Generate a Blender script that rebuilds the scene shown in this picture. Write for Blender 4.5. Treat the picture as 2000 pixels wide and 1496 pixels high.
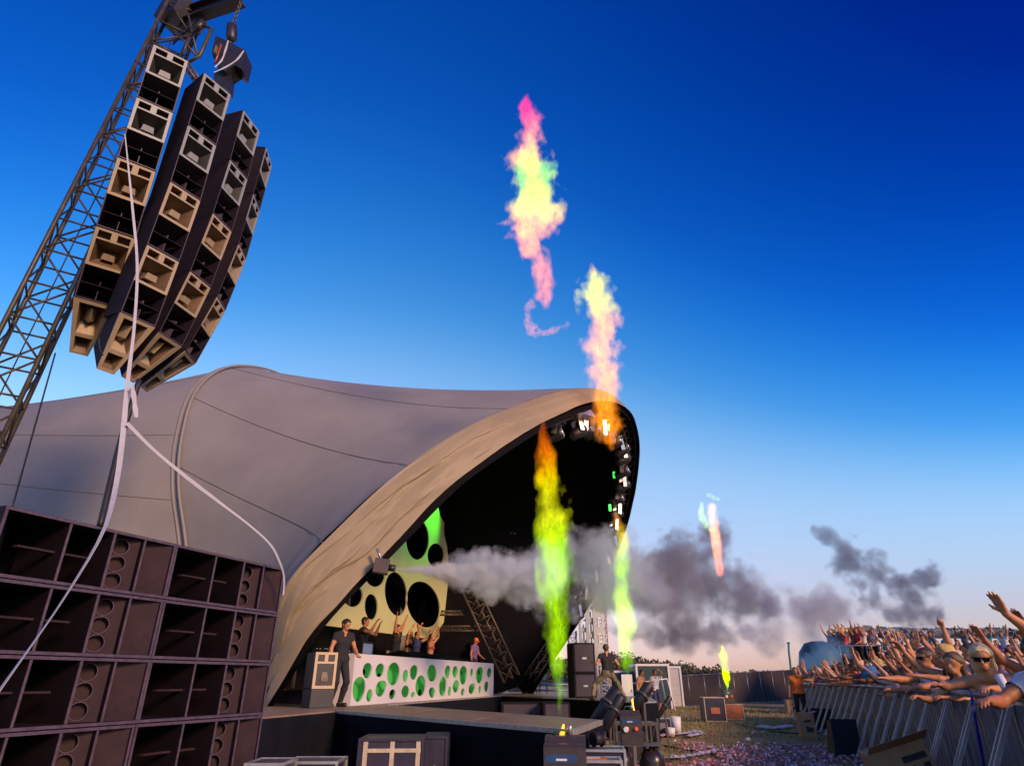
import bpy, bmesh, math, random
import numpy as np
from mathutils import Vector, Matrix
from mathutils.geometry import tessellate_polygon

for o in list(bpy.data.objects):
    bpy.data.objects.remove(o)
scene = bpy.context.scene
COL = scene.collection
R = math.radians

# ------------------------------------------------------------------ camera
F_PX = 1225.0
EYE = 1.35
PITCH = math.atan((1327 - 748) / F_PX)
cam_data = bpy.data.cameras.new('camera')
cam_data.sensor_width = 36.0
cam_data.lens = F_PX / 2000 * 36
cam_data.clip_start = 0.05
cam_data.clip_end = 4000
cam = bpy.data.objects.new('camera', cam_data)
COL.objects.link(cam)
cam.location = (0, 0, EYE)
cam.rotation_euler = (math.pi / 2 + PITCH, 0, 0)
scene.camera = cam

# ------------------------------------------------------------------ sky and sun
TO_SUN = Vector((0.64, -0.70, 0.38)).normalized()
SUN_EL = math.asin(TO_SUN.z)
SUN_AZ = math.atan2(TO_SUN.x, TO_SUN.y)
world = bpy.data.worlds.new('World')
scene.world = world
world.use_nodes = True
wn = world.node_tree
for n in list(wn.nodes):
    wn.nodes.remove(n)
w_out = wn.nodes.new('ShaderNodeOutputWorld')
w_bg = wn.nodes.new('ShaderNodeBackground')
w_sky = wn.nodes.new('ShaderNodeTexSky')
w_sky.sky_type = 'NISHITA'
w_sky.sun_disc = False
w_sky.sun_elevation = SUN_EL
w_sky.sun_rotation = SUN_AZ
w_sky.air_density = 1.0
w_sky.dust_density = 0.6
w_sky.ozone_density = 3.0
w_tc = wn.nodes.new('ShaderNodeTexCoord')
w_sep = wn.nodes.new('ShaderNodeSeparateXYZ')
wn.links.new(w_tc.outputs['Generated'], w_sep.inputs[0])
# the photograph is graded hard: deep saturated blue overhead, pale low down
w_ramp = wn.nodes.new('ShaderNodeValToRGB')
w_ramp.color_ramp.interpolation = 'B_SPLINE'
stops = [(0.0, (0.66, 0.42, 0.42)), (0.08, (0.62, 0.46, 0.50)), (0.18, (0.54, 0.58, 0.70)), (0.30, (0.50, 0.72, 0.90)),
         (0.42, (0.06, 0.50, 0.94)), (0.60, (0.0, 0.215, 0.98)), (0.88, (0.00, 0.04, 0.46))]
el = w_ramp.color_ramp.elements
while len(el) > 1:
    el.remove(el[-1])
for i, (p, c) in enumerate(stops):
    e = el[0] if i == 0 else el.new(p)
    e.position = p
    e.color = (*c, 1)
w_hsv = wn.nodes.new('ShaderNodeHueSaturation')
w_hsv.inputs['Saturation'].default_value = 0.55
w_hsv.inputs['Value'].default_value = 1.75
w_mul = wn.nodes.new('ShaderNodeMix')
w_mul.data_type = 'RGBA'
w_mul.blend_type = 'MULTIPLY'
w_mul.inputs[0].default_value = 1.0
# the pale low glow reaches highest left of centre and sinks away from there
w_a = wn.nodes.new('ShaderNodeMath'); w_a.operation = 'ADD'; w_a.inputs[1].default_value = 0.20
w_q = wn.nodes.new('ShaderNodeMath'); w_q.operation = 'MULTIPLY'
w_s = wn.nodes.new('ShaderNodeMath'); w_s.operation = 'MULTIPLY_ADD'; w_s.inputs[1].default_value = 1.0; w_s.inputs[2].default_value = 0.80
w_z = wn.nodes.new('ShaderNodeMath'); w_z.operation = 'MULTIPLY'
wn.links.new(w_sep.outputs['X'], w_a.inputs[0])
wn.links.new(w_a.outputs[0], w_q.inputs[0]); wn.links.new(w_a.outputs[0], w_q.inputs[1])
wn.links.new(w_q.outputs[0], w_s.inputs[0])
wn.links.new(w_s.outputs[0], w_z.inputs[0]); wn.links.new(w_sep.outputs['Z'], w_z.inputs[1])
wn.links.new(w_z.outputs[0], w_ramp.inputs['Fac'])
wn.links.new(w_sky.outputs[0], w_hsv.inputs['Color'])
wn.links.new(w_hsv.outputs[0], w_mul.inputs[6])
wn.links.new(w_ramp.outputs[0], w_mul.inputs[7])
wn.links.new(w_mul.outputs[2], w_bg.inputs['Color'])
w_bg.inputs['Strength'].default_value = 0.15
wn.links.new(w_bg.outputs[0], w_out.inputs['Surface'])

sun_data = bpy.data.lights.new('sun', 'SUN')
sun_data.energy = 4.2
sun_data.angle = R(12)
sun_data.color = (1.0, 0.58, 0.28)
sun = bpy.data.objects.new('sun', sun_data)
COL.objects.link(sun)
sun.location = TO_SUN * 60
sun.rotation_euler = TO_SUN.to_track_quat('Z', 'Y').to_euler()

scene.view_settings.view_transform = 'Standard'
scene.view_settings.look = 'None'
scene.view_settings.exposure = 0.0
scene.view_settings.gamma = 1.0
scene.render.engine = 'CYCLES'
scene.cycles.use_denoising = True
scene.cycles.max_bounces = 8
scene.cycles.diffuse_bounces = 3
scene.cycles.glossy_bounces = 2
scene.cycles.transparent_max_bounces = 16
scene.cycles.volume_bounces = 3
scene.cycles.volume_step_rate = 2.0
scene.cycles.volume_max_steps = 96
scene.cycles.caustics_reflective = False
scene.cycles.caustics_refractive = False
# ------------------------------------------------------------------ helpers
CS, SN = math.cos(PITCH), math.sin(PITCH)
def ray(px, py):
    u = (px - 1000) / F_PX
    v = (748 - py) / F_PX
    return Vector((u, CS - v * SN, SN + v * CS))
EYEV = Vector((0, 0, EYE))
def atY(px, py, Y):
    r = ray(px, py)
    return EYEV + r * (Y / r.y)
def atZ(px, py, Z):
    r = ray(px, py)
    return EYEV + r * ((Z - EYE) / r.z)
def onplane(px, py, P, n):
    r = ray(px, py)
    return EYEV + r * ((P - EYEV).dot(n) / r.dot(n))
def px_scale(P):
    "metres per photo pixel at a point"
    d = P[1] * CS + (P[2] - EYE) * SN
    return d / F_PX

def tag(o, label=None, cat=None, group=None, kind=None):
    if label: o['label'] = label
    if cat: o['category'] = cat
    if group: o['group'] = group
    if kind: o['kind'] = kind
    return o
def thing(name, label, cat, loc=(0, 0, 0), rotz=0.0, group=None):
    o = bpy.data.objects.new(name, None)
    o.empty_display_size = 0.2
    COL.objects.link(o)
    o.location = loc
    o.rotation_euler = (0, 0, rotz)
    return tag(o, label, cat, group)
def local_matrix(o):
    return Matrix.LocRotScale(o.location, o.rotation_euler, o.scale)
def world_matrix(o):
    m = local_matrix(o)
    if o.parent:
        return world_matrix(o.parent) @ o.matrix_parent_inverse @ m
    return m
def link(name, me, m=None, parent=None, world=False):
    o = bpy.data.objects.new(name, me)
    COL.objects.link(o)
    if m is not None and not me.materials:
        me.materials.append(m)
    if parent:
        o.parent = parent
        if world:
            o.matrix_parent_inverse = world_matrix(parent).inverted()
    return o
def copy_tree(o, parent=None):
    c = o.copy()
    COL.objects.link(c)
    if parent is not None:
        c.parent = parent
    for ch in o.children:
        copy_tree(ch, c)
    return c

class MB:
    "collects shapes for one mesh"
    def __init__(s):
        s.v = []
        s.f = []
        s.smooth = []
    def add(s, vs, fs, M=None, smooth=False):
        b = len(s.v)
        if M is not None:
            vs = [M @ Vector(v) for v in vs]
        s.v += [tuple(v) for v in vs]
        s.f += [tuple(b + i for i in f) for f in fs]
        s.smooth += [smooth] * len(fs)
        return s
    def box(s, x0, x1, y0, y1, z0, z1, M=None, bev=0.0):
        if bev > 0:
            b = bev
            vs = []
            for z, i in ((z0, 1), (z0 + b, 0), (z1 - b, 0), (z1, 1)):
                k = b if i else 0
                xs = (x0 + k, x1 - k)
                ys = (y0 + k, y1 - k)
                vs += [(xs[0], ys[0], z), (xs[1], ys[0], z), (xs[1], ys[1], z), (xs[0], ys[1], z)]
            fs = [(3, 2, 1, 0), (12, 13, 14, 15)]
            for r in range(3):
                for q in range(4):
                    fs.append((4 * r + q, 4 * r + (q + 1) % 4, 4 * r + 4 + (q + 1) % 4, 4 * r + 4 + q))
            return s.add(vs, fs, M)
        vs = [(x0, y0, z0), (x1, y0, z0), (x1, y1, z0), (x0, y1, z0), (x0, y0, z1), (x1, y0, z1), (x1, y1, z1), (x0, y1, z1)]
        return s.add(vs, [(3, 2, 1, 0), (4, 5, 6, 7), (0, 1, 5, 4), (1, 2, 6, 5), (2, 3, 7, 6), (3, 0, 4, 7)], M)
    def hexa(s, vs, M=None):
        "8 corners, bottom ring then top ring"
        return s.add(vs, [(3, 2, 1, 0), (4, 5, 6, 7), (0, 1, 5, 4), (1, 2, 6, 5), (2, 3, 7, 6), (3, 0, 4, 7)], M)
    def slab(s, poly, z0, z1, M=None):
        n = len(poly)
        vs = [(p[0], p[1], z0) for p in poly] + [(p[0], p[1], z1) for p in poly]
        fs = [tuple(range(n - 1, -1, -1)), tuple(range(n, 2 * n))]
        fs += [(i, (i + 1) % n, n + (i + 1) % n, n + i) for i in range(n)]
        return s.add(vs, fs, M)
    def bar(s, a, b, w, h=None, up=(0, 0, 1), M=None):
        "rectangular bar from a to b"
        h = h or w
        a = Vector(a); b = Vector(b)
        d = (b - a).normalized()
        u = Vector(up)
        if abs(d.dot(u)) > 0.98: u = Vector((1, 0, 0))
        x = d.cross(u).normalized() * (w / 2)
        y = x.cross(d).normalized() * (h / 2)
        vs = [a - x - y, a + x - y, a + x + y, a - x + y, b - x - y, b + x - y, b + x + y, b - x + y]
        return s.add(vs, [(3, 2, 1, 0), (4, 5, 6, 7), (0, 1, 5, 4), (1, 2, 6, 5), (2, 3, 7, 6), (3, 0, 4, 7)], M)
    def tube(s, pts, r, n=8, M=None, cap=True, smooth=True):
        pts = [Vector(p) for p in pts]
        rs = r if isinstance(r, (list, tuple)) else [r] * len(pts)
        vs, fs = [], []
        prev = None
        for i, p in enumerate(pts):
            d = (pts[min(i + 1, len(pts) - 1)] - pts[max(i - 1, 0)])
            d = d.normalized() if d.length > 1e-9 else Vector((0, 0, 1))
            if prev is None:
                x = d.cross(Vector((0, 0, 1)))
                if x.length < 0.05: x = d.cross(Vector((1, 0, 0)))
            else:
                x = prev - d * prev.dot(d)
            x.normalize()
            prev = x
            y = d.cross(x)
            for k in range(n):
                a = 2 * math.pi * k / n
                vs.append(p + (x * math.cos(a) + y * math.sin(a)) * rs[i])
        for i in range(len(pts) - 1):
            for k in range(n):
                fs.append((i * n + k, i * n + (k + 1) % n, (i + 1) * n + (k + 1) % n, (i + 1) * n + k))
        s.add(vs, fs, M, smooth)
        if cap:
            m = len(pts) - 1
            b = len(s.v) - len(vs)
            s.f += [tuple(b + k for k in range(n - 1, -1, -1)), tuple(b + m * n + k for k in range(n))]
            s.smooth += [False, False]
        return s
    def lathe(s, prof, n=20, M=None, smooth=True):
        "profile of (r, z)"
        vs, fs = [], []
        for r, z in prof:
            for k in range(n):
                a = 2 * math.pi * k / n
                vs.append((r * math.cos(a), r * math.sin(a), z))
        for i in range(len(prof) - 1):
            for k in range(n):
                fs.append((i * n + k, i * n + (k + 1) % n, (i + 1) * n + (k + 1) % n, (i + 1) * n + k))
        s.add(vs, fs, M, smooth)
        b = len(s.v) - len(vs)
        m = len(prof) - 1
        s.f += [tuple(b + k for k in range(n - 1, -1, -1)), tuple(b + m * n + k for k in range(n))]
        s.smooth += [False, False]
        return s
    def holed(s, outer, holes, y0, y1, M=None):
        "plate in the local xz plane with holes, thickness y0..y1"
        loops = [outer] + holes
        flat = [p for L in loops for p in L]
        tri = tessellate_polygon([[Vector((p[0], p[1], 0)) for p in L] for L in loops])
        n = len(flat)
        vs = [(p[0], y0, p[1]) for p in flat] + [(p[0], y1, p[1]) for p in flat]
        fs = []
        for t in tri:
            a, b, c = [Vector((*flat[i], 0)) for i in t]
            up = (b - a).cross(c - a).z > 0
            t = tuple(t) if up else tuple(reversed(t))
            fs.append(t)
            fs.append(tuple(n + i for i in reversed(t)))
        k = 0
        for li, L in enumerate(loops):
            m = len(L)
            area = sum(L[i][0] * L[(i + 1) % m][1] - L[(i + 1) % m][0] * L[i][1] for i in range(m))
            ccw = area > 0
            for i in range(m):
                a, b = k + i, k + (i + 1) % m
                q = (b, a, n + a, n + b) if (ccw == (li == 0)) else (a, b, n + b, n + a)
                fs.append(q)
            k += m
        return s.add(vs, fs, M)
    def mesh(s, name):
        me = bpy.data.meshes.new(name)
        me.from_pydata(s.v, [], s.f)
        if any(s.smooth):
            me.polygons.foreach_set('use_smooth', s.smooth)
        me.update()
        return me
    def build(s, name, m, parent=None, world=False, origin=None):
        if origin is not None:
            ox, oy, oz = origin
            s.v = [(x - ox, y - oy, z - oz) for x, y, z in s.v]
        o = link(name, s.mesh(name), m, parent, world)
        if origin is not None:
            o.location = origin
        return o

def ellipse(cx, cz, rx, rz, n=20, tilt=0.0, egg=0.0):
    pts = []
    for k in range(n):
        a = 2 * math.pi * k / n
        x, z = rx * math.cos(a), rz * math.sin(a)
        x *= 1 + egg * math.sin(a)
        pts.append((cx + x * math.cos(tilt) - z * math.sin(tilt), cz + x * math.sin(tilt) + z * math.cos(tilt)))
    return pts
def catmull(pts, n):
    pts = [np.array(p, float) for p in pts]
    seg = [np.linalg.norm(pts[i + 1] - pts[i]) for i in range(len(pts) - 1)]
    cum = np.concatenate([[0], np.cumsum(seg)])
    out = []
    for t in np.linspace(0, cum[-1], n):
        i = min(max(int(np.searchsorted(cum, t, 'right')) - 1, 0), len(pts) - 2)
        u = (t - cum[i]) / max(seg[i], 1e-9)
        p1, p2 = pts[i], pts[i + 1]
        p0 = pts[i - 1] if i > 0 else 2 * p1 - p2
        p3 = pts[i + 2] if i + 2 < len(pts) else 2 * p2 - p1
        d1 = (p2 - p0) / ((seg[i - 1] if i > 0 else seg[i]) + seg[i]) * seg[i]
        d2 = (p3 - p1) / ((seg[i + 1] if i + 1 < len(seg) else seg[i]) + seg[i]) * seg[i]
        h00 = 2 * u**3 - 3 * u**2 + 1; h10 = u**3 - 2 * u**2 + u
        h01 = -2 * u**3 + 3 * u**2; h11 = u**3 - u**2
        out.append(h00 * p1 + h10 * d1 + h01 * p2 + h11 * d2)
    return out

# numpy value noise, vectorised
def _hash(i, j, k, seed):
    h = (i.astype(np.uint32) * np.uint32(374761393) + j.astype(np.uint32) * np.uint32(668265263)
         + k.astype(np.uint32) * np.uint32(2147483647) + np.uint32(seed * 974711 % 4294967291))
    h = (h ^ (h >> np.uint32(13))) * np.uint32(1274126177)
    h = (h ^ (h >> np.uint32(16))) * np.uint32(2246822519)
    return ((h ^ (h >> np.uint32(15))) & np.uint32(0xffffff)).astype(np.float32) / np.float32(0x7fffff) - 1
def vnoise(x, y, z, seed=0):
    xi, yi, zi = np.floor(x), np.floor(y), np.floor(z)
    fx, fy, fz = x - xi, y - yi, z - zi
    xi = xi.astype(np.int64); yi = yi.astype(np.int64); zi = zi.astype(np.int64)
    fx = fx * fx * (3 - 2 * fx); fy = fy * fy * (3 - 2 * fy); fz = fz * fz * (3 - 2 * fz)
    r = 0
    for dx in (0, 1):
        wx = fx if dx else 1 - fx
        for dy in (0, 1):
            wy = fy if dy else 1 - fy
            for dz in (0, 1):
                wz = fz if dz else 1 - fz
                r = r + wx * wy * wz * _hash(xi + dx, yi + dy, zi + dz, seed)
    return r
def fbm(x, y, z, octaves=4, seed=0, gain=0.5):
    a, s, r = 1.0, 0.0, 0
    with np.errstate(over='ignore'):
        for o in range(octaves):
            r = r + a * vnoise(x, y, z, seed + o * 17)
            s += a
            a *= gain
            x = x * 2.03 + 11.3; y = y * 2.03 + 5.1; z = z * 2.03 + 7.7
    return r / s

def surface_nets(f, org, h):
    "f: 3-D array of signed distance; returns vertices, quads"
    ins = f < 0
    nx, ny, nz = f.shape
    c = np.zeros((nx - 1, ny - 1, nz - 1), np.int8)
    for dx in (0, 1):
        for dy in (0, 1):
            for dz in (0, 1):
                c += ins[dx:nx - 1 + dx, dy:ny - 1 + dy, dz:nz - 1 + dz]
    act = (c > 0) & (c < 8)
    idx = np.full(act.shape, -1, np.int64)
    ii, jj, kk = np.nonzero(act)
    idx[ii, jj, kk] = np.arange(len(ii))
    acc = np.zeros((len(ii), 3)); cnt = np.zeros(len(ii))
    corners = [(0, 0, 0), (1, 0, 0), (0, 1, 0), (1, 1, 0), (0, 0, 1), (1, 0, 1), (0, 1, 1), (1, 1, 1)]
    for a in range(8):
        for ax in range(3):
            if corners[a][ax] == 0:
                A = corners[a]
                B = tuple(A[q] + (1 if q == ax else 0) for q in range(3))
                fa = f[ii + A[0], jj + A[1], kk + A[2]]
                fb = f[ii + B[0], jj + B[1], kk + B[2]]
                m = (fa < 0) != (fb < 0)
                t = np.where(m, fa / np.where(m, fa - fb, 1), 0)
                for q in range(3):
                    acc[:, q] += np.where(m, A[q] + (t if q == ax else 0), 0)
                cnt += m
    v = (acc / cnt[:, None] + np.stack([ii, jj, kk], 1)) * h + np.array(org)
    quads = []
    for ax in range(3):
        sl0 = [slice(None)] * 3; sl1 = [slice(None)] * 3
        sl0[ax] = slice(0, -1); sl1[ax] = slice(1, None)
        ch = ins[tuple(sl0)] != ins[tuple(sl1)]
        b, d = [q for q in range(3) if q != ax]
        I = np.array(np.nonzero(ch))
        ok = (I[b] > 0) & (I[d] > 0) & (I[b] < f.shape[b] - 1) & (I[d] < f.shape[d] - 1)
        I = I[:, ok]
        def cell(ob, od):
            J = I.copy()
            J[b] += ob; J[d] += od
            return idx[J[0], J[1], J[2]]
        q = np.stack([cell(-1, -1), cell(0, -1), cell(0, 0), cell(-1, 0)], 1)
        inside = ins[I[0], I[1], I[2]]
        flip = inside if ax != 1 else ~inside
        q[~flip] = q[~flip][:, ::-1]
        quads.append(q)
    return v, np.concatenate(quads)
def np_mesh(name, v, q, smooth=True):
    me = bpy.data.meshes.new(name)
    n = q.shape[1]
    me.vertices.add(len(v)); me.loops.add(q.size); me.polygons.add(len(q))
    me.vertices.foreach_set('co', np.ascontiguousarray(v, np.float32).ravel())
    me.polygons.foreach_set('loop_start', np.arange(0, q.size, n, dtype=np.int32))
    me.loops.foreach_set('vertex_index', np.ascontiguousarray(q, np.int32).ravel())
    if smooth:
        me.polygons.foreach_set('use_smooth', np.ones(len(q), bool))
    me.update(calc_edges=True)
    me.validate()
    return me

# ------------------------------------------------------------------ materials
MATS = {}
def mat(name, col, rough=0.6, metal=0.0, var=0.18, scale=6.0, bump=0.0, bscale=60.0, emit=None, estr=0.0, stretch=None, spec=0.5, dirt=0.0):
    if name in MATS: return MATS[name]
    m = bpy.data.materials.new(name)
    m.use_nodes = True
    nt = m.node_tree
    b = nt.nodes['Principled BSDF']
    L = nt.links.new
    tc = nt.nodes.new('ShaderNodeTexCoord')
    mp = nt.nodes.new('ShaderNodeMapping')
    L(tc.outputs['Object'], mp.inputs[0])
    if stretch: mp.inputs['Scale'].default_value = stretch
    nz = nt.nodes.new('ShaderNodeTexNoise')
    nz.inputs['Scale'].default_value = scale
    nz.inputs['Detail'].default_value = 6
    nz.inputs['Roughness'].default_value = 0.65
    L(mp.outputs[0], nz.inputs['Vector'])
    rp = nt.nodes.new('ShaderNodeValToRGB')
    rp.color_ramp.elements[0].position = 0.3
    rp.color_ramp.elements[1].position = 0.7
    lo = [max(0, c * (1 - var)) for c in col]; hi = [min(1, c * (1 + var)) for c in col]
    rp.color_ramp.elements[0].color = (*lo, 1)
    rp.color_ramp.elements[1].color = (*hi, 1)
    L(nz.outputs['Fac'], rp.inputs[0])
    src = rp.outputs[0]
    if dirt > 0:
        n2 = nt.nodes.new('ShaderNodeTexNoise')
        n2.inputs['Scale'].default_value = scale * 0.35
        n2.inputs['Detail'].default_value = 8
        n2.inputs['Roughness'].default_value = 0.75
        L(mp.outputs[0], n2.inputs['Vector'])
        r2 = nt.nodes.new('ShaderNodeValToRGB')
        r2.color_ramp.elements[0].position = 0.48
        r2.color_ramp.elements[1].position = 0.62
        mx = nt.nodes.new('ShaderNodeMix'); mx.data_type = 'RGBA'
        mm = nt.nodes.new('ShaderNodeMath'); mm.operation = 'MULTIPLY'; mm.inputs[1].default_value = dirt
        L(n2.outputs['Fac'], r2.inputs[0]); L(r2.outputs[0], mm.inputs[0]); L(mm.outputs[0], mx.inputs[0])
        L(src, mx.inputs[6])
        mx.inputs[7].default_value = (col[0] * 0.45 + 0.02, col[1] * 0.42 + 0.015, col[2] * 0.4 + 0.01, 1)
        src = mx.outputs[2]
    L(src, b.inputs['Base Color'])
    rr = nt.nodes.new('ShaderNodeMapRange')
    rr.inputs['To Min'].default_value = max(0.05, rough - 0.12)
    rr.inputs['To Max'].default_value = min(1.0, rough + 0.12)
    L(nz.outputs['Fac'], rr.inputs['Value'])
    L(rr.outputs[0], b.inputs['Roughness'])
    b.inputs['Metallic'].default_value = metal
    b.inputs['Specular IOR Level'].default_value = spec
    if bump > 0:
        bn = nt.nodes.new('ShaderNodeTexNoise')
        bn.inputs['Scale'].default_value = bscale
        bn.inputs['Detail'].default_value = 5
        L(mp.outputs[0], bn.inputs['Vector'])
        bp = nt.nodes.new('ShaderNodeBump')
        bp.inputs['Strength'].default_value = bump
        bp.inputs['Distance'].default_value = 0.02
        L(bn.outputs['Fac'], bp.inputs['Height'])
        L(bp.outputs[0], b.inputs['Normal'])
    if emit:
        b.inputs['Emission Color'].default_value = (*emit, 1)
        b.inputs['Emission Strength'].default_value = estr
    MATS[name] = m
    return m
M_BLACK = mat('black_paint', (0.018, 0.016, 0.02), 0.45, var=0.35, scale=9, bump=0.05, dirt=0.3)
M_SUB = mat('speaker_black_textured', (0.012, 0.008, 0.017), 0.7, spec=.15, var=0.25, scale=5, bump=0.18, bscale=220, dirt=0.35)
M_SUBIN = mat('speaker_inner_black', (0.036, 0.021, 0.027), 0.7, spec=.12, var=0.3, scale=4, bump=0.12, bscale=160, dirt=0.3)
M_EDGE = mat('worn_speaker_edge', (0.075, 0.05, 0.075), 0.6, var=0.4, scale=14)
M_WOOD = mat('birch_plywood', (0.50, 0.36, 0.20), 0.55, var=0.16, scale=8, stretch=(1, 1, 7), bump=0.05, bscale=30)
M_HORN = mat('horn_ply', (0.14, 0.09, 0.052), 0.5, var=0.22, scale=7, bump=0.05, bscale=30)
M_STEEL = mat('galvanised_steel', (0.34, 0.33, 0.33), 0.42, metal=0.75, var=0.25, scale=14, dirt=0.3)
M_DARKSTEEL = mat('dark_steel', (0.12, 0.10, 0.09), 0.5, metal=0.5, var=0.3, scale=12, dirt=0.4)
M_MAST = mat('mast_steel', (0.075, 0.062, 0.045), 0.5, metal=0.4, var=0.35, scale=7, dirt=0.4)
M_ALU = mat('aluminium', (0.55, 0.55, 0.57), 0.35, metal=0.8, var=0.15, scale=10, dirt=0.2)
M_CANVAS = mat('tent_canvas', (0.225, 0.213, 0.208), 0.7, var=0.10, scale=0.5, bump=0.4, bscale=1.6, dirt=0.2)
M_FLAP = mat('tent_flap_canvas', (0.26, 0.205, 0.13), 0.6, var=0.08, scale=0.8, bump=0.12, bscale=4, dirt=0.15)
M_LINING = mat('black_lining', (0.006, 0.0055, 0.008), 0.9, spec=.08, var=0.3, scale=2, bump=0.2, bscale=3)
M_DRAPE = mat('black_drape', (0.006, 0.0055, 0.008), 0.9, spec=.1, var=0.35, scale=3, bump=0.3, bscale=6)
M_DECK = mat('stage_deck_ply', (0.25, 0.17, 0.11), 0.5, var=0.3, scale=3, bump=0.1, bscale=40, dirt=0.4)
M_WHITE = mat('white_paint', (0.72, 0.70, 0.70), 0.5, var=0.05, scale=3, dirt=0.12)
M_LENS = mat('lens_glass', (0.45, 0.5, 0.6), 0.08, metal=0.6, var=0.1)
M_RUBBER = mat('black_rubber', (0.012, 0.012, 0.013), 0.6, var=0.2)
M_SUBSHADE = mat('speaker_recess_shade', (0.008, 0.005, 0.008), 0.8, spec=.08, var=0.3, scale=4)  # compartment shade put into the colour of dividers and back sheet
M_COOLFRAME = mat('horn_frame_cool_light', (0.25, 0.27, 0.28), 0.5, var=0.12, scale=6, dirt=0.2)  # same cream frame; cooler, dimmer light of the upper rows put into its colour
M_COOLHORN = mat('horn_inner_cool_light', (0.045, 0.042, 0.04), 0.55, var=0.2, scale=6)  # horn inside for those rows, the cool dim light again in the colour
M_STRAP = mat('white_webbing', (0.40, 0.40, 0.46), 0.7, var=0.1, scale=10, bump=0.2, bscale=90)
# ------------------------------------------------------------------ ground
def ground_material():
    m = bpy.data.materials.new('trampled_grass')
    m.use_nodes = True
    nt = m.node_tree
    b = nt.nodes['Principled BSDF']
    L = nt.links.new
    tc = nt.nodes.new('ShaderNodeTexCoord')
    def noise(scale, det=6):
        n = nt.nodes.new('ShaderNodeTexNoise')
        n.inputs['Scale'].default_value = scale
        n.inputs['Detail'].default_value = det
        n.inputs['Roughness'].default_value = 0.7
        L(tc.outputs['Object'], n.inputs['Vector'])
        return n
    def ramp(src, stops):
        r = nt.nodes.new('ShaderNodeValToRGB')
        for i, (p, c) in enumerate(stops):
            e = r.color_ramp.elements[i] if i < 2 else r.color_ramp.elements.new(p)
            e.position = p; e.color = (*c, 1)
        L(src, r.inputs[0])
        return r
    g = ramp(noise(2.4).outputs['Fac'], [(0.3, (0.24, 0.18, 0.055)), (0.7, (0.40, 0.31, 0.11))])
    d = ramp(noise(0.8).outputs['Fac'], [(0.3, (0.17, 0.115, 0.055)), (0.7, (0.29, 0.20, 0.10))])
    mk = ramp(noise(0.22, 4).outputs['Fac'], [(0.46, (0, 0, 0)), (0.58, (1, 1, 1))])
    mx = nt.nodes.new('ShaderNodeMix'); mx.data_type = 'RGBA'
    L(mk.outputs[0], mx.inputs[0]); L(g.outputs[0], mx.inputs[6]); L(d.outputs[0], mx.inputs[7])
    L(mx.outputs[2], b.inputs['Base Color'])
    b.inputs['Roughness'].default_value = 0.95
    bp = nt.nodes.new('ShaderNodeBump')
    bp.inputs['Strength'].default_value = 0.8
    bp.inputs['Distance'].default_value = 0.05
    L(noise(9.0, 8).outputs['Fac'], bp.inputs['Height'])
    L(bp.outputs[0], b.inputs['Normal'])
    return m
rng = np.random.default_rng(7)
def grid_ground():
    xs = np.concatenate([[-1500, -600, -250, -100, -50], np.linspace(-30, 40, 71), [60, 110, 250, 600, 1500]])
    ys = np.concatenate([[-300, -100, -40, -15], np.linspace(-5, 60, 66), [75, 110, 200, 400, 900, 2500]])
    X, Y = np.meshgrid(xs, ys, indexing='ij')
    with np.errstate(over='ignore'):
        Z = 0.03 * fbm(X * 0.35, Y * 0.35, X * 0, 3, 5)
    Z = np.where((np.abs(X) > 45) | (Y > 62) | (Y < -6), 0.0, Z) - 0.02
    nx, ny = X.shape
    v = np.stack([X, Y, Z], -1).reshape(-1, 3)
    i, j = np.meshgrid(np.arange(nx - 1), np.arange(ny - 1), indexing='ij')
    a = (i * ny + j).ravel()
    q = np.stack([a, a + ny, a + ny + 1, a + 1], 1)
    return np_mesh('ground', v, q)
g = link('ground', grid_ground(), ground_material())
tag(g, 'trampled grass and dirt in front of the stage', 'ground', kind='structure')

# far wooded hill: a bank of terrain with a mass of trees on it
M_HILL = mat('far_hill_grass', (0.06, 0.07, 0.035), 0.95, var=0.3, scale=0.05)
hill_pts = []
def hill_h(x):
    return 2.2 + 4.6 * math.exp(-((x - 30) / 15.0) ** 2) + 3 * math.exp(-((x + 40) / 60.0) ** 2) + 0.4 * math.sin(x * 0.13)
mb = MB()
xs = np.linspace(-260, 330, 60)
vs, fs = [], []
for x in xs:
    h = hill_h(x) * 0.75
    for (dy, k) in ((0, 0.0), (12, 0.25), (30, 0.75), (55, 1.0), (120, 0.8), (200, 0.0)):
        vs.append((x, 150 + dy, h * k - (0.4 if k == 0 else 0)))
for i in range(len(xs) - 1):
    for k in range(5):
        fs.append((i * 6 + k, (i + 1) * 6 + k, (i + 1) * 6 + k + 1, i * 6 + k + 1))
mb.add(vs, fs, smooth=True)
hill = mb.build('hill', M_HILL)
tag(hill, 'low wooded hill on the horizon behind the fence', 'hill', kind='structure')

def leaf_material(name, cols):
    m = bpy.data.materials.new(name)
    m.use_nodes = True
    nt = m.node_tree
    b = nt.nodes['Principled BSDF']
    gi = nt.nodes.new('ShaderNodeNewGeometry')
    rp = nt.nodes.new('ShaderNodeValToRGB')
    rp.color_ramp.elements[0].color = (*cols[0], 1)
    rp.color_ramp.elements[1].color = (*cols[-1], 1)
    for i, c in enumerate(cols[1:-1]):
        e = rp.color_ramp.elements.new((i + 1) / (len(cols) - 1))
        e.color = (*c, 1)
    nt.links.new(gi.outputs['Random Per Island'], rp.inputs[0])
    nt.links.new(rp.outputs[0], b.inputs['Base Color'])
    b.inputs['Roughness'].default_value = 0.7
    return m
M_FAR_LEAF = leaf_material('far_leaves', [(0.025, 0.045, 0.015), (0.05, 0.07, 0.02), (0.11, 0.07, 0.025), (0.04, 0.055, 0.03)])
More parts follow.
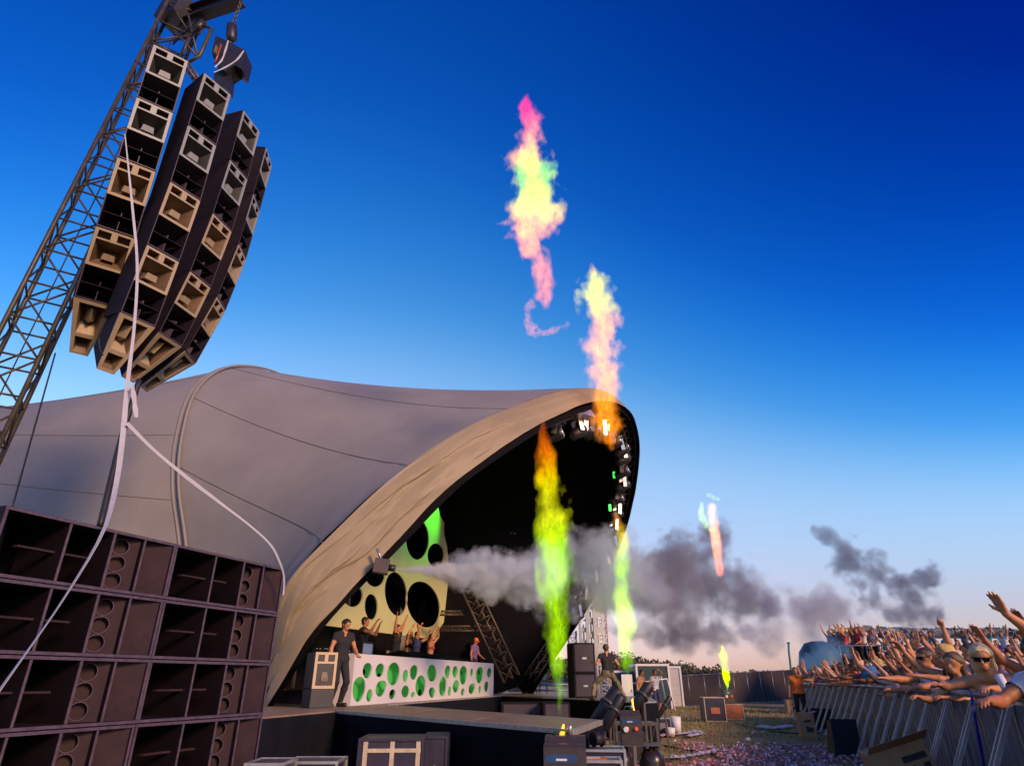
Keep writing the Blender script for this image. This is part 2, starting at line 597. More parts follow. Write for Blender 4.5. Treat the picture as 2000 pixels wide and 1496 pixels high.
def leaf_cloud(blobs, per, size, seed):
    r = np.random.default_rng(seed)
    V = []
    for (x, y, z, rx, rz) in blobs:
        n = int(per)
        d = r.normal(size=(n, 3)); d /= np.linalg.norm(d, axis=1)[:, None]
        rad = r.uniform(0.72, 1.05, n)[:, None]
        c = np.array([x, y, z]) + d * rad * np.array([rx, rx, rz])
        a = r.normal(size=(n, 3)); a /= np.linalg.norm(a, axis=1)[:, None]
        b = np.cross(a, r.normal(size=(n, 3))); b /= np.linalg.norm(b, axis=1)[:, None]
        s = size * r.uniform(0.6, 1.3, n)[:, None]
        V.append(np.stack([c - a * s, c + b * s * 0.7, c + a * s, c - b * s * 0.7], 1))
    V = np.concatenate(V).reshape(-1, 3)
    q = np.arange(len(V)).reshape(-1, 4)
    return V, q
blobs = []
rr = random.Random(4)
for i in range(520):
    x = rr.uniform(-30, 120)
    y = 168 + rr.uniform(-12, 30)
    base = hill_h(x) * 0.75 * min(1, max(0.3, (y - 155) / 40))
    r0 = rr.uniform(0.8, 1.7) * (1.3 if 12 < x < 48 else 0.8)
    blobs.append((x, y, base + r0 * 0.6, r0, r0 * rr.uniform(0.8, 1.3)))
V, q = leaf_cloud(blobs, 130, 0.33, 3)
wood = link('distant_wood', np_mesh('distant_wood', V, q, False), M_FAR_LEAF)
tag(wood, 'dark mass of distant trees along the horizon', 'trees', kind='stuff')

# ------------------------------------------------------------------ saddle tent
YAW = 1.15
TE = Vector((math.cos(YAW), math.sin(YAW), 0))     # along the stage front, away from the camera
TN = Vector((TE.y, -TE.x, 0))                      # out of the stage mouth
ARCH0 = atY(527, 1364, 14.5)
def in_plane(base, tilt, pts, n):
    w = TN * math.sin(tilt) + Vector((0, 0, math.cos(tilt)))
    c = catmull(pts, n)
    return [base + TE * float(p[0]) + w * float(p[1]) for p in c]
TILT = 0.58
FRONT_N = (TN * math.cos(TILT) - Vector((0, 0, 1)) * math.sin(TILT)).normalized()
NS = 181
lip_pts = [(-0.05, -0.3), (0.0, 0.6), (0.02, 1.43), (0.2, 2.1), (0.92, 3.65), (1.75, 5.45), (2.3, 6.25), (3.57, 7.65), (4.5, 8.5), (6.33, 9.85), (7.9, 10.5),
           (9.7, 10.75), (11.43, 10.42), (12.41, 9.96), (13.2, 9.39), (14.08, 8.61), (15.2, 7.2), (15.7, 5.6), (15.6, 3.9), (15.1, 2.0), (14.6, 0.4), (14.5, -0.5)]
crease_pts = [(0.8, -0.3), (0.6, 0.8), (0.44, 1.41), (0.32, 2.9), (1.0, 4.98), (2.35, 6.81), (3.87, 8.25), (5.5, 9.45), (6.9, 10.25), (9.0, 10.97),
              (11.4, 10.85), (13.2, 9.9), (14.6, 8.5), (15.5, 6.9), (15.8, 5.2), (15.6, 3.2), (15.2, 1.2), (15.1, -0.5)]
LIP = in_plane(ARCH0, TILT, lip_pts, NS)
CB = ARCH0 - FRONT_N * 0.9
W_ARCH = TN * math.sin(TILT) + Vector((0, 0, math.cos(TILT)))
near_c = []
for px_, py_ in ((500, 1345), (512, 1280), (535, 1200), (566, 1130), (645, 1046), (770, 930), (900, 840)):
    P_c = onplane(px_, py_, CB, FRONT_N) - CB
    near_c.append((P_c.dot(TE), P_c.dot(W_ARCH)))
CREASE = in_plane(CB, TILT, near_c + crease_pts[6:], NS)
B0 = atY(372, 1330, 16.0); B0.z = 0
rear_h = [(0.8, 0.0), (0.55, 2.5), (0.35, 5.1), (0.2, 6.6), (0.35, 8.2), (1.0, 10.3), (2.4, 12.0), (4.4, 13.0), (6.5, 13.25)]
rear_pts = rear_h + [(13.0 - a, b) for a, b in reversed(rear_h[:-1])]
REAR = in_plane(B0, -0.35, rear_pts, NS)
def back_rib(px, py, Y, foot, half, sink):
    top = atY(px, py, Y)
    out = []
    for k in range(NS):
        s = k / (NS - 1)
        a = (s - 0.5) * math.pi
        lat = math.copysign(abs(math.sin(a)) ** 0.8, a)
        hgt = abs(math.cos(a)) ** 0.62
        out.append(Vector((top.x, top.y, 0)) + TE * (lat * half) + Vector((0, 0, top.z * hgt)) + TN * (foot * (1 - hgt)))
    return out
RIB_C = back_rib(112, 828, 21.5, 2.0, 5.6, 0)
RIB_D = back_rib(-70, 955, 22.0, 1.0, 4.8, 0)
RIB_E = back_rib(-420, 1220, 22.5, 0.0, 4.0, 0)

def loft(ribs, steps, sag, wrinkle=0.0, seed=1, offset=0.0, wf=20, up=1):
    if up > 1:
        xs_ = np.linspace(0, 1, NS); xn_ = np.linspace(0, 1, (NS - 1) * up + 1)
        ribs = [[Vector(p) for p in np.stack([np.interp(xn_, xs_, [r_[i_] for r_ in rb_]) for i_ in range(3)], 1)] for rb_ in ribs]
    NK = len(ribs[0])
    rows = []
    for a in range(len(ribs) - 1):
        n = steps[a]
        for i in range(n + (1 if a == len(ribs) - 2 else 0)):
            t = i / n
            row = []
            for k in range(NK):
                p = ribs[a][k].lerp(ribs[a + 1][k], t)
                row.append(np.array(p))
            cen = np.mean(row, axis=0)
            dn = np.array([cen[0], cen[1], 2.0])
            for k in range(NK):
                d = dn - row[k]; d /= np.linalg.norm(d)
                row[k] = row[k] + d * (sag[a] * 4 * t * (1 - t) + offset)
            rows.append(row)
    v = np.array(rows)
    R_, K_ = v.shape[:2]
    if wrinkle:
        s = np.arange(K_)[None, :] / K_ * np.ones((R_, 1))
        t = np.arange(R_)[:, None] / R_ * np.ones((1, K_))
        with np.errstate(over='ignore'):
            w = fbm(t * wf + s * 9, s * 26 + t * 2, t * 0, 4, seed) + 0.6 * np.sin(t * wf * 2.2 + s * 30 + 3 * fbm(s * 14, t * 3, t * 0, 2, seed + 5))
            if up > 1:
                rg_ = 1 - 2.2 * np.abs(fbm(t * 9 - s * 12, s * 26 + t * 3, t * 0, 2, seed + 9))
                w = w + 0.26 * rg_ + 0.04 * fbm(t * 22, s * 60 + t * 12, t * 0, 2, seed + 13)
        fall = np.clip(np.sin(np.pi * np.clip(t * 0.9 + 0.1, 0, 1)), 0, 1) if wf < 8 else np.clip(1 - t * 2.4, 0, 1) * 0.9 + 0.08
        low = 0.5 + 1.1 * np.clip(1 - s * 2.6, 0, 1)
        v = v + (w * fall * low * wrinkle)[..., None] * np.array(FRONT_N)
    i, j = np.meshgrid(np.arange(R_ - 1), np.arange(K_ - 1), indexing='ij')
    a = (i * K_ + j).ravel()
    q = np.stack([a, a + 1, a + K_ + 1, a + K_], 1)
    return v.reshape(-1, 3), q
tent = thing('stage_tent', 'large grey saddle-shaped canvas stage tent with flaring arched mouth', 'tent', (ARCH0.x, ARCH0.y, 0))
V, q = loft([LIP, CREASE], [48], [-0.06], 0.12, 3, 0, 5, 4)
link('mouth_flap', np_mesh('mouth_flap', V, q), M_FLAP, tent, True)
V, q = loft([CREASE, REAR], [26], [0.35], 0.05, 9)
canopy_o = link('canopy', np_mesh('canopy', V, q), M_CANVAS, tent, True)
V, q = loft([REAR, RIB_C, RIB_D, RIB_E], [12, 8, 8], [0.12, 0.05, 0.1])
rear_o = link('rear_canopy', np_mesh('rear_canopy', V, q), M_CANVAS, tent, True)
V, q = loft([LIP, CREASE, REAR], [6, 16], [-0.1, 0.35], 0, 1, 0.22)
link('lining', np_mesh('lining', V, q[:, ::-1]), M_LINING, tent, True)
# welted seams: a doubled rib over the rear arch and thin horizontal panel seams
mb = MB()
for off in (-0.12, 0.12):
    mb.tube([p + TN * off + (p - Vector((-8, 22, 2))).normalized() * 0.05 for p in REAR[::2]], 0.045, 6)
mb.build('arch_seam', M_CANVAS, tent, True)
def seam_path(ribs, sag, k0, k1, rows=26):
    pts = []
    for i in range(rows + 1):
        t = i / rows
        k = k0 + (k1 - k0) * t
        ka = int(k); kf = k - ka
        p = ribs[0][ka].lerp(ribs[0][ka + 1], kf).lerp(ribs[1][ka].lerp(ribs[1][ka + 1], kf), t)
        row_c = Vector(np.mean([np.array(ribs[0][q_].lerp(ribs[1][q_], t)) for q_ in range(0, NS, 10)], axis=0))
        d = Vector((row_c.x, row_c.y, 2.0)) - p
        d.normalize()
        pts.append(p + d * (sag * 4 * t * (1 - t) - 0.012))
    return pts
M_SEAM = mat('canvas_seam', (0.20, 0.18, 0.16), 0.8, var=0.1)
for k0, k1 in ((21, 39), (36, 54), (57, 69)):
    MB().tube(seam_path([CREASE, REAR], 0.35, k0, k1), 0.009, 5).build('seam', M_SEAM, canopy_o, True)
for k0, k1 in ((33, 33), (45, 46.5), (63, 64.5)):
    MB().tube(seam_path([REAR, RIB_C], 0.12, k0, k1, 12), 0.009, 5).build('seam', M_SEAM, rear_o, True)

# arch truss inside the lip
def truss_path(pts, size, rc, rb, inward, every=1):
    "three-chord truss along a path; returns the three chord tubes and the bracing"
    P = pts
    ch = [[], [], []]
    for i, p in enumerate(P):
        d = (P[min(i + 1, len(P) - 1)] - P[max(i - 1, 0)]).normalized()
        inn = inward(i)
        inn = (inn - d * inn.dot(d)).normalized()
        sd = d.cross(inn)
        ch[0].append(p + inn * 0.08)
        ch[1].append(p + inn * (0.08 + size) + sd * size * 0.5)
        ch[2].append(p + inn * (0.08 + size) - sd * size * 0.5)
    br = MB()
    for i in range(0, len(P) - 1, every):
        j = min(i + every, len(P) - 1)
        for a, b in ((0, 1), (1, 2), (2, 0)):
            br.tube([ch[a][i], ch[b][j]], rb, 5)
            br.tube([ch[a][i], ch[b][i]], rb, 5)
    return ch, br
archt = thing('arch_truss', 'lattice steel truss arch carrying the lip of the stage tent', 'truss', (LIP[0].x, LIP[0].y, 0))
cen = sum(LIP[30:150], Vector()) / 120
TP = [LIP[i] - FRONT_N * 0.12 for i in range(2, NS - 2, 3)]
ch, br = truss_path(TP, 0.42, 0.03, 0.016, lambda i: (cen - TP[i]) - FRONT_N * 0.6 * (cen - TP[i]).length)
for c in ch:
    MB().tube(c, 0.032, 6).build('chord', M_DARKSTEEL, archt, True)
br.build('bracing', M_DARKSTEEL, archt, True)
MB().tube([LIP[1] - FRONT_N * 0.3, Vector((LIP[1].x - 0.1, LIP[1].y, 0.0))], 0.09, 8).build('leg', M_DARKSTEEL, archt, True)
MB().tube([LIP[-2] - FRONT_N * 0.3, Vector((LIP[-2].x, LIP[-2].y, 0.0))], 0.09, 8).build('leg', M_DARKSTEEL, archt, True)
# ------------------------------------------------------------------ stage decks
DK = 0.85
deck_poly = [(-3.75, 10.3), (-3.2, 12.5), (-2.75, 15.6), (-0.35, 24.6), (0.95, 21.9), (1.95, 20.4), (3.1, 17.2), (3.6, 17.6), (4.3, 22.0), (3.2, 27.0),
             (-3.0, 31.0), (-9.5, 30.0), (-9.0, 15.0), (-6.6, 10.9)]
stage = thing('stage', 'low dark plywood main stage with black skirts under the tent', 'stage', (-3, 18, 0))
MB().slab(deck_poly, DK - 0.06, DK).build('deck', M_DECK, stage, True)
M_TRIM = mat('deck_edge_metal', (0.50, 0.46, 0.40), 0.4, metal=0.5, var=0.3, scale=20, dirt=0.3)
def edge_trim(path, parent, name='edge_trim', w=0.035):
    mb = MB()
    for a, b in zip(path[:-1], path[1:]):
        mb.bar((*a, DK - 0.028), (*b, DK - 0.028), w, 0.075)
    return mb.build(name, M_TRIM, parent, True)
def drape(path, z0, z1, parent, name='skirt', m=None, amp=0.035, seed=0, step=0.06, gather=1.0):
    "hanging cloth with folds along a ground path"
    r = random.Random(seed)
    pts = []
    for a, b in zip(path[:-1], path[1:]):
        a = Vector((*a, 0)); b = Vector((*b, 0))
        n = max(2, int((b - a).length / step))
        nr = Vector(((b - a).y, -(b - a).x, 0)).normalized()
        for i in range(n):
            pts.append((a.lerp(b, i / n), nr))
    pts.append((Vector((*path[-1], 0)), pts[-1][1]))
    vs, fs = [], []
    rows = 7
    ph = [r.uniform(0, 6.28) for _ in range(6)]
    for i, (p, nr) in enumerate(pts):
        s = i * step
        for k in range(rows):
            t = k / (rows - 1)
            w = (math.sin(s * 7 + ph[0] + 0.7 * math.sin(s * 1.7 + ph[1])) * 0.55 + math.sin(s * 17 + ph[2] + t) * 0.25 + math.sin(s * 2.3 + ph[3] + t * 2) * 0.5)
            off = w * amp * (0.25 + gather * t)
            vs.append(p + nr * (off + 0.045) + Vector((0, 0, z1 + (z0 - z1) * t)))
    for i in range(len(pts) - 1):
        for k in range(rows - 1):
            a = i * rows + k
            fs.append((a, a + 1, a + rows + 1, a + rows))
    return MB().add(vs, fs, smooth=True).build(name, m or M_DRAPE, parent, True)
fr = deck_poly[:9]
M_NAVY = mat('navy_skirt', (0.008, 0.009, 0.014), 0.9, spec=.1, var=0.3, scale=2, bump=0.3, bscale=8)
drape(deck_poly[0:3], 0.0, DK - 0.02, stage, 'skirt', M_NAVY, seed=1)
drape(deck_poly[2:4], 0.0, DK - 0.02, stage, 'skirt', M_NAVY, amp=0.015, seed=2)
drape(deck_poly[3:7], 0.0, DK - 0.02, stage, 'skirt', M_DRAPE, amp=0.02, seed=3)
drape(deck_poly[6:10], 0.0, DK - 0.02, stage, 'skirt', M_NAVY, amp=0.02, seed=4)
drape([deck_poly[-1], deck_poly[0]], 0.0, DK - 0.02, stage, 'skirt', M_NAVY, seed=5)
edge_trim([deck_poly[2], deck_poly[3]], stage)
edge_trim(deck_poly[4:9], stage)

cw = [atZ(656, 1387, DK), atZ(1120, 1426, DK), atZ(1173, 1407, DK), atZ(768, 1377, DK)]
cw = [(p.x, p.y) for p in cw]
cat = thing('catwalk', 'narrow catwalk deck with worn pale edges jutting out from the stage', 'catwalk', (cw[1][0], cw[1][1], 0))
n_pl = 6
for i in range(n_pl):
    def lp(a, b, t): return (a[0] + (b[0] - a[0]) * t, a[1] + (b[1] - a[1]) * t)
    t0, t1 = i / n_pl + 0.002, (i + 1) / n_pl - 0.002
    q4 = [lp(cw[0], cw[1], t0), lp(cw[0], cw[1], t1), lp(cw[3], cw[2], t1), lp(cw[3], cw[2], t0)]
    MB().slab(q4, DK - 0.05, DK + 0.004 + 0.003 * (i % 2)).build('deck_panel', M_DECK, cat, True)
edge_trim([cw[0], cw[1]], cat, w=0.045)
edge_trim([cw[1], cw[2]], cat, w=0.06)
edge_trim([cw[2], cw[3]], cat)
drape([cw[0], cw[1]], 0.0, DK - 0.04, cat, 'skirt', M_DRAPE, amp=0.03, seed=8)
drape([cw[1], cw[2]], 0.0, DK - 0.04, cat, 'skirt', M_NAVY, amp=0.02, seed=9)
drape([cw[2], cw[3]], 0.0, DK - 0.04, cat, 'skirt', M_DRAPE, amp=0.02, seed=10)

# black backdrop closing the back of the stage: follows the inside of the rear arch
bdo = thing('backdrop_curtain', 'tall black curtain closing the back of the stage', 'curtain', (-7, 22, 0))
rc_ = sum(REAR, Vector()) / len(REAR)
ring = [rc_ + (p - rc_) * 0.88 + TN * 0.5 for p in REAR[::2]]
vs, fs = [], []
NR = 14
for i, p in enumerate(ring):
    for k in range(NR):
        t_ = k / (NR - 1)
        bot = Vector((rc_.x + TN.x * 0.5, rc_.y + TN.y * 0.5, 1.0)) + TE * ((p - rc_).dot(TE))
        q_ = p.lerp(Vector((bot.x, bot.y, DK)), t_)
        vs.append(q_ + TN * 0.12 * math.sin(i * 2.1 + t_))
for i in range(len(ring) - 1):
    for k in range(NR - 1):
        a_ = i * NR + k
        fs.append((a_, a_ + NR, a_ + NR + 1, a_ + 1))
MB().add(vs, fs, smooth=True).build('curtain', M_LINING, bdo, True)

# ------------------------------------------------------------------ DJ desk
D0 = atZ(685, 1378, DK); D1 = atZ(963, 1358, DK)
dd = (D1 - D0); DLEN = dd.length; dd.normalize()
dn = Vector((dd.y, -dd.x, 0))                     # toward the crowd
DH = 1.02
desk = thing('dj_desk', 'long white DJ desk with a front full of oval holes over green panels', 'desk', D0, math.atan2(dd.y, dd.x))
# local axes: x along the desk, y = back, z up
holes_px = []
for cx, cy, rx, ry in [(980, 920, 65, 110), (1155, 915, 62, 95), (1345, 965, 88, 160), (1510, 995, 37, 88), (1628, 945, 55, 105), (1880, 955, 66, 118), (865, 1180, 90, 175),
                       (1010, 1265, 42, 88), (1170, 1170, 75, 112), (1328, 1250, 45, 70), (1510, 1210, 55, 85), (1612, 1255, 28, 40), (1722, 1130, 72, 145), (1880, 1225, 45, 72)]:
    holes_px.append((580 + cx * .14035, 1180 + cy * .14035, rx * .14035, ry * .14035))
for cx, cy, rx, ry in [(215, 945, 33, 80), (305, 945, 32, 72), (405, 985, 48, 115), (507, 955, 18, 52), (603, 985, 45, 100), (720, 955, 27, 58), (155, 1120, 45, 120), (237, 1180, 20, 60),
                       (315, 1120, 38, 78), (398, 1190, 22, 45), (508, 1150, 38, 65), (605, 1160, 17, 45), (685, 1125, 27, 65)]:
    holes_px.append((840 + cx * .16046, 1160 + cy * .16046, rx * .16046, ry * .16046))
def on_desk(px, py):
    P = onplane(px, py, D0, dn) - D0
    return P.dot(dd), P.z
front_holes, ends = [], []
rr = random.Random(11)
for cx, cy, rx, ry in holes_px:
    s, h = on_desk(cx, cy)
    s2, _ = on_desk(cx + rx, cy); s1, _ = on_desk(cx - rx, cy)
    _, h2 = on_desk(cx, cy - ry); _, h1 = on_desk(cx, cy + ry)
    a, b = (s2 - s1) / 2, (h2 - h1) / 2
    h = min(max(h, b + 0.035), DH - b - 0.035)
    ends.append((s, h, a, b))
    front_holes.append(ellipse(s, h, a, b, 24, rr.uniform(-0.12, 0.12), rr.uniform(-0.12, 0.12)))
M_DESKW = mat('desk_white', (0.62, 0.57, 0.58), 0.55, var=0.04, scale=2)
MB().holed([(0, 0), (DLEN, 0), (DLEN, DH), (0, DH)], front_holes, 0.0, 0.03).build('front_panel', M_DESKW, desk)
M_GREEN = mat('green_lit_panel', (0.05, 0.36, 0.06), 0.6, var=0.35, scale=1.6, emit=(0.05, 0.40, 0.05), estr=0.28)  # green LED light inside the desk put into the colour and a faint glow
inner = []
for (s, h, a, b) in ends:
    if rr.random() < 0.55:
        k = rr.uniform(0.45, 0.7)
        ss, hh = s - 0.25 - rr.uniform(-0.2, 0.35) * a, h - rr.uniform(-0.2, 0.4) * b
        aa, bb = min(a * k, 0.13), b * k
        ss = min(max(ss, aa + 0.05), DLEN - aa - 0.05); hh = min(max(hh, bb + 0.03), DH - bb - 0.03)
        if all(abs(ss - o[0]) > aa + o[2] + 0.02 or abs(hh - o[1]) > bb + o[3] + 0.02 for o in inner):
            inner.append((ss, hh, aa, bb))
MB().holed([(0.03, 0.0), (DLEN - 0.03, 0.0), (DLEN - 0.03, DH - 0.02), (0.03, DH - 0.02)], [ellipse(*o, 16) for o in inner], 0.26, 0.28).build('green_inner_panel', M_GREEN, desk)
MB().box(-0.03, 0.0, 0.0, 0.95, 0, DH, None).build('end_panel', M_DESKW, desk)
MB().box(DLEN, DLEN + 0.03, 0.0, 0.95, 0, DH, None).build('end_panel', M_DESKW, desk)
MB().box(0.0, DLEN, 0.03, 0.95, DH - 0.045, DH - 0.004).build('top', M_BLACK, desk)
MB().box(0.03, DLEN - 0.03, 0.60, 0.63, 0.01, DH - 0.06).build('back_panel', M_BLACK, desk)
def desk_pt(s, back, z): return D0 + dd * s - dn * back + Vector((0, 0, z))
RISE = 0.30
riser = thing('dj_riser', 'low black riser the performers stand on behind the desk', 'riser', desk_pt(0.9, 1.05, 0), math.atan2(dd.y, dd.x))
MB().box(0, DLEN - 1.0, 0, 1.7, 0, RISE - .03).build('box', M_BLACK, riser)
MB().box(-.02, DLEN - .98, -.02, 1.72, RISE - .03, RISE).build('top', M_DECK, riser)
# gear on the desk
ROTD = math.atan2(dd.y, dd.x)
def gear(name, s, back, w, d, h, label, knobs=0, screen=False, z=DH):
    t = thing(name, label, name.replace('_', ' '), desk_pt(s, back, z), ROTD)
    MB().box(0, w, 0, d, 0.0, h, None, 0.012).build('body', M_BLACK, t)
    if knobs:
        r = random.Random(int(s * 100))
        for k in range(knobs):
            MB().lathe([(0.014, h), (0.011, h + 0.022)], 8, Matrix.Translation((r.uniform(0.05, w - 0.05), r.uniform(0.05, d - 0.05), 0))).build('knob', M_ALU, t)
        MB().box(w * .3, w * .45, -0.002, 0.0, h * .35, h * .6).build('indicator', mat('led_amber', (0.6, 0.3, 0.1), emit=(1, .55, .15), estr=3), t)
    if screen:
        MB().box(w * .1, w * .9, -0.004, 0.0, h * .2, h * .85).build('screen', mat('screen_glow', (0.1, 0.12, 0.15), 0.2, emit=(.3, .35, .5), estr=0.3), t)
    return t
gear('dj_mixer', 0.25, 0.85, 0.45, 0.4, 0.11, 'black DJ mixer with knobs at the near end of the desk', 14)
gear('media_player', 0.85, 0.85, 0.36, 0.4, 0.12, 'black media player beside the mixer on the desk', 6)
gear('media_player', 1.35, 0.85, 0.36, 0.4, 0.10, 'flat black media player farther along the desk', 5)
gear('monitor_speaker', 1.9, 0.9, 0.6, 0.5, 0.36, 'dark boxy monitor speaker on the desk before the clapping man', 0, True)
# black cloth heaped over cases in the middle of the desk
def cloth_heap(s0, s1, d0, d1, h, seed):
    nx, ny = 46, 12
    V = []
    for i in range(nx):
        for j in range(ny):
            u, v = i / (nx - 1), j / (ny - 1)
            ed = min(u * 9, (1 - u) * 5, v * 3.0, (1 - v) * 3.0, 1.0)
            with np.errstate(over='ignore'):
                nz = float(fbm(np.array(u * 9.0), np.array(v * 3.0), np.array(0.5), 3, seed))
            V.append((s0 + (s1 - s0) * u, d0 + (d1 - d0) * v, DH + 0.002 + max(0, (h * (0.95 - 0.55 * u) + nz * 0.07) * ed ** 0.6)))
    F_ = [(i * ny + j, (i + 1) * ny + j, (i + 1) * ny + j + 1, i * ny + j + 1) for i in range(nx - 1) for j in range(ny - 1)]
    return MB().add(V, F_, smooth=True)
t = cloth_heap(2.7, 8.2, 0.02, 0.85, 0.20, 3).build('cloth_cover', M_DRAPE)
t.location = D0; t.rotation_euler = (0, 0, ROTD)
tag(t, 'black cloth draped over equipment along the middle of the DJ desk', 'cloth')

# ------------------------------------------------------------------ big perforated backdrop panel
PB = D0 - dn * 3.0
def on_back(px, py):
    P = onplane(px, py, PB, dn) - PB
    return (P.dot(dd), P.z)
outl = [(520, 1206), (852, 1249), (858, 1228), (866, 1216), (876, 1209), (873, 1196), (877, 1178), (885, 1164), (877, 1152), (874, 1130), (876, 1095), (873, 1066),
        (868, 1046), (867, 1030), (868, 1022), (860, 1008), (855, 985), (856, 960), (860, 930), (800, 920), (700, 960), (520, 1080)]
hol = [(905, 480, 115, 205, 0.0), (1090, 640, 84, 120, 0), (690, 1030, 112, 222, -0.12), (965, 1135, 160, 238, -0.3), (440, 1160, 66, 130, -0.05), (480, 840, 100, 118, 0), (255, 1050, 100, 110, 0)]
hl = []
for cx, cy, rx, ry, ti in hol:
    cx, cy, rx, ry = 640 + cx * .1939, 960 + cy * .1939, rx * .1939, ry * .1939
    hl.append([on_back(cx + rx * math.cos(a) * math.cos(ti) - ry * math.sin(a) * math.sin(ti), cy + rx * math.cos(a) * math.sin(-ti) * -1 + ry * math.sin(a) * math.cos(ti)) for a in [2 * math.pi * k / 36 for k in range(36)]])
bp = thing('perforated_backdrop', 'yellow-green stage panel cut with large oval holes behind the DJs', 'backdrop', (PB.x, PB.y, DK), ROTD)
M_PANEL = mat('cream_panel', (0.52, 0.52, 0.25), 0.6, var=0.06, scale=1.0)
MB().holed([(a, b + PB.z - DK) for a, b in [on_back(*p) for p in outl]], [[(a, b + PB.z - DK) for a, b in L_] for L_ in hl], 0.0, 0.05).build('panel', M_PANEL, bp)
for s in (0.4, 2.6, 5.0):
    MB().bar((s, 0.2, 0.0), (s, 0.2, 4.2 if s > 1 else 2.6), 0.06).build('support_post', M_DARKSTEEL, bp)
# a second pale board low behind the DJ
pb2 = D0 - dn * 3.15 + dd * 0.45
t = thing('scenery_board', 'plain pale board standing behind the DJ below the holed panel', 'board', pb2 + dd * 0.2, ROTD)
MB().box(-.3, 1.25, 0, 0.03, 1.45, 1.95).build('board', M_PANEL, t)
for x_ in (-.2, 1.15):
    MB().bar((x_, .06, 0), (x_, .06, 1.9), 0.05).build('leg', M_DARKSTEEL, t)
# green stage wash: lit lamp seen in the photograph, aimed at the top of the panel
def spot(name, loc, target, energy, col, size=R(50)):
    ld = bpy.data.lights.new(name, 'SPOT')
    ld.energy = energy; ld.color = col; ld.spot_size = size; ld.spot_blend = 0.8; ld.shadow_soft_size = 0.1
    o = bpy.data.objects.new(name, ld)
    COL.objects.link(o)
    o.location = loc
    o.rotation_euler = (Vector(loc) - Vector(target)).to_track_quat('Z', 'Y').to_euler()
    return o
top_pt = onplane(852, 1010, PB, dn)
spot('green_wash', top_pt + dn * 2.0 + dd * 0.2 + Vector((0, 0, 1.0)), top_pt - dd * 0.9 + Vector((0, 0, -0.1)), 620, (0.10, 1.0, 0.06), R(75))

# ------------------------------------------------------------------ raked truss on the far side of the stage
def straight_truss(name, label, A, B, size, rc=0.03, rb=0.015, bays=10, up=Vector((0, 0, 1)), m=None, chords=3):
    A = Vector(A); B = Vector(B)
    t = thing(name, label, 'truss', (A.x, A.y, min(A.z, B.z)))
    d = (B - A).normalized()
    x = d.cross(up).normalized(); y = x.cross(d)
    if chords == 3: off = [y * size * .55, x * size * .5 - y * size * .3, -x * size * .5 - y * size * .3]
    else: off = [(x * a + y * b) * size * .5 for a, b in ((-1, -1), (1, -1), (1, 1), (-1, 1))]
    for o_ in off: MB().tube([A + o_, B + o_], rc, 7).build('chord', m or M_DARKSTEEL, t, True)
    mb = MB()
    n = len(off)
    for i in range(bays):
        p, q_ = A.lerp(B, i / bays), A.lerp(B, (i + 1) / bays)
        for a in range(n):
            b = (a + 1) % n
            mb.tube([p + off[a], q_ + off[b]], rb, 5)
            mb.tube([p + off[a], p + off[b]], rb, 5)
    mb.build('bracing', m or M_DARKSTEEL, t, True)
    return t
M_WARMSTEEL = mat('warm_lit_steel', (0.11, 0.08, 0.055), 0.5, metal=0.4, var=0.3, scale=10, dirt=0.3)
straight_truss('raked_truss', 'slanting lattice truss leg rising behind the far end of the DJ desk', atY(905, 1120, 25.0), atY(1000, 1325, 25.0), 0.6, 0.045, 0.02, 9, Vector((0, 1, 0.2)), M_WARMSTEEL)
straight_truss('cross_truss', 'upper horizontal truss bar behind the far end of the desk', atY(862, 1198, 24.6), atY(905, 1198, 25.2), 0.16, 0.03, 0.012, 4, m=M_WARMSTEEL)
straight_truss('cross_truss', 'lower horizontal truss bar joined to the slanting truss leg', atY(862, 1229, 24.6), atY(962, 1228, 25.4), 0.2, 0.03, 0.012, 8, m=M_WARMSTEEL)
straight_truss('scaffold_post', 'thin upright scaffold mast near the far corner of the stage', atZ(1052, 1352, DK) * 1.0, atY(1052, 1265, atZ(1052, 1352, DK).y), 0.2, 0.02, 0.01, 8)

# ------------------------------------------------------------------ horn speakers and cabinets on stage
def horn_cab(label, base, rotz, w, d, h, group=None):
    t = thing('horn_speaker', label, 'speaker', base, rotz, group)
    MB().box(0, w, 0.02, d, 0, h, None, 0.015).build('cabinet', M_BLACK, t)
    b = 0.045 * w / 0.6
    holes = [[(b * 1.6, h * .74), (w * .42, h * .74), (w * .42, h * .93), (b * 1.6, h * .93)], [(w * .58, h * .74), (w - b * 1.6, h * .74), (w - b * 1.6, h * .93), (w * .58, h * .93)],
             [(b * 1.6, h * .08), (w - b * 1.6, h * .08), (w - b * 1.6, h * .68), (b * 1.6, h * .68)]]
    bf_ = MB().holed([(0, 0), (w, 0), (w, h), (0, h)], holes, 0.0, 0.02).build('front_baffle', M_WOOD, t)
    MB().hexa([(w * .35, -.0, h * .2), (w * .65, 0, h * .2), (w * .6, .015, h * .2), (w * .4, .015, h * .2), (w * .35, 0, h * .3), (w * .65, 0, h * .3), (w * .6, .015, h * .45), (w * .4, .015, h * .45)]).build('phase_plug', M_HORN, bf_)
    return t
cb = atZ(613, 1379, DK)
face = math.atan2(TE.y, TE.x)
cb = atZ(604, 1383, DK)
rack = thing('equipment_case', 'dark case under the horn speaker beside the standing DJ', 'case', cb, 0.62)
MB().box(0, 0.46, 0, 0.5, 0.0, 0.34, None, .01).build('body', M_BLACK, rack)
horn_cab('pale-fronted horn speaker standing on a case beside the standing DJ', cb + Vector((0, 0, 0.341)), 0.62, 0.46, 0.5, 0.66)
far_b = atZ(1006, 1351, DK)
rk = thing('equipment_case', 'dark case under the horn speaker right of the raked truss', 'case', far_b, 0.55)
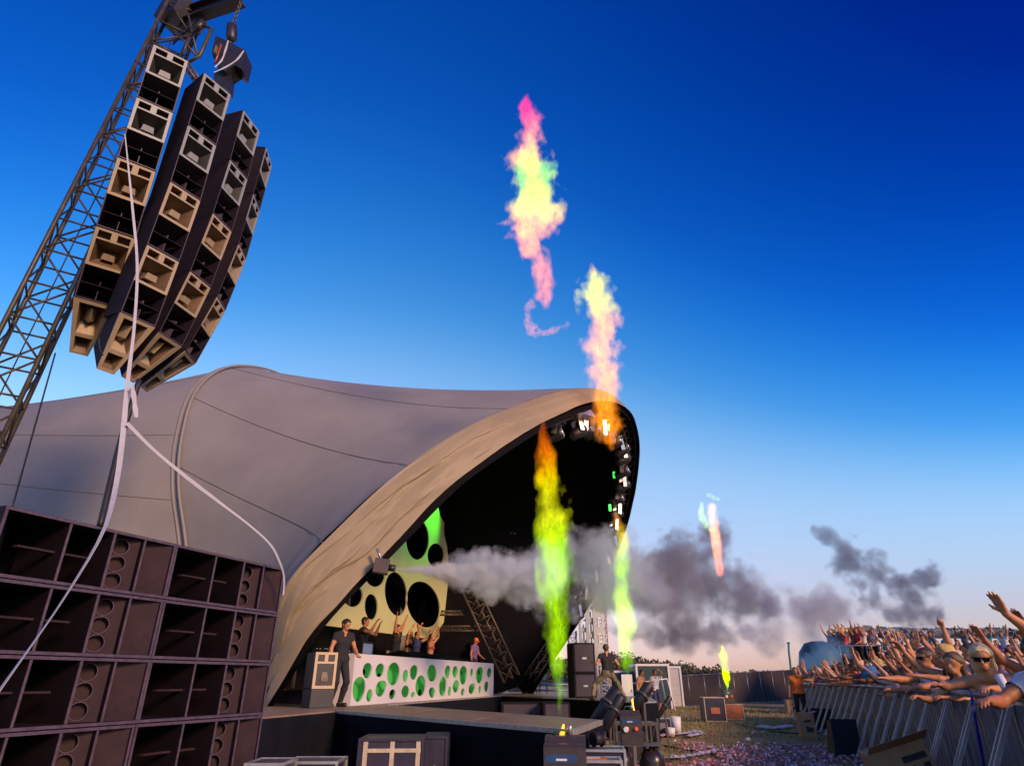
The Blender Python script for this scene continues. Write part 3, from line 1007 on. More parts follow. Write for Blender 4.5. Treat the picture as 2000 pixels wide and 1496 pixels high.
MB().box(0, 0.66, 0, 0.6, 0.0, 0.36, None, .01).build('body', M_BLACK, rk)
horn_cab('pale-fronted horn speaker on a case right of the raked truss', far_b + Vector((0, 0, .361)), 0.55, 0.66, 0.6, 0.66)

def plain_cab(name, label, base, rotz, w, d, h, m=None, group=None, handle=True):
    t = thing(name, label, 'speaker', base, rotz, group)
    MB().box(0, w, 0.0, d, 0.0, h, None, 0.02).build('cabinet', m or M_SUB, t)
    MB().box(.05, w - .05, -0.015, -0.001, 0.05, h - .05, None).build('grille', mat('grille_cloth', (0.05, 0.038, 0.055), .8, var=.2, scale=40, bump=.3, bscale=200), t)
    if handle:
        MB().box(w * .4, w * .6, -0.03, -0.016, h * .45, h * .52).build('handle', M_STEEL, t)
    return t
sb = atZ(1123, 1363, DK)
plain_cab('subwoofer', 'lower purple-black speaker cabinet of the tall pair behind the dancing man', sb, 0.16, 0.68, 0.8, 0.68)
plain_cab('subwoofer', 'upper purple-black speaker cabinet of the tall pair behind the dancing man', sb + Vector((0, 0, .682)), 0.16, 0.68, 0.8, 0.86)
g0 = atZ(1062, 1402, 0.0)
plain_cab('ground_subwoofer', 'wide dark ground speaker left of the tall green flame', atY(980, 1394, 19.6).xy.to_3d(), 0.05, 1.15, 0.8, .78)
plain_cab('ground_subwoofer', 'narrow dark ground speaker right beside the base of the tall green flame', atY(1062, 1400, 19.0).xy.to_3d(), 0.1, 0.72, 0.8, .80)

# ------------------------------------------------------------------ moving-head lamps under the arch
def lamp_proto():
    t = thing('stage_lamp', 'x', 'stage lamp')
    MB().box(-.05, .05, -.04, .04, -.10, 0.0).build('clamp', M_STEEL, t)
    MB().box(-.17, .17, -.13, .13, -.26, -.10, None, .03).build('base', M_BLACK, t)
    mb = MB()
    mb.box(-.19, -.15, -.05, .05, -.62, -.22).box(.15, .19, -.05, .05, -.62, -.22).box(-.19, .19, -.05, .05, -.30, -.25)
    y = mb.build('yoke', M_ALU, t)
    Mh = Matrix.Translation((0, 0, -.58)) @ Matrix.Rotation(R(62), 4, 'X')
    hd_ = MB().lathe([(0.07, -.26), (0.12, -.22), (0.135, -.05), (0.14, .10), (0.135, .16)], 14, Mh).build('head', M_BLACK, t)
    MB().lathe([(0.115, .161), (0.12, .172), (0.09, .19), (0.03, .20)], 14, Mh).build('lens', M_LENS, hd_)
    return t
lamp = lamp_proto()
LAMP_PX = ['second-brightest', '']
idxs = list(range(66, 161, 5))
names_ord = ['first', 'second', 'third', 'fourth', 'fifth', 'sixth', 'seventh', 'eighth', 'ninth', 'tenth', 'eleventh', 'twelfth', 'thirteenth', 'fourteenth', 'fifteenth', 'sixteenth', 'seventeenth', 'eighteenth', 'nineteenth', 'twentieth']
rr = random.Random(2)
for n_, k in enumerate(idxs):
    o = lamp if n_ == 0 else copy_tree(lamp)
    p = LIP[k] - FRONT_N * 0.55 + (cen - LIP[k]).normalized() * 0.58
    o.location = p
    o.rotation_euler = (rr.uniform(-.2, .2), rr.uniform(-.15, .15), rr.uniform(1.2, 2.2))
    o.scale = (1.35,) * 3
    tag(o, names_ord[n_] + ' moving-head lamp along the arch counting from its left end', 'stage lamp', 'stage lamps under the tent arch')
# wide flood fixture with silver reflector near the top of the arch
fl = thing('flood_lamp', 'wide silver flood lamp under the arch left of the moving heads', 'stage lamp', LIP[73] - FRONT_N * 0.4 + Vector((0, 0, -.35)), 0.6)
MB().hexa([(-.4, -.2, -.3), (.4, -.2, -.3), (.4, .2, -.3), (-.4, .2, -.3), (-.25, -.12, 0), (.25, -.12, 0), (.25, .12, 0), (-.25, .12, 0)]).build('reflector', M_ALU, fl)
MB().box(-.05, .05, -.05, .05, 0, .35).build('bracket', M_STEEL, fl)
# green laser bars on the far inside
for k, (px, py) in enumerate([(1199, 928), (1191, 992)]):
    P = atY(px, py, 24.5)
    t = thing('laser_bar', ['upper', 'lower'][k] + ' small green glowing light on the far inside of the tent', 'stage lamp', P)
    MB().box(-.07, .07, -.05, .05, -.16, .16, None, .02).build('housing', M_BLACK, t)
    MB().box(-.045, .045, -.062, -.051, -.13, .13).build('lit_face', mat('green_led', (0.05, .8, .1), emit=(0.05, 1, .1), estr=2.2), t)

# CO2 jet clamped to the arch, its blast built with the smoke
JET = atY(745, 1106, 14.2)
JTIP = atY(772, 1110, 14.25)
t = thing('smoke_cannon', 'dark smoke cannon clamped to the arch truss blowing to the right', 'smoke cannon', JET)
jd = (JTIP - JET).normalized()
MB().bar(JET - jd * 0.16, JET + jd * 0.16, 0.3, 0.3).build('body', mat('brown_black_paint', (0.06, .04, .035), .5), t, True)
MB().tube([JET + jd * 0.15, JTIP], 0.075, 12).build('barrel', M_BLACK, t, True)
MB().tube([JET + Vector((0, 0, .1)), JET + Vector((-.12, -.05, .38))], 0.035, 7).build('clamp', M_STEEL, t, True)

# spare bars and a tripod light near the foot of the arch
t = thing('floor_lamp', 'small lamp glowing inside one of the panel holes', 'stage lamp', (PB + dd * 0.9 + dn * 0.15 + Vector((0, 0, 2.0))))
MB().box(-.12, .12, -.1, .1, -.14, .14, None, .03).build('housing', M_BLACK, t)
for a, b in ((-.05, .05), (.05, .04), (0, -.05)):
    MB().lathe([(0.022, -.13), (.02, -.10)], 8, Matrix.Translation((a, 0, b)) @ Matrix.Rotation(R(90), 4, 'X') @ Matrix.Translation((0, 0, .23))).build('bulb', mat('led_warm', (.8, .5, .2), emit=(1, .6, .2), estr=3), t)
MB().bar((0, 0, .14), (0, 0, .5), .03).build('bracket', M_STEEL, t)
# ------------------------------------------------------------------ wall of sub speakers
SE = Vector((0.35, 0.937, 0)).normalized()
SNRM = Vector((SE.y, -SE.x, 0))
S0 = Vector((-4.25, 5.2, 0))
SW, SH, SD = 1.785, 0.57, 0.95
SBASE = 0.40
SROT = math.atan2(SE.y, SE.x)
def sub_meshes():
    W, H, D, T = SW - 0.006, SH - 0.006, SD, 0.03
    m = {}
    mb = MB()
    mb.box(0, W, 0, D, 0, T).box(0, W, 0, D, H - T, H).box(0, T, 0, D, T, H - T).box(W - T, W, 0, D, T, H - T).box(T, W - T, D - T, D, T, H - T)
    m['cabinet'] = (mb.mesh('cabinet'), M_SUB)
    m['back_shade'] = (MB().box(T + .002, W - T - .002, D - T - .012, D - T - .004, T + .002, H - T - .002).mesh('back_shade'), M_SUBSHADE)  # added dark sheet, stands in for the shade at the back of the box
    lip = MB()
    for a, b in (((0, 0), (W, 0)), ((0, H), (W, H))):
        z = T / 2 if a[1] == 0 else H - T / 2
        lip.box(0.0, W, -0.004, -0.001, z - T * .42, z + T * .42)
    for x in (T / 2, W - T / 2):
        lip.box(x - T * .42, x + T * .42, -0.006, -0.003, T, H - T)
    m['worn_front_edge'] = (lip.mesh('worn_front_edge'), M_EDGE)
    def slat(x0, y0, x1, y1, th):
        a = Vector((x0, y0)); b = Vector((x1, y1)); n = Vector((-(b - a).y, (b - a).x)).normalized() * th
        return MB().hexa([(a.x, a.y, T + .001), (b.x, b.y, T + .001), (b.x + n.x, b.y + n.y, T + .001), (a.x + n.x, a.y + n.y, T + .001),
                          (a.x, a.y, H - T - .001), (b.x, b.y, H - T - .001), (b.x + n.x, b.y + n.y, H - T - .001), (a.x + n.x, a.y + n.y, H - T - .001)])
    m['side_deflector'] = (slat(T + .002, 0.01, 0.40, 0.55, 0.018).mesh('side_deflector'), M_SUB)
    x1 = 0.335 * W
    m['divider'] = (MB().box(x1 - .011, x1 + .011, 0.012, 0.62, T + .001, H - T - .001).mesh('divider'), M_SUBSHADE)
    x2 = 0.59 * W
    m['divider_wide'] = (MB().box(x2 - .013, x2 + .013, 0.008, D - T - .01, T + .001, H - T - .001).mesh('divider'), M_SUBSHADE)
    x3 = 0.785 * W
    m['divider_port'] = (MB().box(x3 - .011, x3 + .011, 0.008, 0.12, T + .001, H - T - .001).mesh('divider'), M_SUBSHADE)
    m['brace'] = (MB().box(0.42 * x1, x1 - .012, 0.10, 0.16, H * .5 - .009, H * .5 + .009).box(x1 + .012, x2 - .14, 0.10, 0.16, H * .5 - .009, H * .5 + .009).mesh('brace'), M_SUBIN)
    m['upright_rib'] = (MB().box(x1 + .16, x1 + .18, 0.25, 0.5, T + .03, H * .42).mesh('upright_rib'), M_SUBIN)
    m['upright_rib_b'] = (MB().box(x1 + .16, x1 + .18, 0.25, 0.5, H * .58, H - T - .05).mesh('upright_rib'), M_SUBIN)
    # port panel with three round holes, angled
    L_ = 0.40
    hz = [ellipse(L_ * .5, T + (H - 2 * T) * f, 0.088, 0.074, 22) for f in (0.18, 0.5, 0.82)]
    pm = MB().holed([(0, T + .002), (L_, T + .002), (L_, H - T - .002), (0, H - T - .002)], hz, 0.0, 0.022)
    a = Vector((x2 + 0.03, 0.20)); b = Vector((x3 - .014, 0.05))
    ang = math.atan2((b - a).y, (b - a).x)
    Mx = Matrix.Translation((a.x, a.y, 0)) @ Matrix.Rotation(ang, 4, 'Z') @ Matrix.Scale((b - a).length / L_, 4, (1, 0, 0))
    pm.v = [tuple(Mx @ Vector(v)) for v in pm.v]
    m['port_panel'] = (pm.mesh('port_panel'), M_SUBIN)
    bk = MB().box(.02, L_ - .02, .075, .085, T + .004, H - T - .004)
    bk.v = [tuple(Mx @ Vector(v)) for v in bk.v]
    m['divider_edge'] = (MB().box(x1 - .011, x1 + .011, .004, .011, T + .001, H - T - .001).mesh('divider_edge'), M_EDGE)
    m['divider_edge_b'] = (MB().box(x2 - .013, x2 + .013, .001, .007, T + .001, H - T - .001).mesh('divider_edge'), M_EDGE)
    m['divider_edge_c'] = (MB().box(x3 - .011, x3 + .011, .001, .007, T + .001, H - T - .001).mesh('divider_edge'), M_EDGE)
    m['port_backing'] = (bk.mesh('port_backing'), M_SUBIN)
    rg = MB()
    for f in (0.18, 0.5, 0.82):
        c = Mx @ Vector((L_ * .5, -0.004, T + (H - 2 * T) * f))
        k = (b - a).length / L_
        pts = [c + Vector((math.cos(q) * .09 * k * math.cos(ang), math.cos(q) * .09 * k * math.sin(ang), math.sin(q) * .076)) for q in [2 * math.pi * i / 20 for i in range(21)]]
        rg.tube(pts, 0.005, 5, cap=False)
    m['port_rings'] = (rg.mesh('port_rings'), M_EDGE)
    m['reflector'] = (slat(x3 + .014, 0.14, W - T - .004, 0.012, 0.018).mesh('reflector'), M_SUBIN)
    return m
SUBM = sub_meshes()
plinth = thing('sub_plinth', 'low black plinth under the wall of sub speakers', 'plinth', S0, SROT)
MB().box(0.02, SW * 2 - .02, 0.02, SD, 0, SBASE - .002).build('box', M_BLACK, plinth)
rown = ['top', 'second', 'third', 'bottom']
coln = ['near left', 'far right']
proto = None
for c in range(2):
    for r in range(4):
        z = SBASE + (3 - r) * SH
        jit = random.Random(c * 10 + r)
        loc = S0 + SE * (c * SW + jit.uniform(-.004, .004)) + SNRM * jit.uniform(-.008, .008) + Vector((0, 0, z))
        lab = '%s-row sub speaker in the %s column of the speaker wall' % (rown[r], coln[c])
        if proto is None:
            t = thing('sub_speaker', lab, 'speaker', loc, SROT, 'sub speakers in the wall')
            made = {}
            for k, (me, mm) in SUBM.items():
                nm = {'divider_wide': 'divider', 'divider_port': 'divider', 'upright_rib_b': 'upright_rib', 'divider_edge_b': 'divider_edge', 'divider_edge_c': 'divider_edge'}.get(k, k)
                par = {'divider_edge': 'divider', 'divider_edge_b': 'divider_wide', 'divider_edge_c': 'divider_port', 'port_rings': 'port_panel', 'port_backing': 'port_panel', 'back_shade': 'cabinet', 'worn_front_edge': 'cabinet'}.get(k)
                o = made[k] = link(nm, me, mm, made[par] if par else t)
                if nm == 'port_rings':
                    tag(o, kind='stuff')
            proto = t
        else:
            t = copy_tree(proto)
            t.location = loc
            tag(t, lab)

# ------------------------------------------------------------------ hanging speaker array
AW, AH, AQ = 0.60, 1.2454, 0.5255
K8 = 0.8
COLS = [[-8.183, 9.641, 14.451, -0.915, 0.018, 0.085, 0.159, 0.357, 0.493], [-7.175, 10.122, 14.128, -0.507, 0.033, 0.083, 0.082, 0.176, 0.207],
        [-6.725, 11.269, 14.224, -0.192, 0.047, 0.057, 0.101, 0.173, 0.281], [-6.654, 12.616, 14.37, 0.145, 0.062, 0.058, 0.072, 0.162, 0.284]]
M_HORNF = mat('horn_frame_cream', (0.36, 0.28, 0.18), 0.5, var=0.12, scale=6, bump=0.04, bscale=30, dirt=0.15)
def array_meshes():
    W, H = AW - .006, AH - .012
    D, Wb = 0.70, AW * .70
    q = AH * AQ
    e = 0.012
    m = {}
    # local: x right, y into the box, z down from 0 to -H. cabinet tapering to the back
    def taper(x, y): return W / 2 + (x - W / 2) * (1 - (1 - Wb / W) * y / D)
    mb = MB()
    T = 0.022
    def pane(x0, x1, z0, z1, y0, y1):
        vs = []
        for z in (z0, z1):
            for (x, y) in ((x0, y0), (x1, y0), (x1, y1), (x0, y1)):
                vs.append((taper(x, y), y, z))
        return mb.hexa(vs)
    pane(0, T, -H, 0, 0, D); pane(W - T, W, -H, 0, 0, D); pane(T, W - T, -T, 0, 0, D); pane(T, W - T, -H, -H + T, 0, D)
    pane(T, W - T, -H + T, -T, D - .02, D)
    m['cabinet'] = (mb.mesh('cabinet'), M_SUB)
    # horn baffle
    fb = 0.035
    s_top, s_bot = -0.045, -0.165
    h_top, h_bot = -0.195, -q + 0.045
    out = [(T * .3, -q), (W - T * .3, -q), (W - T * .3, -0.008), (T * .3, -0.008)]
    holes = [[(0.06, s_bot), (W * .42, s_bot), (W * .42, s_top), (.06, s_top)], [(W * .58, s_bot), (W - .06, s_bot), (W - .06, s_top), (W * .58, s_top)],
             [(.055, h_bot), (W - .055, h_bot), (W - .055, h_top), (.055, h_top)]]
    m['horn_frame'] = (MB().holed(out, holes, -0.006, 0.018).mesh('horn_frame'), M_HORNF)
    # flared horn: four walls from the opening to a small throat
    ring0 = [(.056, .0181, h_bot + .001), (W - .056, .0181, h_bot + .001), (W - .056, .0181, h_top - .001), (.056, .0181, h_top - .001)]
    cz = (h_top + h_bot) / 2 - .03
    ring1 = [(W * .3, .34, cz - .05), (W * .7, .34, cz - .05), (W * .7, .34, cz + .09), (W * .3, .34, cz + .09)]
    m['horn_flare'] = (MB().add(ring0 + ring1, [(0, 1, 5, 4), (1, 2, 6, 5), (2, 3, 7, 6), (3, 0, 4, 7), (4, 5, 6, 7)]).mesh('horn_flare'), M_HORN)
    m['phase_plug'] = (MB().hexa([(W * .33, .10, cz - .07), (W * .67, .10, cz - .07), (W * .62, .30, cz - .06), (W * .38, .30, cz - .06),
                                  (W * .36, .07, cz + .03), (W * .64, .07, cz + .03), (W * .6, .30, cz + .05), (W * .4, .30, cz + .05)]).mesh('phase_plug'), M_HORNF)
    # slots behind the two small openings
    for k, (x0, x1) in enumerate(((.06, W * .42), (W * .58, W - .06))):
        m['slot_%d' % k] = (MB().add([(x0, .0182, s_bot), (x1, .0182, s_bot), (x1, .0182, s_top), (x0, .0182, s_top), (x0 + .01, .16, s_bot + .01), (x1 - .01, .16, s_bot + .01), (x1 - .01, .16, s_top - .02), (x0 + .01, .16, s_top - .02)],
                                     [(0, 1, 5, 4), (1, 2, 6, 5), (2, 3, 7, 6), (3, 0, 4, 7), (4, 5, 6, 7)]).mesh('slot'), M_HORN)
    # bass section: slanted board, shelf and fins
    m['bass_board'] = (MB().hexa([(T + .002, .02, -q - .004), (W - T - .002, .02, -q - .004), (W - T - .08, .42, -q - .20), (T + .08, .42, -q - .20),
                                  (T + .002, .02, -q + .012), (W - T - .002, .02, -q + .012), (W - T - .08, .42, -q - .18), (T + .08, .42, -q - .18)]).mesh('bass_board'), M_BLACK)
    zs = -q - (H - q) * .52
    m['shelf'] = (MB().hexa([(T + .005, .03, zs - .008), (W - T - .005, .03, zs - .008), (W - .12, .4, zs - .008), (.12, .4, zs - .008), (T + .005, .03, zs + .008), (W - T - .005, .03, zs + .008), (W - .12, .4, zs + .008), (.12, .4, zs + .008)]).mesh('shelf'), M_SUB)
    m['fin'] = (MB().box(W * .5 - .006, W * .5 + .006, .05, .3, -H + T + .002, zs - .09).mesh('fin'), M_EDGE)
    m['fin_b'] = (MB().box(W * .5 - .006, W * .5 + .006, .05, .3, zs + .009, zs + .07).mesh('fin'), M_EDGE)
    lip = MB()
    lip.box(.004, W - .004, -.003, -.0005, -H + .004, -H + T - .002)
    for x in (.011, W - .011):
        lip.box(x - .006, x + .006, -.003, -.0005, -H + T, -q - .004)
    m['worn_front_edge'] = (lip.mesh('worn_front_edge'), M_EDGE)
    return m
def down_meshes():
    W, H = AW - .006, 0.98
    wb = W * 0.46
    D = 0.6
    m = {}
    def X(x, z):
        k = 1 - (1 - wb / W) * (-z / H)
        return W / 2 + (x - W / 2) * k
    def ringz(z, y, ins): return [(X(ins, z), y, z), (X(W - ins, z), y, z)]
    front = [(X(0, -H), -H), (X(W, -H), -H), (W, 0), (0, 0)]
    def quadh(x0, x1, z0, z1): return [(X(x0, z0), z0), (X(x1, z0), z0), (X(x1, z1), z1), (X(x0, z1), z1)]
    h1 = quadh(.09, W - .09, -.60, -.055); h2 = quadh(.10, W - .10, -H + .05, -.66)
    m['baffle'] = (MB().holed(front, [h1, h2], 0, .018).mesh('baffle'), M_HORNF)
    sh = MB()
    b = [(X(0, -H), .0181, -H), (X(W, -H), .0181, -H), (W, .0181, 0), (0, .0181, 0)]
    k = [(W * .32, D, -H * .8), (W * .68, D, -H * .8), (W * .8, D, -.05), (W * .2, D, -.05)]
    sh.add(b + k, [(0, 1, 5, 4), (1, 2, 6, 5), (2, 3, 7, 6), (3, 0, 4, 7), (4, 5, 6, 7)])
    m['cabinet'] = (sh.mesh('cabinet'), M_SUB)
    def flare(hl, cz, tw, th, dep, nm):
        r0 = [(x, .0182, z) for x, z in hl]
        r1 = [(W * .5 - tw, dep, cz - th), (W * .5 + tw, dep, cz - th), (W * .5 + tw, dep, cz + th), (W * .5 - tw, dep, cz + th)]
        return (MB().add(r0 + r1, [(0, 1, 5, 4), (1, 2, 6, 5), (2, 3, 7, 6), (3, 0, 4, 7), (4, 5, 6, 7)]).mesh(nm), M_HORN)
    m['horn_flare'] = flare(h1, -.27, .10, .13, .3, 'horn_flare')
    m['horn_flare_b'] = flare(h2, -.76, .05, .03, .22, 'horn_flare')
    m['phase_plug'] = (MB().add([(W * .5, .04, -.12), (W * .5 - .07, .2, -.20), (W * .5 + .07, .2, -.20), (W * .5, .03, -.36), (W * .5 - .08, .2, -.40), (W * .5 + .08, .2, -.40), (W * .5, .2, -.47)],
                                [(0, 1, 4, 3), (0, 3, 5, 2), (3, 4, 6), (3, 6, 5), (0, 2, 1)]).mesh('phase_plug'), M_HORNF)
    m['lower_lip'] = (MB().hexa([(X(.10, -.60), .02, -.598), (X(W - .10, -.60), .02, -.598), (W * .62, .25, -.45), (W * .38, .25, -.45),
                                 (X(.10, -.6), .02, -.59), (X(W - .1, -.6), .02, -.59), (W * .62, .25, -.44), (W * .38, .25, -.44)]).mesh('lower_lip'), M_HORNF)
    return m
AM, DM = array_meshes(), down_meshes()
a_proto = d_proto = None
coln = ['first', 'second', 'third', 'rightmost']
rown = ['top', 'second', 'third', 'fourth']
ARR_BOT = []
for ci, c in enumerate(COLS):
    yaw, roll = c[3], c[4]
    P = Vector((c[0] * K8, c[1] * K8, (c[2] - EYE) * K8 + EYE))
    n = Vector((math.cos(yaw), math.sin(yaw), 0))
    e = Vector((-math.sin(yaw), math.cos(yaw), 0)) * math.cos(roll) + Vector((0, 0, math.sin(roll)))
    up = n.cross(e)
    pit = list(c[5:9])
    pit.append(pit[-1] + [0.30, 0.42, 0.48, 0.5][ci])
    for k in range(5):
        a = pit[k]
        dnv = -up * math.cos(a) - n * math.sin(a)
        inn = dnv.cross(e)
        if inn.dot(n) > 0: inn = -inn
        Mx = Matrix(((e.x, inn.x, -dnv.x, P.x), (e.y, inn.y, -dnv.y, P.y), (e.z, inn.z, -dnv.z, P.z), (0, 0, 0, 1)))
        if k < 4:
            lab = '%s horn box of the %s column in the hanging speaker array' % (rown[k], coln[ci])
            if a_proto is None:
                t = thing('array_speaker', lab, 'speaker', group='boxes of the hanging array')
                made = {}
                for nm, (me, mm) in AM.items():
                    par = {'slot_0': 'horn_frame', 'slot_1': 'horn_frame', 'phase_plug': 'horn_flare', 'worn_front_edge': 'cabinet'}.get(nm)
                    made[nm] = link({'slot_0': 'slot', 'slot_1': 'slot', 'fin_b': 'fin'}.get(nm, nm), me, mm, made[par] if par else t)
                a_proto = t
            else:
                t = copy_tree(a_proto)
        else:
            lab = 'tapered wooden down-firing box at the foot of the %s array column' % coln[ci]
            if d_proto is None:
                t = thing('downfill_speaker', lab, 'speaker', group='down-firing boxes of the array')
                made = {}
                for nm, (me, mm) in DM.items():
                    par = {'phase_plug': 'horn_flare', 'lower_lip': 'horn_flare'}.get(nm)
                    made[nm] = link({'horn_flare_b': 'horn_flare'}.get(nm, nm), me, mm, made[par] if par else t)
                d_proto = t
            else:
                t = copy_tree(d_proto)
        tag(t, lab)
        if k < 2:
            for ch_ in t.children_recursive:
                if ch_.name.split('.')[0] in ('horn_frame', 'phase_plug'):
                    ch_.material_slots[0].link = 'OBJECT'; ch_.material_slots[0].material = M_COOLFRAME
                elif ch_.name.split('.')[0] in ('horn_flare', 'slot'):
                    ch_.material_slots[0].link = 'OBJECT'; ch_.material_slots[0].material = M_COOLHORN
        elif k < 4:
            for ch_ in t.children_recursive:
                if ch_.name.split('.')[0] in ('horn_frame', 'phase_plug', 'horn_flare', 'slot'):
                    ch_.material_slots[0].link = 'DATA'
        t.location = Mx.to_translation()
        t.rotation_euler = Mx.to_euler()
        P = P + dnv * AH
    ARR_BOT.append((P, e, n))

# ------------------------------------------------------------------ lattice mast, jib, hoist and fly bar
mast = thing('lattice_mast', 'leaning four-legged steel lattice mast behind the hanging array', 'mast', (-9.5, 10.0, 0))
def mast_pt(z, cx, cy):
    return Vector((-9.5 + 0.094 * z + cx, 10.0 + cy, z))
MC = [(-.48, .1), (-.1, -.48), (.48, -.1), (.1, .48)]
MTOP = 15.9
for cx, cy in MC:
    MB().tube([mast_pt(0, cx, cy), mast_pt(MTOP, cx, cy)], 0.042, 8).build('leg', M_MAST, mast, True)
bay = 0.72
nb = int(MTOP / bay)
for i in range(nb):
    z0, z1 = i * bay, (i + 1) * bay
    for a in range(4):
        b = (a + 1) % 4
        p, q_ = (a, b) if i % 2 == 0 else (b, a)
        MB().tube([mast_pt(z0, *MC[p]), mast_pt(z1, *MC[q_])], 0.02, 6).build('diagonal', M_MAST, mast, True)
        MB().tube([mast_pt(z1, *MC[a]), mast_pt(z1, *MC[b])], 0.02, 6).build('rung', M_MAST, mast, True)
MB().tube([mast_pt(0.3, 0, 0), mast_pt(MTOP, 0, 0)], 0.012, 5).build('cable', M_RUBBER, mast, True)
# head plate
H0 = mast_pt(MTOP, 0, 0)
JEND = atY(476, -6, 9.0)
jdir = (JEND - H0).normalized()
MB().bar(H0 - jdir * .5 + Vector((0, 0, .05)), H0 + jdir * .35 + Vector((0, 0, .05)), 0.75, 0.55).build('head_box', M_BLACK, mast, True)
mb = MB()
A_, B_ = H0 + jdir * .3, JEND + jdir * .05
sidev = jdir.cross(Vector((0, 0, 1))).normalized()
upv = sidev.cross(jdir)
mb.bar(A_ + upv * .19, B_ + upv * .19, 0.26, 0.03, upv).bar(A_ - upv * .19, B_ - upv * .19, 0.26, 0.03, upv).bar(A_, B_, 0.03, 0.36, upv)
mb.build('jib_beam', M_BLACK, mast, True)
MB().add([H0 - Vector((0, 0, .2)), H0 + jdir * 1.0 - upv * .2, H0 - Vector((0, 0, 1.0)), H0 - Vector((0, 0, .2)) + sidev * .03, H0 + jdir * 1.0 - upv * .2 + sidev * .03, H0 - Vector((0, 0, 1.0)) + sidev * .03],
         [(0, 1, 2), (5, 4, 3), (0, 3, 4, 1), (1, 4, 5, 2), (2, 5, 3, 0)]).build('gusset_plate', M_BLACK, mast, True)
# bracket frame hanging at the mast head
brk = [atY(*p, 9.4) for p in ((395, 50), (414, 57), (390, 110), (368, 122))]
MB().tube(brk, 0.04, 6).build('bracket', M_MAST, mast, True)
MB().tube([atY(380, 60, 9.4), atY(398, 45, 9.4)], 0.09, 8).build('motor', M_BLACK, mast, True)
for a, b in (((368, 30), (386, 112)), ((340, 60), (384, 110)), ((372, 70), (356, 108))):
    MB().tube([atY(*a, 9.5), atY(*b, 9.5)], 0.025, 6).build('strut', M_MAST, mast, True)

hoist = thing('chain_hoist', 'black chain hoist hanging from the end of the jib beam', 'hoist', atY(455, 70, 9.0))
CH0, CH1 = atY(470, 6, 9.0), atY(456, 46, 9.0)
nl = 9
for i in range(nl):
    c = CH0.lerp(CH1, (i + .5) / nl)
    u = Vector((1, 0, 0)) if i % 2 else Vector((0, 1, 0))
    lpts = [c + u * math.cos(a) * 0.03 + Vector((0, 0, math.sin(a) * 0.055)) for a in [2 * math.pi * k / 10 for k in range(11)]]
    MB().tube(lpts, 0.012, 5, cap=False).build('chain_link', M_DARKSTEEL, hoist, True)
MB().tube([atY(456, 48, 9.0), atY(453, 52, 9.0), atY(452, 76, 9.0), atY(451, 82, 9.0)], [0.05, 0.11, 0.11, 0.04], 10).build('motor_body', M_BLACK, hoist, True)
MB().tube([atY(451, 80, 9.0), atY(449, 95, 9.0)], 0.025, 6).build('hook', M_DARKSTEEL, hoist, True)

fly = thing('fly_bar', 'black steel fly bar with slings holding up the speaker array', 'rigging', atY(448, 110, 8.9))
def prism_px(pts, Y, th, name, m, parent):
    f = [atY(*p, Y) for p in pts]; b = [p + Vector((0, th, 0)) for p in f]
    n = len(f)
    return MB().add(f + b, [tuple(range(n)), tuple(range(2 * n - 1, n - 1, -1))] + [((i + 1) % n, i, n + i, n + (i + 1) % n) for i in range(n)]).build(name, m, parent, True)
prism_px([(421, 70), (447, 82), (479, 99), (480, 104), (472, 135), (458, 128), (440, 140), (424, 130), (413, 104)], 8.85, 0.35, 'plate', M_BLACK, fly)
prism_px([(418, 138), (453, 128), (447, 178), (418, 160)], 8.95, 0.2, 'hanger', M_BLACK, fly)
MB().tube([atY(432, 88, 8.7), atY(425, 110, 8.7), atY(419, 125, 8.7)], 0.02, 6).build('red_shackle', mat('red_shackle', (.35, .08, .05), .4, metal=.3), fly, True)
MB().bar(atY(424, 92, 8.72), atY(420, 104, 8.72), .07, .03).build('gold_clip', mat('brass', (.6, .35, .08), .35, metal=.8), fly, True)
def ribbon(name, pts, widths, label, m=None, cat='strap', twist=0.0, normal=Vector((0.3, -1, 0.1))):
    "thin webbing strip with a little thickness, through world points"
    C_ = catmull([tuple(p) for p in pts], 40)
    Wd = catmull([(w, 0) for w in widths], 40) if len(widths) == len(pts) else None
    vs, fs = [], []
    for i in range(40):
        p = Vector(C_[i])
        d = Vector(C_[min(i + 1, 39)]) - Vector(C_[max(i - 1, 0)])
        d.normalize()
        tw = 0.75 * math.sin(twist * i / 39)
        sd = d.cross(normal).normalized()
        nn = sd.cross(d)
        s2 = sd * math.cos(tw) + nn * math.sin(tw)
        n2 = d.cross(s2)
        w = widths[0] if Wd is None else float(Wd[i][0])
        w *= 0.92 + 0.16 * math.sin(i * 0.37 + len(pts))
        for a, b in ((-1, -1), (1, -1), (1, 1), (-1, 1)):
            vs.append(p + s2 * (a * w / 2) + n2 * (b * 0.002))
    for i in range(39):
        for k in range(4):
            fs.append((i * 4 + k, i * 4 + (k + 1) % 4, i * 4 + 4 + (k + 1) % 4, i * 4 + 4 + k))
    fs += [(3, 2, 1, 0), (156, 157, 158, 159)]
    o = MB().add(vs, fs, smooth=False).build(name, m or M_STRAP, origin=pts[0])
    return tag(o, label, cat)
ribbon('sling', [atY(446, 80, 8.65), atY(440, 100, 8.65), atY(433, 118, 8.6), atY(420, 132, 8.5)], [.035], 'steep pale sling strap on the fly bar', cat='sling')
ribbon('sling', [atY(476, 100, 8.65), atY(462, 118, 8.6), atY(440, 132, 8.55), atY(418, 142, 8.5)], [.035], 'curving pale sling strap on the right of the fly bar', cat='sling')
straight_truss('link_truss', 'short steel frame bar linking the tops of the first two array columns', atY(362, 125, 8.5), atY(386, 160, 8.6), 0.12, 0.02, 0.01, 4)

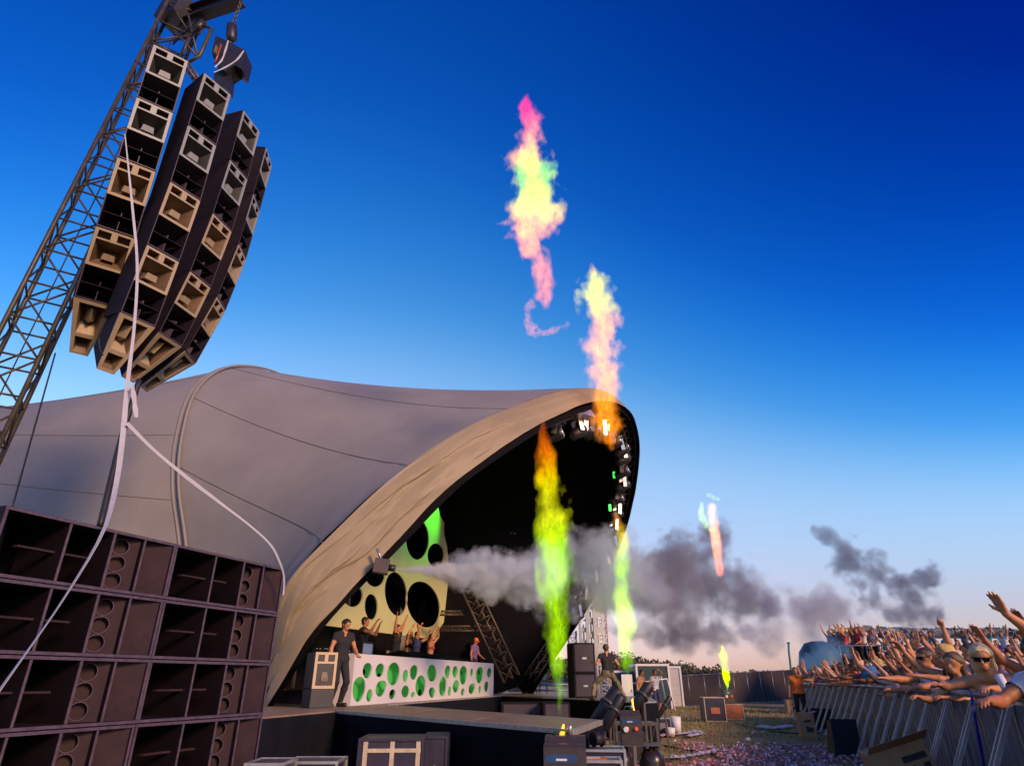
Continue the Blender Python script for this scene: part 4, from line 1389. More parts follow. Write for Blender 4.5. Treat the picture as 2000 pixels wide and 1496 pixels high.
# ------------------------------------------------------------------ streamers and cables
ribbon('streamer', [atY(244, 262, 7.2), atY(258, 400, 7.0), atY(268, 520, 6.9), atY(262, 640, 6.8), atY(250, 740, 6.6), atY(240, 850, 6.4), atY(228, 940, 6.2), atY(204, 1032, 5.75), atY(130, 1160, 5.1), atY(20, 1318, 4.35), atY(-60, 1430, 4.0)],
       [.02, .036, .036, .04, .055, .055, .045, .035, .045, .045, .045], 'long white streamer hanging from the array down across the sub speakers', M_STRAP, 'streamer', 5.0)
ribbon('streamer', [atY(248, 826, 6.4), atY(300, 878, 6.6), atY(362, 930, 6.9), atY(430, 982, 7.3), atY(490, 1028, 7.6), atY(530, 1066, 7.9), atY(548, 1102, 8.1), atY(555, 1130, 8.25), atY(552, 1175, 8.3)],
       [.04, .042, .04, .042, .036, .03, .026, .022, .022], 'thin white streamer curving right to the corner of the sub speakers', M_STRAP, 'streamer', 0.8)
ribbon('streamer', [atY(258, 752, 6.5), atY(262, 780, 6.5), atY(266, 815, 6.5)], [.05], 'short loose white streamer end below the array', M_STRAP, 'streamer', 0.6)
def cable(name, pts, r, label, m=None):
    o = MB().tube([Vector(p) for p in catmull([tuple(p) for p in pts], 24)], r, 6).build(name, m or M_RUBBER, origin=pts[0])
    return tag(o, label, 'cable')
cable('array_cable', [atY(272, 742, 7.4), atY(236, 860, 7.3), atY(195, 1028, 7.0)], 0.035, 'thick black cable running from the array down behind the subs')
cable('guy_wire', [atY(108, 690, 9.2), atY(66, 840, 8.6), atY(25, 988, 7.6)], 0.012, 'thin black guy wire slanting down left of the array')
cable('array_cable', [atY(193, 660, 7.6), atY(195, 680, 7.6), atY(201, 694, 7.6)], 0.01, 'short cable loop between the lowest array boxes')
# ------------------------------------------------------------------ crowd barriers
bp_pts = [(2.9, 2.6), (3.35, 3.9), (3.85, 5.2), (4.35, 6.5), (5.3, 8.9), (6.4, 11.5), (7.7, 15.2), (8.96, 19.0), (10.4, 24.0), (11.5, 28.0)]
BPATH = [Vector((p[0], p[1], 0)) for p in catmull(bp_pts, 400)]
_cum = [0.0]
for a, b in zip(BPATH[:-1], BPATH[1:]): _cum.append(_cum[-1] + (b - a).length)
def bpath(s):
    s = min(max(s, 0), _cum[-1] - 1e-4)
    i = int(np.searchsorted(_cum, s, 'right')) - 1
    t = (s - _cum[i]) / (_cum[i + 1] - _cum[i])
    return BPATH[i].lerp(BPATH[i + 1], t)
M_BAR = mat('barrier_aluminium', (0.33, 0.33, 0.36), 0.45, metal=0.55, var=0.25, scale=6, dirt=0.4)
M_BARSHEET = mat('barrier_sheet', (0.13, 0.13, 0.15), 0.55, metal=0.3, var=0.3, scale=3, bump=.06, bscale=25, dirt=0.35)
PL = 1.08
def barrier_proto():
    t = thing('crowd_barrier', 'x', 'barrier', group='crowd barrier panels')
    L_ = PL - .012
    vs = []
    # sheet with pressed vertical ribs
    n = 25
    fs = []
    for i in range(n):
        x = L_ * i / (n - 1)
        y = 0.012 * (1 if (i // 3) % 2 else -1)
        vs += [(x, y, .06), (x, y, 1.17), (x, y + .004, .06), (x, y + .004, 1.17)]
    for i in range(n - 1):
        a = i * 4
        fs += [(a, a + 4, a + 5, a + 1), (a + 2, a + 3, a + 7, a + 6)]
    MB().add(vs, fs).build('sheet', M_BARSHEET, t)
    MB().tube([(0, 0, 1.225), (L_, 0, 1.225)], 0.032, 8).build('top_rail', M_BAR, t)
    MB().box(0, L_, -.02, .64, 0, .03).build('foot_plate', M_BARSHEET, t)
    for x in (.05, L_ - .05):
        MB().bar((x, 0.03, 1.18), (x, 0.62, .03), .034, .03, (1, 0, 0)).build('strut', M_BAR, t)
        MB().bar((x, -.005, .03), (x, -.005, 1.20), .03, .03).build('upright', M_BAR, t)
    return t
bpro = barrier_proto()
nbar = int(_cum[-1] / PL)
for i in range(nbar):
    a, b = bpath(i * PL), bpath((i + 1) * PL)
    t = bpro if i == 0 else copy_tree(bpro)
    t.location = a
    t.rotation_euler = (0, 0, math.atan2((b - a).y, (b - a).x))
    ordn = names_ord[i] if i < 20 else ['twenty-first', 'twenty-second', 'twenty-third', 'twenty-fourth', 'twenty-fifth', 'twenty-sixth', 'twenty-seventh', 'twenty-eighth'][i - 20]
    tag(t, ordn + ' grey metal crowd barrier panel counting from the camera end')
def bdir(s):
    d = bpath(s + .05) - bpath(s - .05)
    return d.normalized()

# ------------------------------------------------------------------ road cases and gear in the pit
M_CASE = mat('case_laminate', (0.03, 0.024, 0.05), 0.4, var=0.3, scale=8, bump=.08, bscale=120, dirt=.3)
M_TAPE = mat('pale_edge_strip', (0.52, 0.42, 0.30), 0.5, var=0.2, scale=14, dirt=.35)
M_ORANGE = mat('orange_case', (0.42, 0.12, 0.05), 0.5, var=0.15, scale=6, dirt=.3)
M_CARD = mat('cardboard', (0.36, 0.20, 0.10), 0.85, var=0.12, scale=5, bump=.05, dirt=.25)
M_INK = mat('dark_print', (0.02, 0.018, 0.025), 0.7)
def road_case(label, base, rotz, w, d, h, body=None, edge=None, strips=(), group=None, castors=True, tray=False):
    t = thing('road_case', label, 'road case', base, rotz, group)
    c = .0
    MB().box(0.01, w - .01, .01, d - .01, c + .01, h - .01).build('body', body or M_CASE, t)
    e = edge or M_ALU
    r = .014
    for x in (0, w):
        for y in (0, d): MB().bar((x, y, c + .0), (x, y, h), .026).build('edge', e, t)
    for z in (c + r, h - r):
        for y in (0, d): MB().bar((0, y, z), (w, y, z), .0262).build('edge', e, t)
        for x in (0, w): MB().bar((x, 0, z), (x, d, z), .0264).build('edge', e, t)
    for (x0, x1, z0, z1) in strips:
        MB().box(x0, x1, -.004 - .001 * (x1 - x0), .012, z0, z1).build('strip', M_TAPE, t)
    if h > .3:
        MB().box(w * .46, w * .54, -.02, .0, h * .5, h * .5 + .05).build('latch', M_STEEL, t)
    return t
c0 = atY(703, 1442, 8.3); ctop = c0.z
wcase = (atY(827, 1438, 8.35) - c0).length
road_case('dark road case with pale strips in front of the catwalk', Vector((c0.x, c0.y, 0)), 0.05, wcase, 0.7, ctop, strips=[(wcase * f - .025, wcase * f + .025, .02, ctop - .005) for f in (.1, .52, .93)] + [(wcase * .08, wcase * .97, ctop - .14, ctop - .10)], edge=M_CASE)
c1 = atY(829, 1437, 8.9)
road_case('plain purple-black road case just right of the striped one', Vector((c1.x, c1.y, 0)), 0.05, (atY(873, 1434, 8.9) - c1).length, 0.7, c1.z, edge=M_CASE)
for k, (x0, x1, y, Y) in enumerate([(480, 552, 1489, 7.4), (556, 658, 1486, 7.9)]):
    a, b = atY(x0, y, Y), atY(x1, y, Y)
    road_case(['metal-edged road case at the bottom left beside the sub speakers', 'wider metal-edged road case at the bottom left before the skirt'][k], Vector((a.x, a.y, 0)), 0.02, (b - a).length, .5, a.z)

def flame_machine(label, base, rotz, s=1.0):
    t = thing('flame_machine', label, 'flame machine', base, rotz, 'flame machines')
    w, d, h = .40 * s, .42 * s, .58 * s
    prof = [(0, 0), (d, 0), (d, h), (d * .55, h), (d * .42, h - .05 * s), (.03 * s, h * .90), (0, h * .86)]
    n = len(prof)
    vs = [(x, y, z) for x in (0, w) for y, z in prof]
    MB().add(vs, [tuple(range(n - 1, -1, -1)), tuple(range(n, 2 * n))] + [(i, (i + 1) % n, n + (i + 1) % n, n + i) for i in range(n)]).build('body', mat('machine_black', (.045, .035, .035), .5, var=.25, scale=12, bump=.1, bscale=150, dirt=.3), t)
    bl_ = MB().box(w * .04, w * .80, -.004, -.001, h * .64, h * .76).build('blue_label', mat('blue_label', (.02, .06, .16), .4), t)
    MB().box(w * .3, w * .56, -.008, -.005, h * .67, h * .70).build('label_text', mat('label_white', (.7, .7, .7), .5), bl_)
    Mx = Matrix.Translation((w * .22, 0, h * .46)) @ Matrix.Rotation(R(90), 4, 'X')
    gr_ = MB().lathe([(.062 * s, 0), (.062 * s, .02), (.05 * s, .028)], 18, Mx).build('gauge_rim', mat('brass', (.6, .35, .08)), t)
    MB().lathe([(.048 * s, .0285), (.046 * s, .031)], 18, Mx).build('gauge_face', M_WHITE, gr_)
    MB().lathe([(.034 * s, 0), (.034 * s, .03), (.02 * s, .038)], 14, Matrix.Translation((w * .72, 0, h * .48)) @ Matrix.Rotation(R(90), 4, 'X')).build('red_button', mat('red_button', (.7, .07, .03), .4, emit=(1, .12, .03), estr=.5), t)
    MB().bar((w + .004, d * .25, h * .62), (w + .004, d * .7, h * .66), .008, .02).build('side_seam', M_STEEL, t)
    MB().lathe([(.035 * s, 0), (.03 * s, .08 * s), (.02 * s, .10 * s)], 12, Matrix.Translation((w * .62, d * .7, h))).build('nozzle', M_STEEL, t)
    MB().tube([(w * .2, d * .6, h + .0), (w * .3, d * .6, h + .05), (w * .5, d * .62, h + .05), (w * .6, d * .68, h + .03)], .014 * s, 6).build('fuel_pipe', mat('green_pipe', (.03, .10, .05), .4), t)
    return t
fa = atY(1058, 1496, 7.0); fat = atY(1090, 1440, 7.0).z
FMA_Z = fat - .58
mb_case = road_case('low road case under the nearest flame machine', Vector((fa.x - .03, 6.95, 0)), -0.12, .48, .5, FMA_Z - .001)
flame_machine('nearest black flame machine with gauge and red button beside the catwalk', Vector((fa.x + .02, 7.0, FMA_Z)), -0.12)
# the second one stands on a plate over two gas bottles
FB = atY(1213, 1455, 9.4)
fbz = FB.z
def gas_bottle(label, base, h):
    t = thing('gas_bottle', label, 'gas bottle', base, 0.3, 'gas bottles')
    m = mat('bottle_paint', (.03, .022, .022), .3, var=.3, scale=6, dirt=.4)
    MB().lathe([(.14, 0), (.165, .03), (.165, h * .68), (.15, h * .80), (.10, h * .90), (.06, h * .93)], 22).build('tank', m, t)
    for k in range(3):
        a0 = k * 2.1
        MB().tube([Vector((math.cos(a0 + q) * .1, math.sin(a0 + q) * .1, h - .02)) for q in (0, .4, .8, 1.2)], .012, 6).build('collar', m, t)
        MB().bar((math.cos(a0) * .1, math.sin(a0) * .1, h * .88), (math.cos(a0) * .1, math.sin(a0) * .1, h - .015), .02).build('collar_post', m, t)
    MB().lathe([(.025, h * .92), (.025, h * .98), (.035, h * .985), (.03, h - .005)], 10).build('valve', M_STEEL, t)
    return t
bh = fbz - .012
gas_bottle('left dark gas bottle under the second flame machine', Vector((FB.x + .02, 9.62, 0)), bh)
gas_bottle('right dark gas bottle under the second flame machine', Vector((FB.x + .42, 9.58, 0)), bh)
pl = thing('steel_plate', 'steel plate lying across the two gas bottles', 'plate', Vector((FB.x - .06, 9.4, fbz - .011)))
MB().box(0, .62, 0, .42, 0, .01).build('sheet', M_DARKSTEEL, pl)
flame_machine('second black flame machine standing over two gas bottles', Vector((FB.x + .02, 9.42, fbz)), -0.1, .68)

def open_case(label, base, rotz, w, d, h):
    t = road_case(label, base, rotz, w, d, h, edge=M_ALU)
    return t
oc = atY(1127, 1462, 8.0)
open_case('shallow silver-edged road case beside the nearest flame machine', Vector((oc.x, 8.0, 0)), -0.1, .52, .45, oc.z)
oz = atY(1125, 1482, 7.55)
oc2 = road_case('low road case with an orange and white card on its lid', Vector((oz.x, 7.5, 0)), -0.08, .46, .36, oz.z)
MB().box(.05, .32, .06, .28, oz.z - .009, oz.z + .003).build('orange_card', mat('orange_card', (.55, .16, .03), .6), oc2)
MB().box(.11, .25, .10, .23, oz.z + .0035, oz.z + .006).build('white_label', M_WHITE, oc2)
dr = atY(1168, 1455, 8.15)
t = thing('cable_drum', 'black cable drum resting on the silver-edged case', 'cable drum', Vector((dr.x, 8.2, oc.z + .082)), .5)
t.scale = (.65,) * 3
Mx = Matrix.Rotation(R(90), 4, 'Y')
MB().lathe([(.12, -.09), (.125, -.08), (.06, -.078), (.06, .078), (.125, .08), (.12, .09)], 20, Mx).build('spool', M_BLACK, t)
MB().lathe([(.095, -.07), (.10, 0), (.095, .07)], 20, Mx).build('cable_turns', M_RUBBER, t)
am = atZ(1262, 1436, 0.0)
ac = road_case('small silver-edged amplifier case on the grass right of the flame machine', am, -.05, .68, .5, .42)
for x0 in (.08, .38):
    MB().box(x0, x0 + .22, -.012, .0, .12, .3).build('vent_panel', mat('grey_panel', (.2, .19, .2), .5), ac)

def cannon(label, a, b, r, m=None):
    a = Vector(a); b = Vector(b)
    t = thing('confetti_cannon', label, 'confetti cannon', Vector((a.x, a.y, 0)), 0, 'confetti cannons')
    MB().tube([a, a.lerp(b, .97), b], [r * .8, r, r * 1.05], 12).build('barrel', m or M_BLACK, t, True)
    MB().tube([a.lerp(b, .55), a.lerp(b, .62)], r * 1.18, 12).build('band', M_DARKSTEEL, t, True)
    for s_ in (-1, 1):
        MB().bar(a.lerp(b, .35) + Vector((s_ * r, 0, 0)), Vector((a.x + s_ * .22, a.y + .1, .0)), .035).build('leg', M_DARKSTEEL, t, True)
    MB().bar(a + Vector((0, 0, 0)), Vector((a.x - .05, a.y - .15, 0.0)), .05).build('foot', M_DARKSTEEL, t, True)
    return t
cannon('left thick black confetti cannon leaning beside the catwalk end', atY(1162, 1412, 11.5), atY(1205, 1352, 11.7), .13)
cannon('slimmer black confetti cannon between the other two', atY(1180, 1425, 11.0), atY(1212, 1362, 11.2), .085)
cannon('black confetti cannon leaning right above the second flame machine', atY(1236, 1388, 12.0), atY(1266, 1340, 12.2), .10)
cannon('thin black confetti cannon behind the amplifier case', atY(1284, 1402, 15.4), atY(1308, 1362, 15.6), .06)
t = thing('gear_rack', 'dark shelf unit under the leaning confetti cannons', 'rack', atY(1195, 1392, 12.6).xy.to_3d(), 0)
MB().box(0, .8, 0, .6, .62, .66).build('shelf', M_WARMSTEEL, t)
MB().box(0, .8, 0, .6, .05, .09).build('shelf', M_DARKSTEEL, t)
MB().box(.1, .6, .1, .5, .0905, .5).build('box', M_BLACK, t)
for x in (.02, .78):
    for y in (.02, .58): MB().bar((x, y, 0), (x, y, .62), .03).build('post', M_DARKSTEEL, t)

# far flame machine on two cases
ff = atZ(1380, 1409, 0)
rc = road_case('dark road case with pale frame left of the orange one on the grass', ff, -.03, .72, .7, .78, edge=M_TAPE)
MB().box(.2, .52, -.015, .0, .25, .45).build('orange_sticker', M_ORANGE, rc)
fo = atZ(1416, 1405, 0)
roc = road_case('orange road case carrying the far flame machine', fo, -.03, .72, .6, .52, body=M_ORANGE, edge=M_TAPE)
flame_machine('far small flame machine on the orange road case', fo + Vector((.12, .1, .522)), 0, .95)

# buckets and paper on the grass
def bucket(label, base, r, h):
    t = thing('bucket', label, 'bucket', base)
    MB().lathe([(r * .8, 0), (r, h), (r * .94, h), (r * .76, .02)], 18).build('pail', M_WHITE, t)
    MB().tube([(r * math.cos(a), 0, h - .02 - r * .6 * math.sin(a)) for a in np.linspace(0, math.pi, 9)], .006, 5).build('handle', M_STEEL, t)
bucket('taller white bucket on the grass behind the confetti', atZ(1322, 1432, 0), .15, .42)
bucket('short white tub beside the taller bucket', atZ(1310, 1437, 0), .14, .2)
M_PAPER = mat('white_paper', (.50, .46, .50), .8, var=.1)
def paper_strip(label, pts, w, seed):
    r = random.Random(seed)
    vs, fs = [], []
    P_ = catmull([tuple(atZ(*p, 0.0)) for p in pts], 60)
    for i, p in enumerate(P_):
        d = np.array(P_[min(i + 1, 59)]) - np.array(P_[max(i - 1, 0)])
        nn = np.array([-d[1], d[0], 0]); nn /= np.linalg.norm(nn)
        for j, s in enumerate((-1, -.3, .3, 1)):
            ww = w * (0.6 + .5 * r.random())
            z = .02 + .05 * r.random() * (1 if j in (1, 2) else .3)
            vs.append((p[0] + nn[0] * s * ww, p[1] + nn[1] * s * ww, z))
    for i in range(59):
        for j in range(3): fs.append((i * 4 + j, (i + 1) * 4 + j, (i + 1) * 4 + j + 1, i * 4 + j + 1))
    o = MB().add(vs, fs).build('paper_streamer', M_PAPER, origin=Vector(P_[0]))
    return tag(o, label, 'paper')
paper_strip('crumpled white paper streamer behind the confetti near the buckets', [(1255, 1441), (1300, 1437), (1340, 1433), (1360, 1428), (1366, 1434), (1340, 1440)], .14, 1)
paper_strip('long white paper streamer lying across the confetti in front', [(1300, 1482), (1330, 1480), (1370, 1474), (1402, 1467)], .12, 2)
paper_strip('white paper scraps on the grass toward the barrier', [(1488, 1419), (1510, 1423), (1540, 1418)], .25, 3)

# cardboard boxes and black wedge speakers along the barrier
def carton(label, base, rotz, w, d, h, tilt=0.0, marks=True):
    t = thing('cardboard_box', label, 'cardboard box', base, rotz, 'cardboard boxes by the barrier')
    t.rotation_euler = (tilt, 0, rotz)
    MB().box(0, w, 0, d, 0, h, None, .006).build('box', M_CARD, t)
    for sx, s_ in ((0, -1), (w, 1)):
        MB().hexa([(sx, .01, h), (sx, d - .01, h), (sx + s_ * .10, d - .01, h + .035), (sx + s_ * .10, .01, h + .035), (sx, .01, h + .004), (sx, d - .01, h + .004), (sx + s_ * .10, d - .01, h + .039), (sx + s_ * .10, .01, h + .039)]).build('flap', M_CARD, t)
    if marks:
        MB().add([(w * .30, -.003, h * .62), (w * .75, -.003, h * .66), (w * .72, -.003, h * .74), (w * .30, -.003, h * .70)], [(0, 1, 2, 3)]).build('printed_mark', M_INK, t)
        MB().add([(w * .35, -.003, h * .25), (w * .85, -.003, h * .25), (w * .85, -.003, h * .40), (w * .38, -.003, h * .50)], [(0, 1, 2, 3)]).build('printed_mark', M_INK, t)
    return t
carton('farthest small cardboard box beside the barrier foot', atZ(1540, 1393, 0), -.1, .62, .4, .55)
carton('upright open cardboard box with dark print in the middle of the pit edge', atZ(1568, 1442, 0), -.15, .36, .36, .58)
bx = atY(1668, 1496, 7.6)
cb_ = thing('cardboard_box', 'large tilted cardboard box with bold dark letters at the bottom right', 'cardboard box', Vector((4.0, 7.75, 0.02)), -.25, 'cardboard boxes by the barrier')
cb_.rotation_euler = (0, -.30, -.25)
MB().box(0, .58, 0, .5, 0, .62, None, .006).build('box', M_CARD, cb_)
for k, pts in enumerate([[(.16, .10), (.22, .10), (.24, .42), (.17, .42)], [(.17, .42), (.24, .42), (.38, .12), (.32, .10)], [(.33, .10), (.39, .10), (.40, .42), (.34, .42)], [(.45, .1), (.51, .1), (.55, .42), (.48, .42)], [(.3, .46), (.55, .46), (.55, .52), (.3, .52)]]):
    MB().add([(x, -.003, z) for x, z in pts], [(0, 1, 2, 3)]).build('printed_letter', M_INK, cb_)
ctop_ = MB().hexa([(-.0, 0, .62), (.62, 0, .62), (.66, -.12, .70), (.02, -.12, .70), (0, 0, .624), (.62, 0, .624), (.66, -.12, .704), (.02, -.12, .704)]).build('flap', M_CARD, cb_)
def wedge(label, p0, p1, p2, p3, th):
    "black monitor speaker from its four front corners"
    t = thing('wedge_speaker', label, 'speaker', Vector((p0.x, p0.y, 0)), 0, 'black wedge speakers along the barrier')
    n = (p1 - p0).cross(p3 - p0).normalized()
    if n.y < 0: n = -n
    mk = mat('wedge_black', (.006, .006, .007), .6, var=.3, scale=8)
    MB().hexa([p0, p1, p1 + n * th * .9, p0 + n * th * .9, p3, p2, p2 + n * th * .4, p3 + n * th * .4]).build('cabinet', mk, t, True)
    f = lambda a, b: p0 + (p1 - p0) * a + (p3 - p0) * b
    g = -n * .012
    MB().hexa([f(.05, .03) + g, f(.95, .03) + g, f(.95, .03), f(.05, .03), f(.05, .97) + g, f(.95, .97) + g, f(.95, .97), f(.05, .97)]).build('grille', mat('wedge_grille', (.008, .008, .009), .75, var=.3, scale=60, bump=.3, bscale=300), t, True)
    return t
for lab, (xa, xb, yb, xc, xd, yt), th in [('farthest black wedge speaker leaning at the barrier', (1567, 1583, 1388, 1580, 1561, 1361), .4),
                                          ('middle black wedge speaker leaning at the barrier', (1592, 1618, 1425, 1612, 1583, 1382), .4),
                                          ('nearest tall black wedge speaker leaning at the barrier', (1634, 1676, 1480, 1671, 1621, 1403), .4)]:
    a = atZ(xa, yb, 0.0); b = atZ(xb, yb - 3, 0.0)
    b = Vector((b.x, a.y + .05, 0))
    d_ = atY(xd, yt, a.y + .25); c_ = atY(xc, yt + 1, a.y + .32)
    wedge(lab, a, b, c_, d_, th)

# confetti
def confetti():
    r = np.random.default_rng(5)
    N_ = 44000
    x = r.uniform(0.8, 10.5, N_); y = 8.5 + r.gamma(2.2, 2.6, N_)
    with np.errstate(over='ignore'):
        k = fbm(x * .7, y * .45, x * 0, 3, 2)
    bx_ = np.interp(y, [p.y for p in BPATH[::10]], [p.x for p in BPATH[::10]])
    keep = (k > -.14 + .08 * np.clip(y - 13, 0, 9) + .5 * (r.random(N_) - .5)) & (x < bx_ - .2) & (y < 24) & ~((x < 1.6) & (y < 11.5))
    x, y = x[keep], y[keep]
    n = len(x)
    c = np.stack([x, y, r.uniform(.02, .06, n)], 1)
    a = r.normal(size=(n, 3)) * [1, 1, .45]; a /= np.linalg.norm(a, axis=1)[:, None]
    b = np.cross(a, [0, 0, 1.0] + r.normal(size=(n, 3)) * .35); b /= np.linalg.norm(b, axis=1)[:, None]
    s = r.uniform(.018, .035, n)[:, None]
    V = np.stack([c - a * s - b * s * .6, c + a * s - b * s * .6, c + a * s + b * s * .6, c - a * s + b * s * .6], 1).reshape(-1, 3)
    return np_mesh('confetti', V, np.arange(len(V)).reshape(-1, 4), False)
M_CONF = leaf_material('confetti_paper', [(.74, .60, .60), (.72, .62, .60), (.62, .10, .12), (.30, .22, .36), (.74, .38, .40), (.78, .68, .66), (.60, .07, .06), (.68, .30, .28), (.55, .12, .08)])
tag(link('confetti', confetti(), M_CONF), 'pink, white and red confetti strewn over the ground', 'confetti', kind='stuff')

# grass tufts in the pit and far field
def tufts():
    r = np.random.default_rng(9)
    n = 26000
    x = r.uniform(1.0, 14, n); y = r.uniform(11, 40, n)
    keep = ~((x < 4.6) & (y > 16.5) & (y < 29)) & (x > 1.8)
    x, y = x[keep], y[keep]; n = len(x)
    h = r.uniform(.03, .09, n); a = r.uniform(0, 6.28, n); w = .012
    dx, dy = np.cos(a) * w, np.sin(a) * w
    tx, ty = r.normal(size=n) * .03, r.normal(size=n) * .03
    V = np.stack([np.stack([x - dx, y - dy, 0 * x - .02], 1), np.stack([x + dx, y + dy, 0 * x - .02], 1), np.stack([x + tx, y + ty, h], 1)], 1).reshape(-1, 3)
    return np_mesh('grass', V, np.arange(len(V)).reshape(-1, 3), False)
M_BLADE = leaf_material('grass_blades', [(.2, .15, .05), (.32, .25, .09), (.16, .15, .04), (.38, .30, .12)])
tag(link('grass', tufts(), M_BLADE), 'short yellowed grass of the pit and field', 'grass', kind='stuff')

# ------------------------------------------------------------------ far side: fence, cabins, towers
M_MESH = mat('fence_scrim', (.045, .036, .038), .85, var=.3, scale=.7, bump=.35, bscale=1.2)
fence = thing('scrim_fence', 'long fence wrapped in dark scrim across the far side of the field', 'fence', (9, 40, 0))
f0, f1 = Vector((9.3, 40.5, 0)), Vector((24.5, 54, 0))
NP_ = 12
for i in range(NP_):
    a, b = f0.lerp(f1, i / NP_), f0.lerp(f1, (i + 1) / NP_)
    ha, hb = 1.52 + .62 * i / NP_, 1.52 + .62 * (i + 1) / NP_
    d = (b - a).normalized(); nr = Vector((d.y, -d.x, 0))
    vs, fs = [], []
    r = random.Random(i)
    for u in range(13):
        for v in range(5):
            p = a.lerp(b, u / 12)
            vs.append(p + nr * (.04 * math.sin(u * 1.7 + i + v * .6) * (1 if 0 < u < 12 else 0)) + Vector((0, 0, (ha + (hb - ha) * u / 12) * v / 4 + .02)))
    for u in range(12):
        for v in range(4): fs.append((u * 5 + v, u * 5 + 5 + v, u * 5 + 6 + v, u * 5 + v + 1))
    MB().add(vs, fs, smooth=True).build('scrim_panel', M_MESH, fence, True)
    MB().tube([a + Vector((0, 0, 0)), a + Vector((0, 0, ha + .1))], .03, 6).build('post', M_STEEL, fence, True)
    MB().tube([a + Vector((0, 0, ha + .03)), b + Vector((0, 0, hb + .03))], .02, 5).build('top_rail', M_STEEL, fence, True)
M_DGREEN = mat('dark_green_panel', (.02, .05, .045), .5, var=.2)
def cabin(label, base, rotz, w, d, h, m, windows=0):
    t = thing('site_cabin', label, 'cabin', base, rotz)
    MB().box(0, w, 0, d, 0, h).build('body', m, t)
    for x in (0, w):
        for y in (0, d): MB().bar((x, y, 0), (x, y, h), .10).build('frame_post', M_WHITE, t)
    for y in (0, d): MB().bar((-.05, y, h), (w + .05, y, h), .11).build('frame_rail', M_WHITE, t)
    for x in (0, w): MB().bar((x, 0, h), (x, d, h), .112).build('frame_rail', M_WHITE, t)
    for k in range(windows):
        MB().box(w * (.2 + .3 * k), w * (.35 + .3 * k), -.03, -.005, h * .4, h * .85).build('window', M_DGREEN, t)
    return t
ca = atY(1248, 1370, 36)
cabin('dark green site cabin with a white frame beyond the stage wing', Vector((ca.x, 36, 0)), -.05, 1.65, 2.4, 2.05, M_DGREEN)
cabin('white site cabin behind the dark green one', Vector((ca.x + 1.2, 39.5, 0)), -.05, 1.9, 2.4, 2.0, mat('cabin_white', (.5, .48, .46), .6), 2)
cabin('low green container left of the white-framed cabin', Vector((atY(1190, 1370, 38).x, 38, 0)), 0, 1.9, 2.4, 1.75, mat('container_green', (.03, .09, .08), .5))
dz = thing('cabin_door', 'pale door standing open between the container and the cabin', 'door', Vector((atY(1217, 1370, 35.5).x, 35.5, 0)))
MB().box(0, .55, 0, .05, 0, 1.6).build('leaf', M_WHITE, dz); MB().box(.45, .5, -.03, 0, .8, .9).build('handle', M_STEEL, dz)
# slanted pale poles of the cabin awning
t = thing('awning_frame', 'slanting pale pole frame in front of the green cabin', 'frame pole', Vector((atY(1312, 1378, 34).x, 34, 0)))
pa = [atY(1303, 1325, 34.2), atY(1318, 1378, 34.0)]
MB().tube([pa[0], Vector((pa[1].x, pa[1].y, 0))], .035, 6).build('pole', M_WHITE, t, True)
MB().tube([atY(1290, 1312, 34.4), Vector((atY(1302, 1372, 34.4).x, 34.4, 0))], .03, 6).build('pole', M_WHITE, t, True)
MB().tube([atY(1236, 1334, 34.3), pa[0]], .03, 6).build('top_pole', M_WHITE, t, True)
# white scaffold tower with cut-out panels at the far side of the stage
M_MINT = mat('mint_panel', (.55, .60, .55), .6, var=.08)
tw = atY(1122, 1352, 31)
straight_truss('scaffold_tower', 'white lattice tower standing behind the tall speaker pair', Vector((tw.x, 31, 0)), Vector((tw.x, 31, atY(1122, 1232, 31).z)), .35, .035, .016, 12, Vector((1, 0, 0)), M_WHITE, 4)
t2 = atY(1180, 1352, 34)
straight_truss('scaffold_tower', 'tall pale lattice tower right of the tent mouth half hidden by smoke', Vector((t2.x, 34, 0)), Vector((t2.x, 34, atY(1180, 1165, 34).z)), .6, .04, .02, 14, Vector((1, 0, 0)), mat('pale_tower', (.62, .55, .52), .6), 4)
for k, (px, w, top, bot) in enumerate([(1134, .5, 1205, 1300), (1148, .55, 1180, 1300), (1163, .55, 1160, 1300)]):
    a = atY(px, bot, 30.5); b = atY(px, top, 30.5)
    h = b.z - a.z
    hs = []
    rr = random.Random(k)
    for j in range(4): hs.append(ellipse(w * (.5 + rr.uniform(-.08, .08)), h * (.13 + .24 * j), w * rr.uniform(.2, .3), h * rr.uniform(.06, .1), 14, rr.uniform(-.3, .3)))
    t = thing('cutout_panel', ['left narrow', 'middle', 'right tallest'][k] + ' pale panel with oval holes beyond the far tent leg', 'panel', Vector((a.x, 30.5, 0)), .3)
    MB().holed([(0, a.z), (w, a.z), (w, b.z), (0, b.z - .2)], [[(x, z + a.z) for x, z in h_] for h_ in hs], 0, .04).build('panel', M_MINT, t)
    MB().bar((w / 2, .08, 0), (w / 2, .08, b.z - .3), .06).build('post', M_STEEL, t)
# blue crowd-control rail beyond
t = thing('pipe_rail', 'low pale blue pipe railing behind the far side of the stage', 'railing', Vector((atY(1040, 1350, 33).x, 33, 0)))
for z in (.9, 1.15):
    MB().tube([Vector((atY(1040, 1350, 33).x, 33, z)), Vector((atY(1125, 1350, 33).x, 33, z))], .05, 6).build('pipe', mat('rail_blue', (.2, .35, .45), .4, metal=.3), t, True)
for k in range(4):
    x = atY(1040 + k * 28, 1350, 33).x
    MB().tube([Vector((x, 33, 0)), Vector((x, 33, 1.15))], .04, 6).build('post', M_STEEL, t, True)
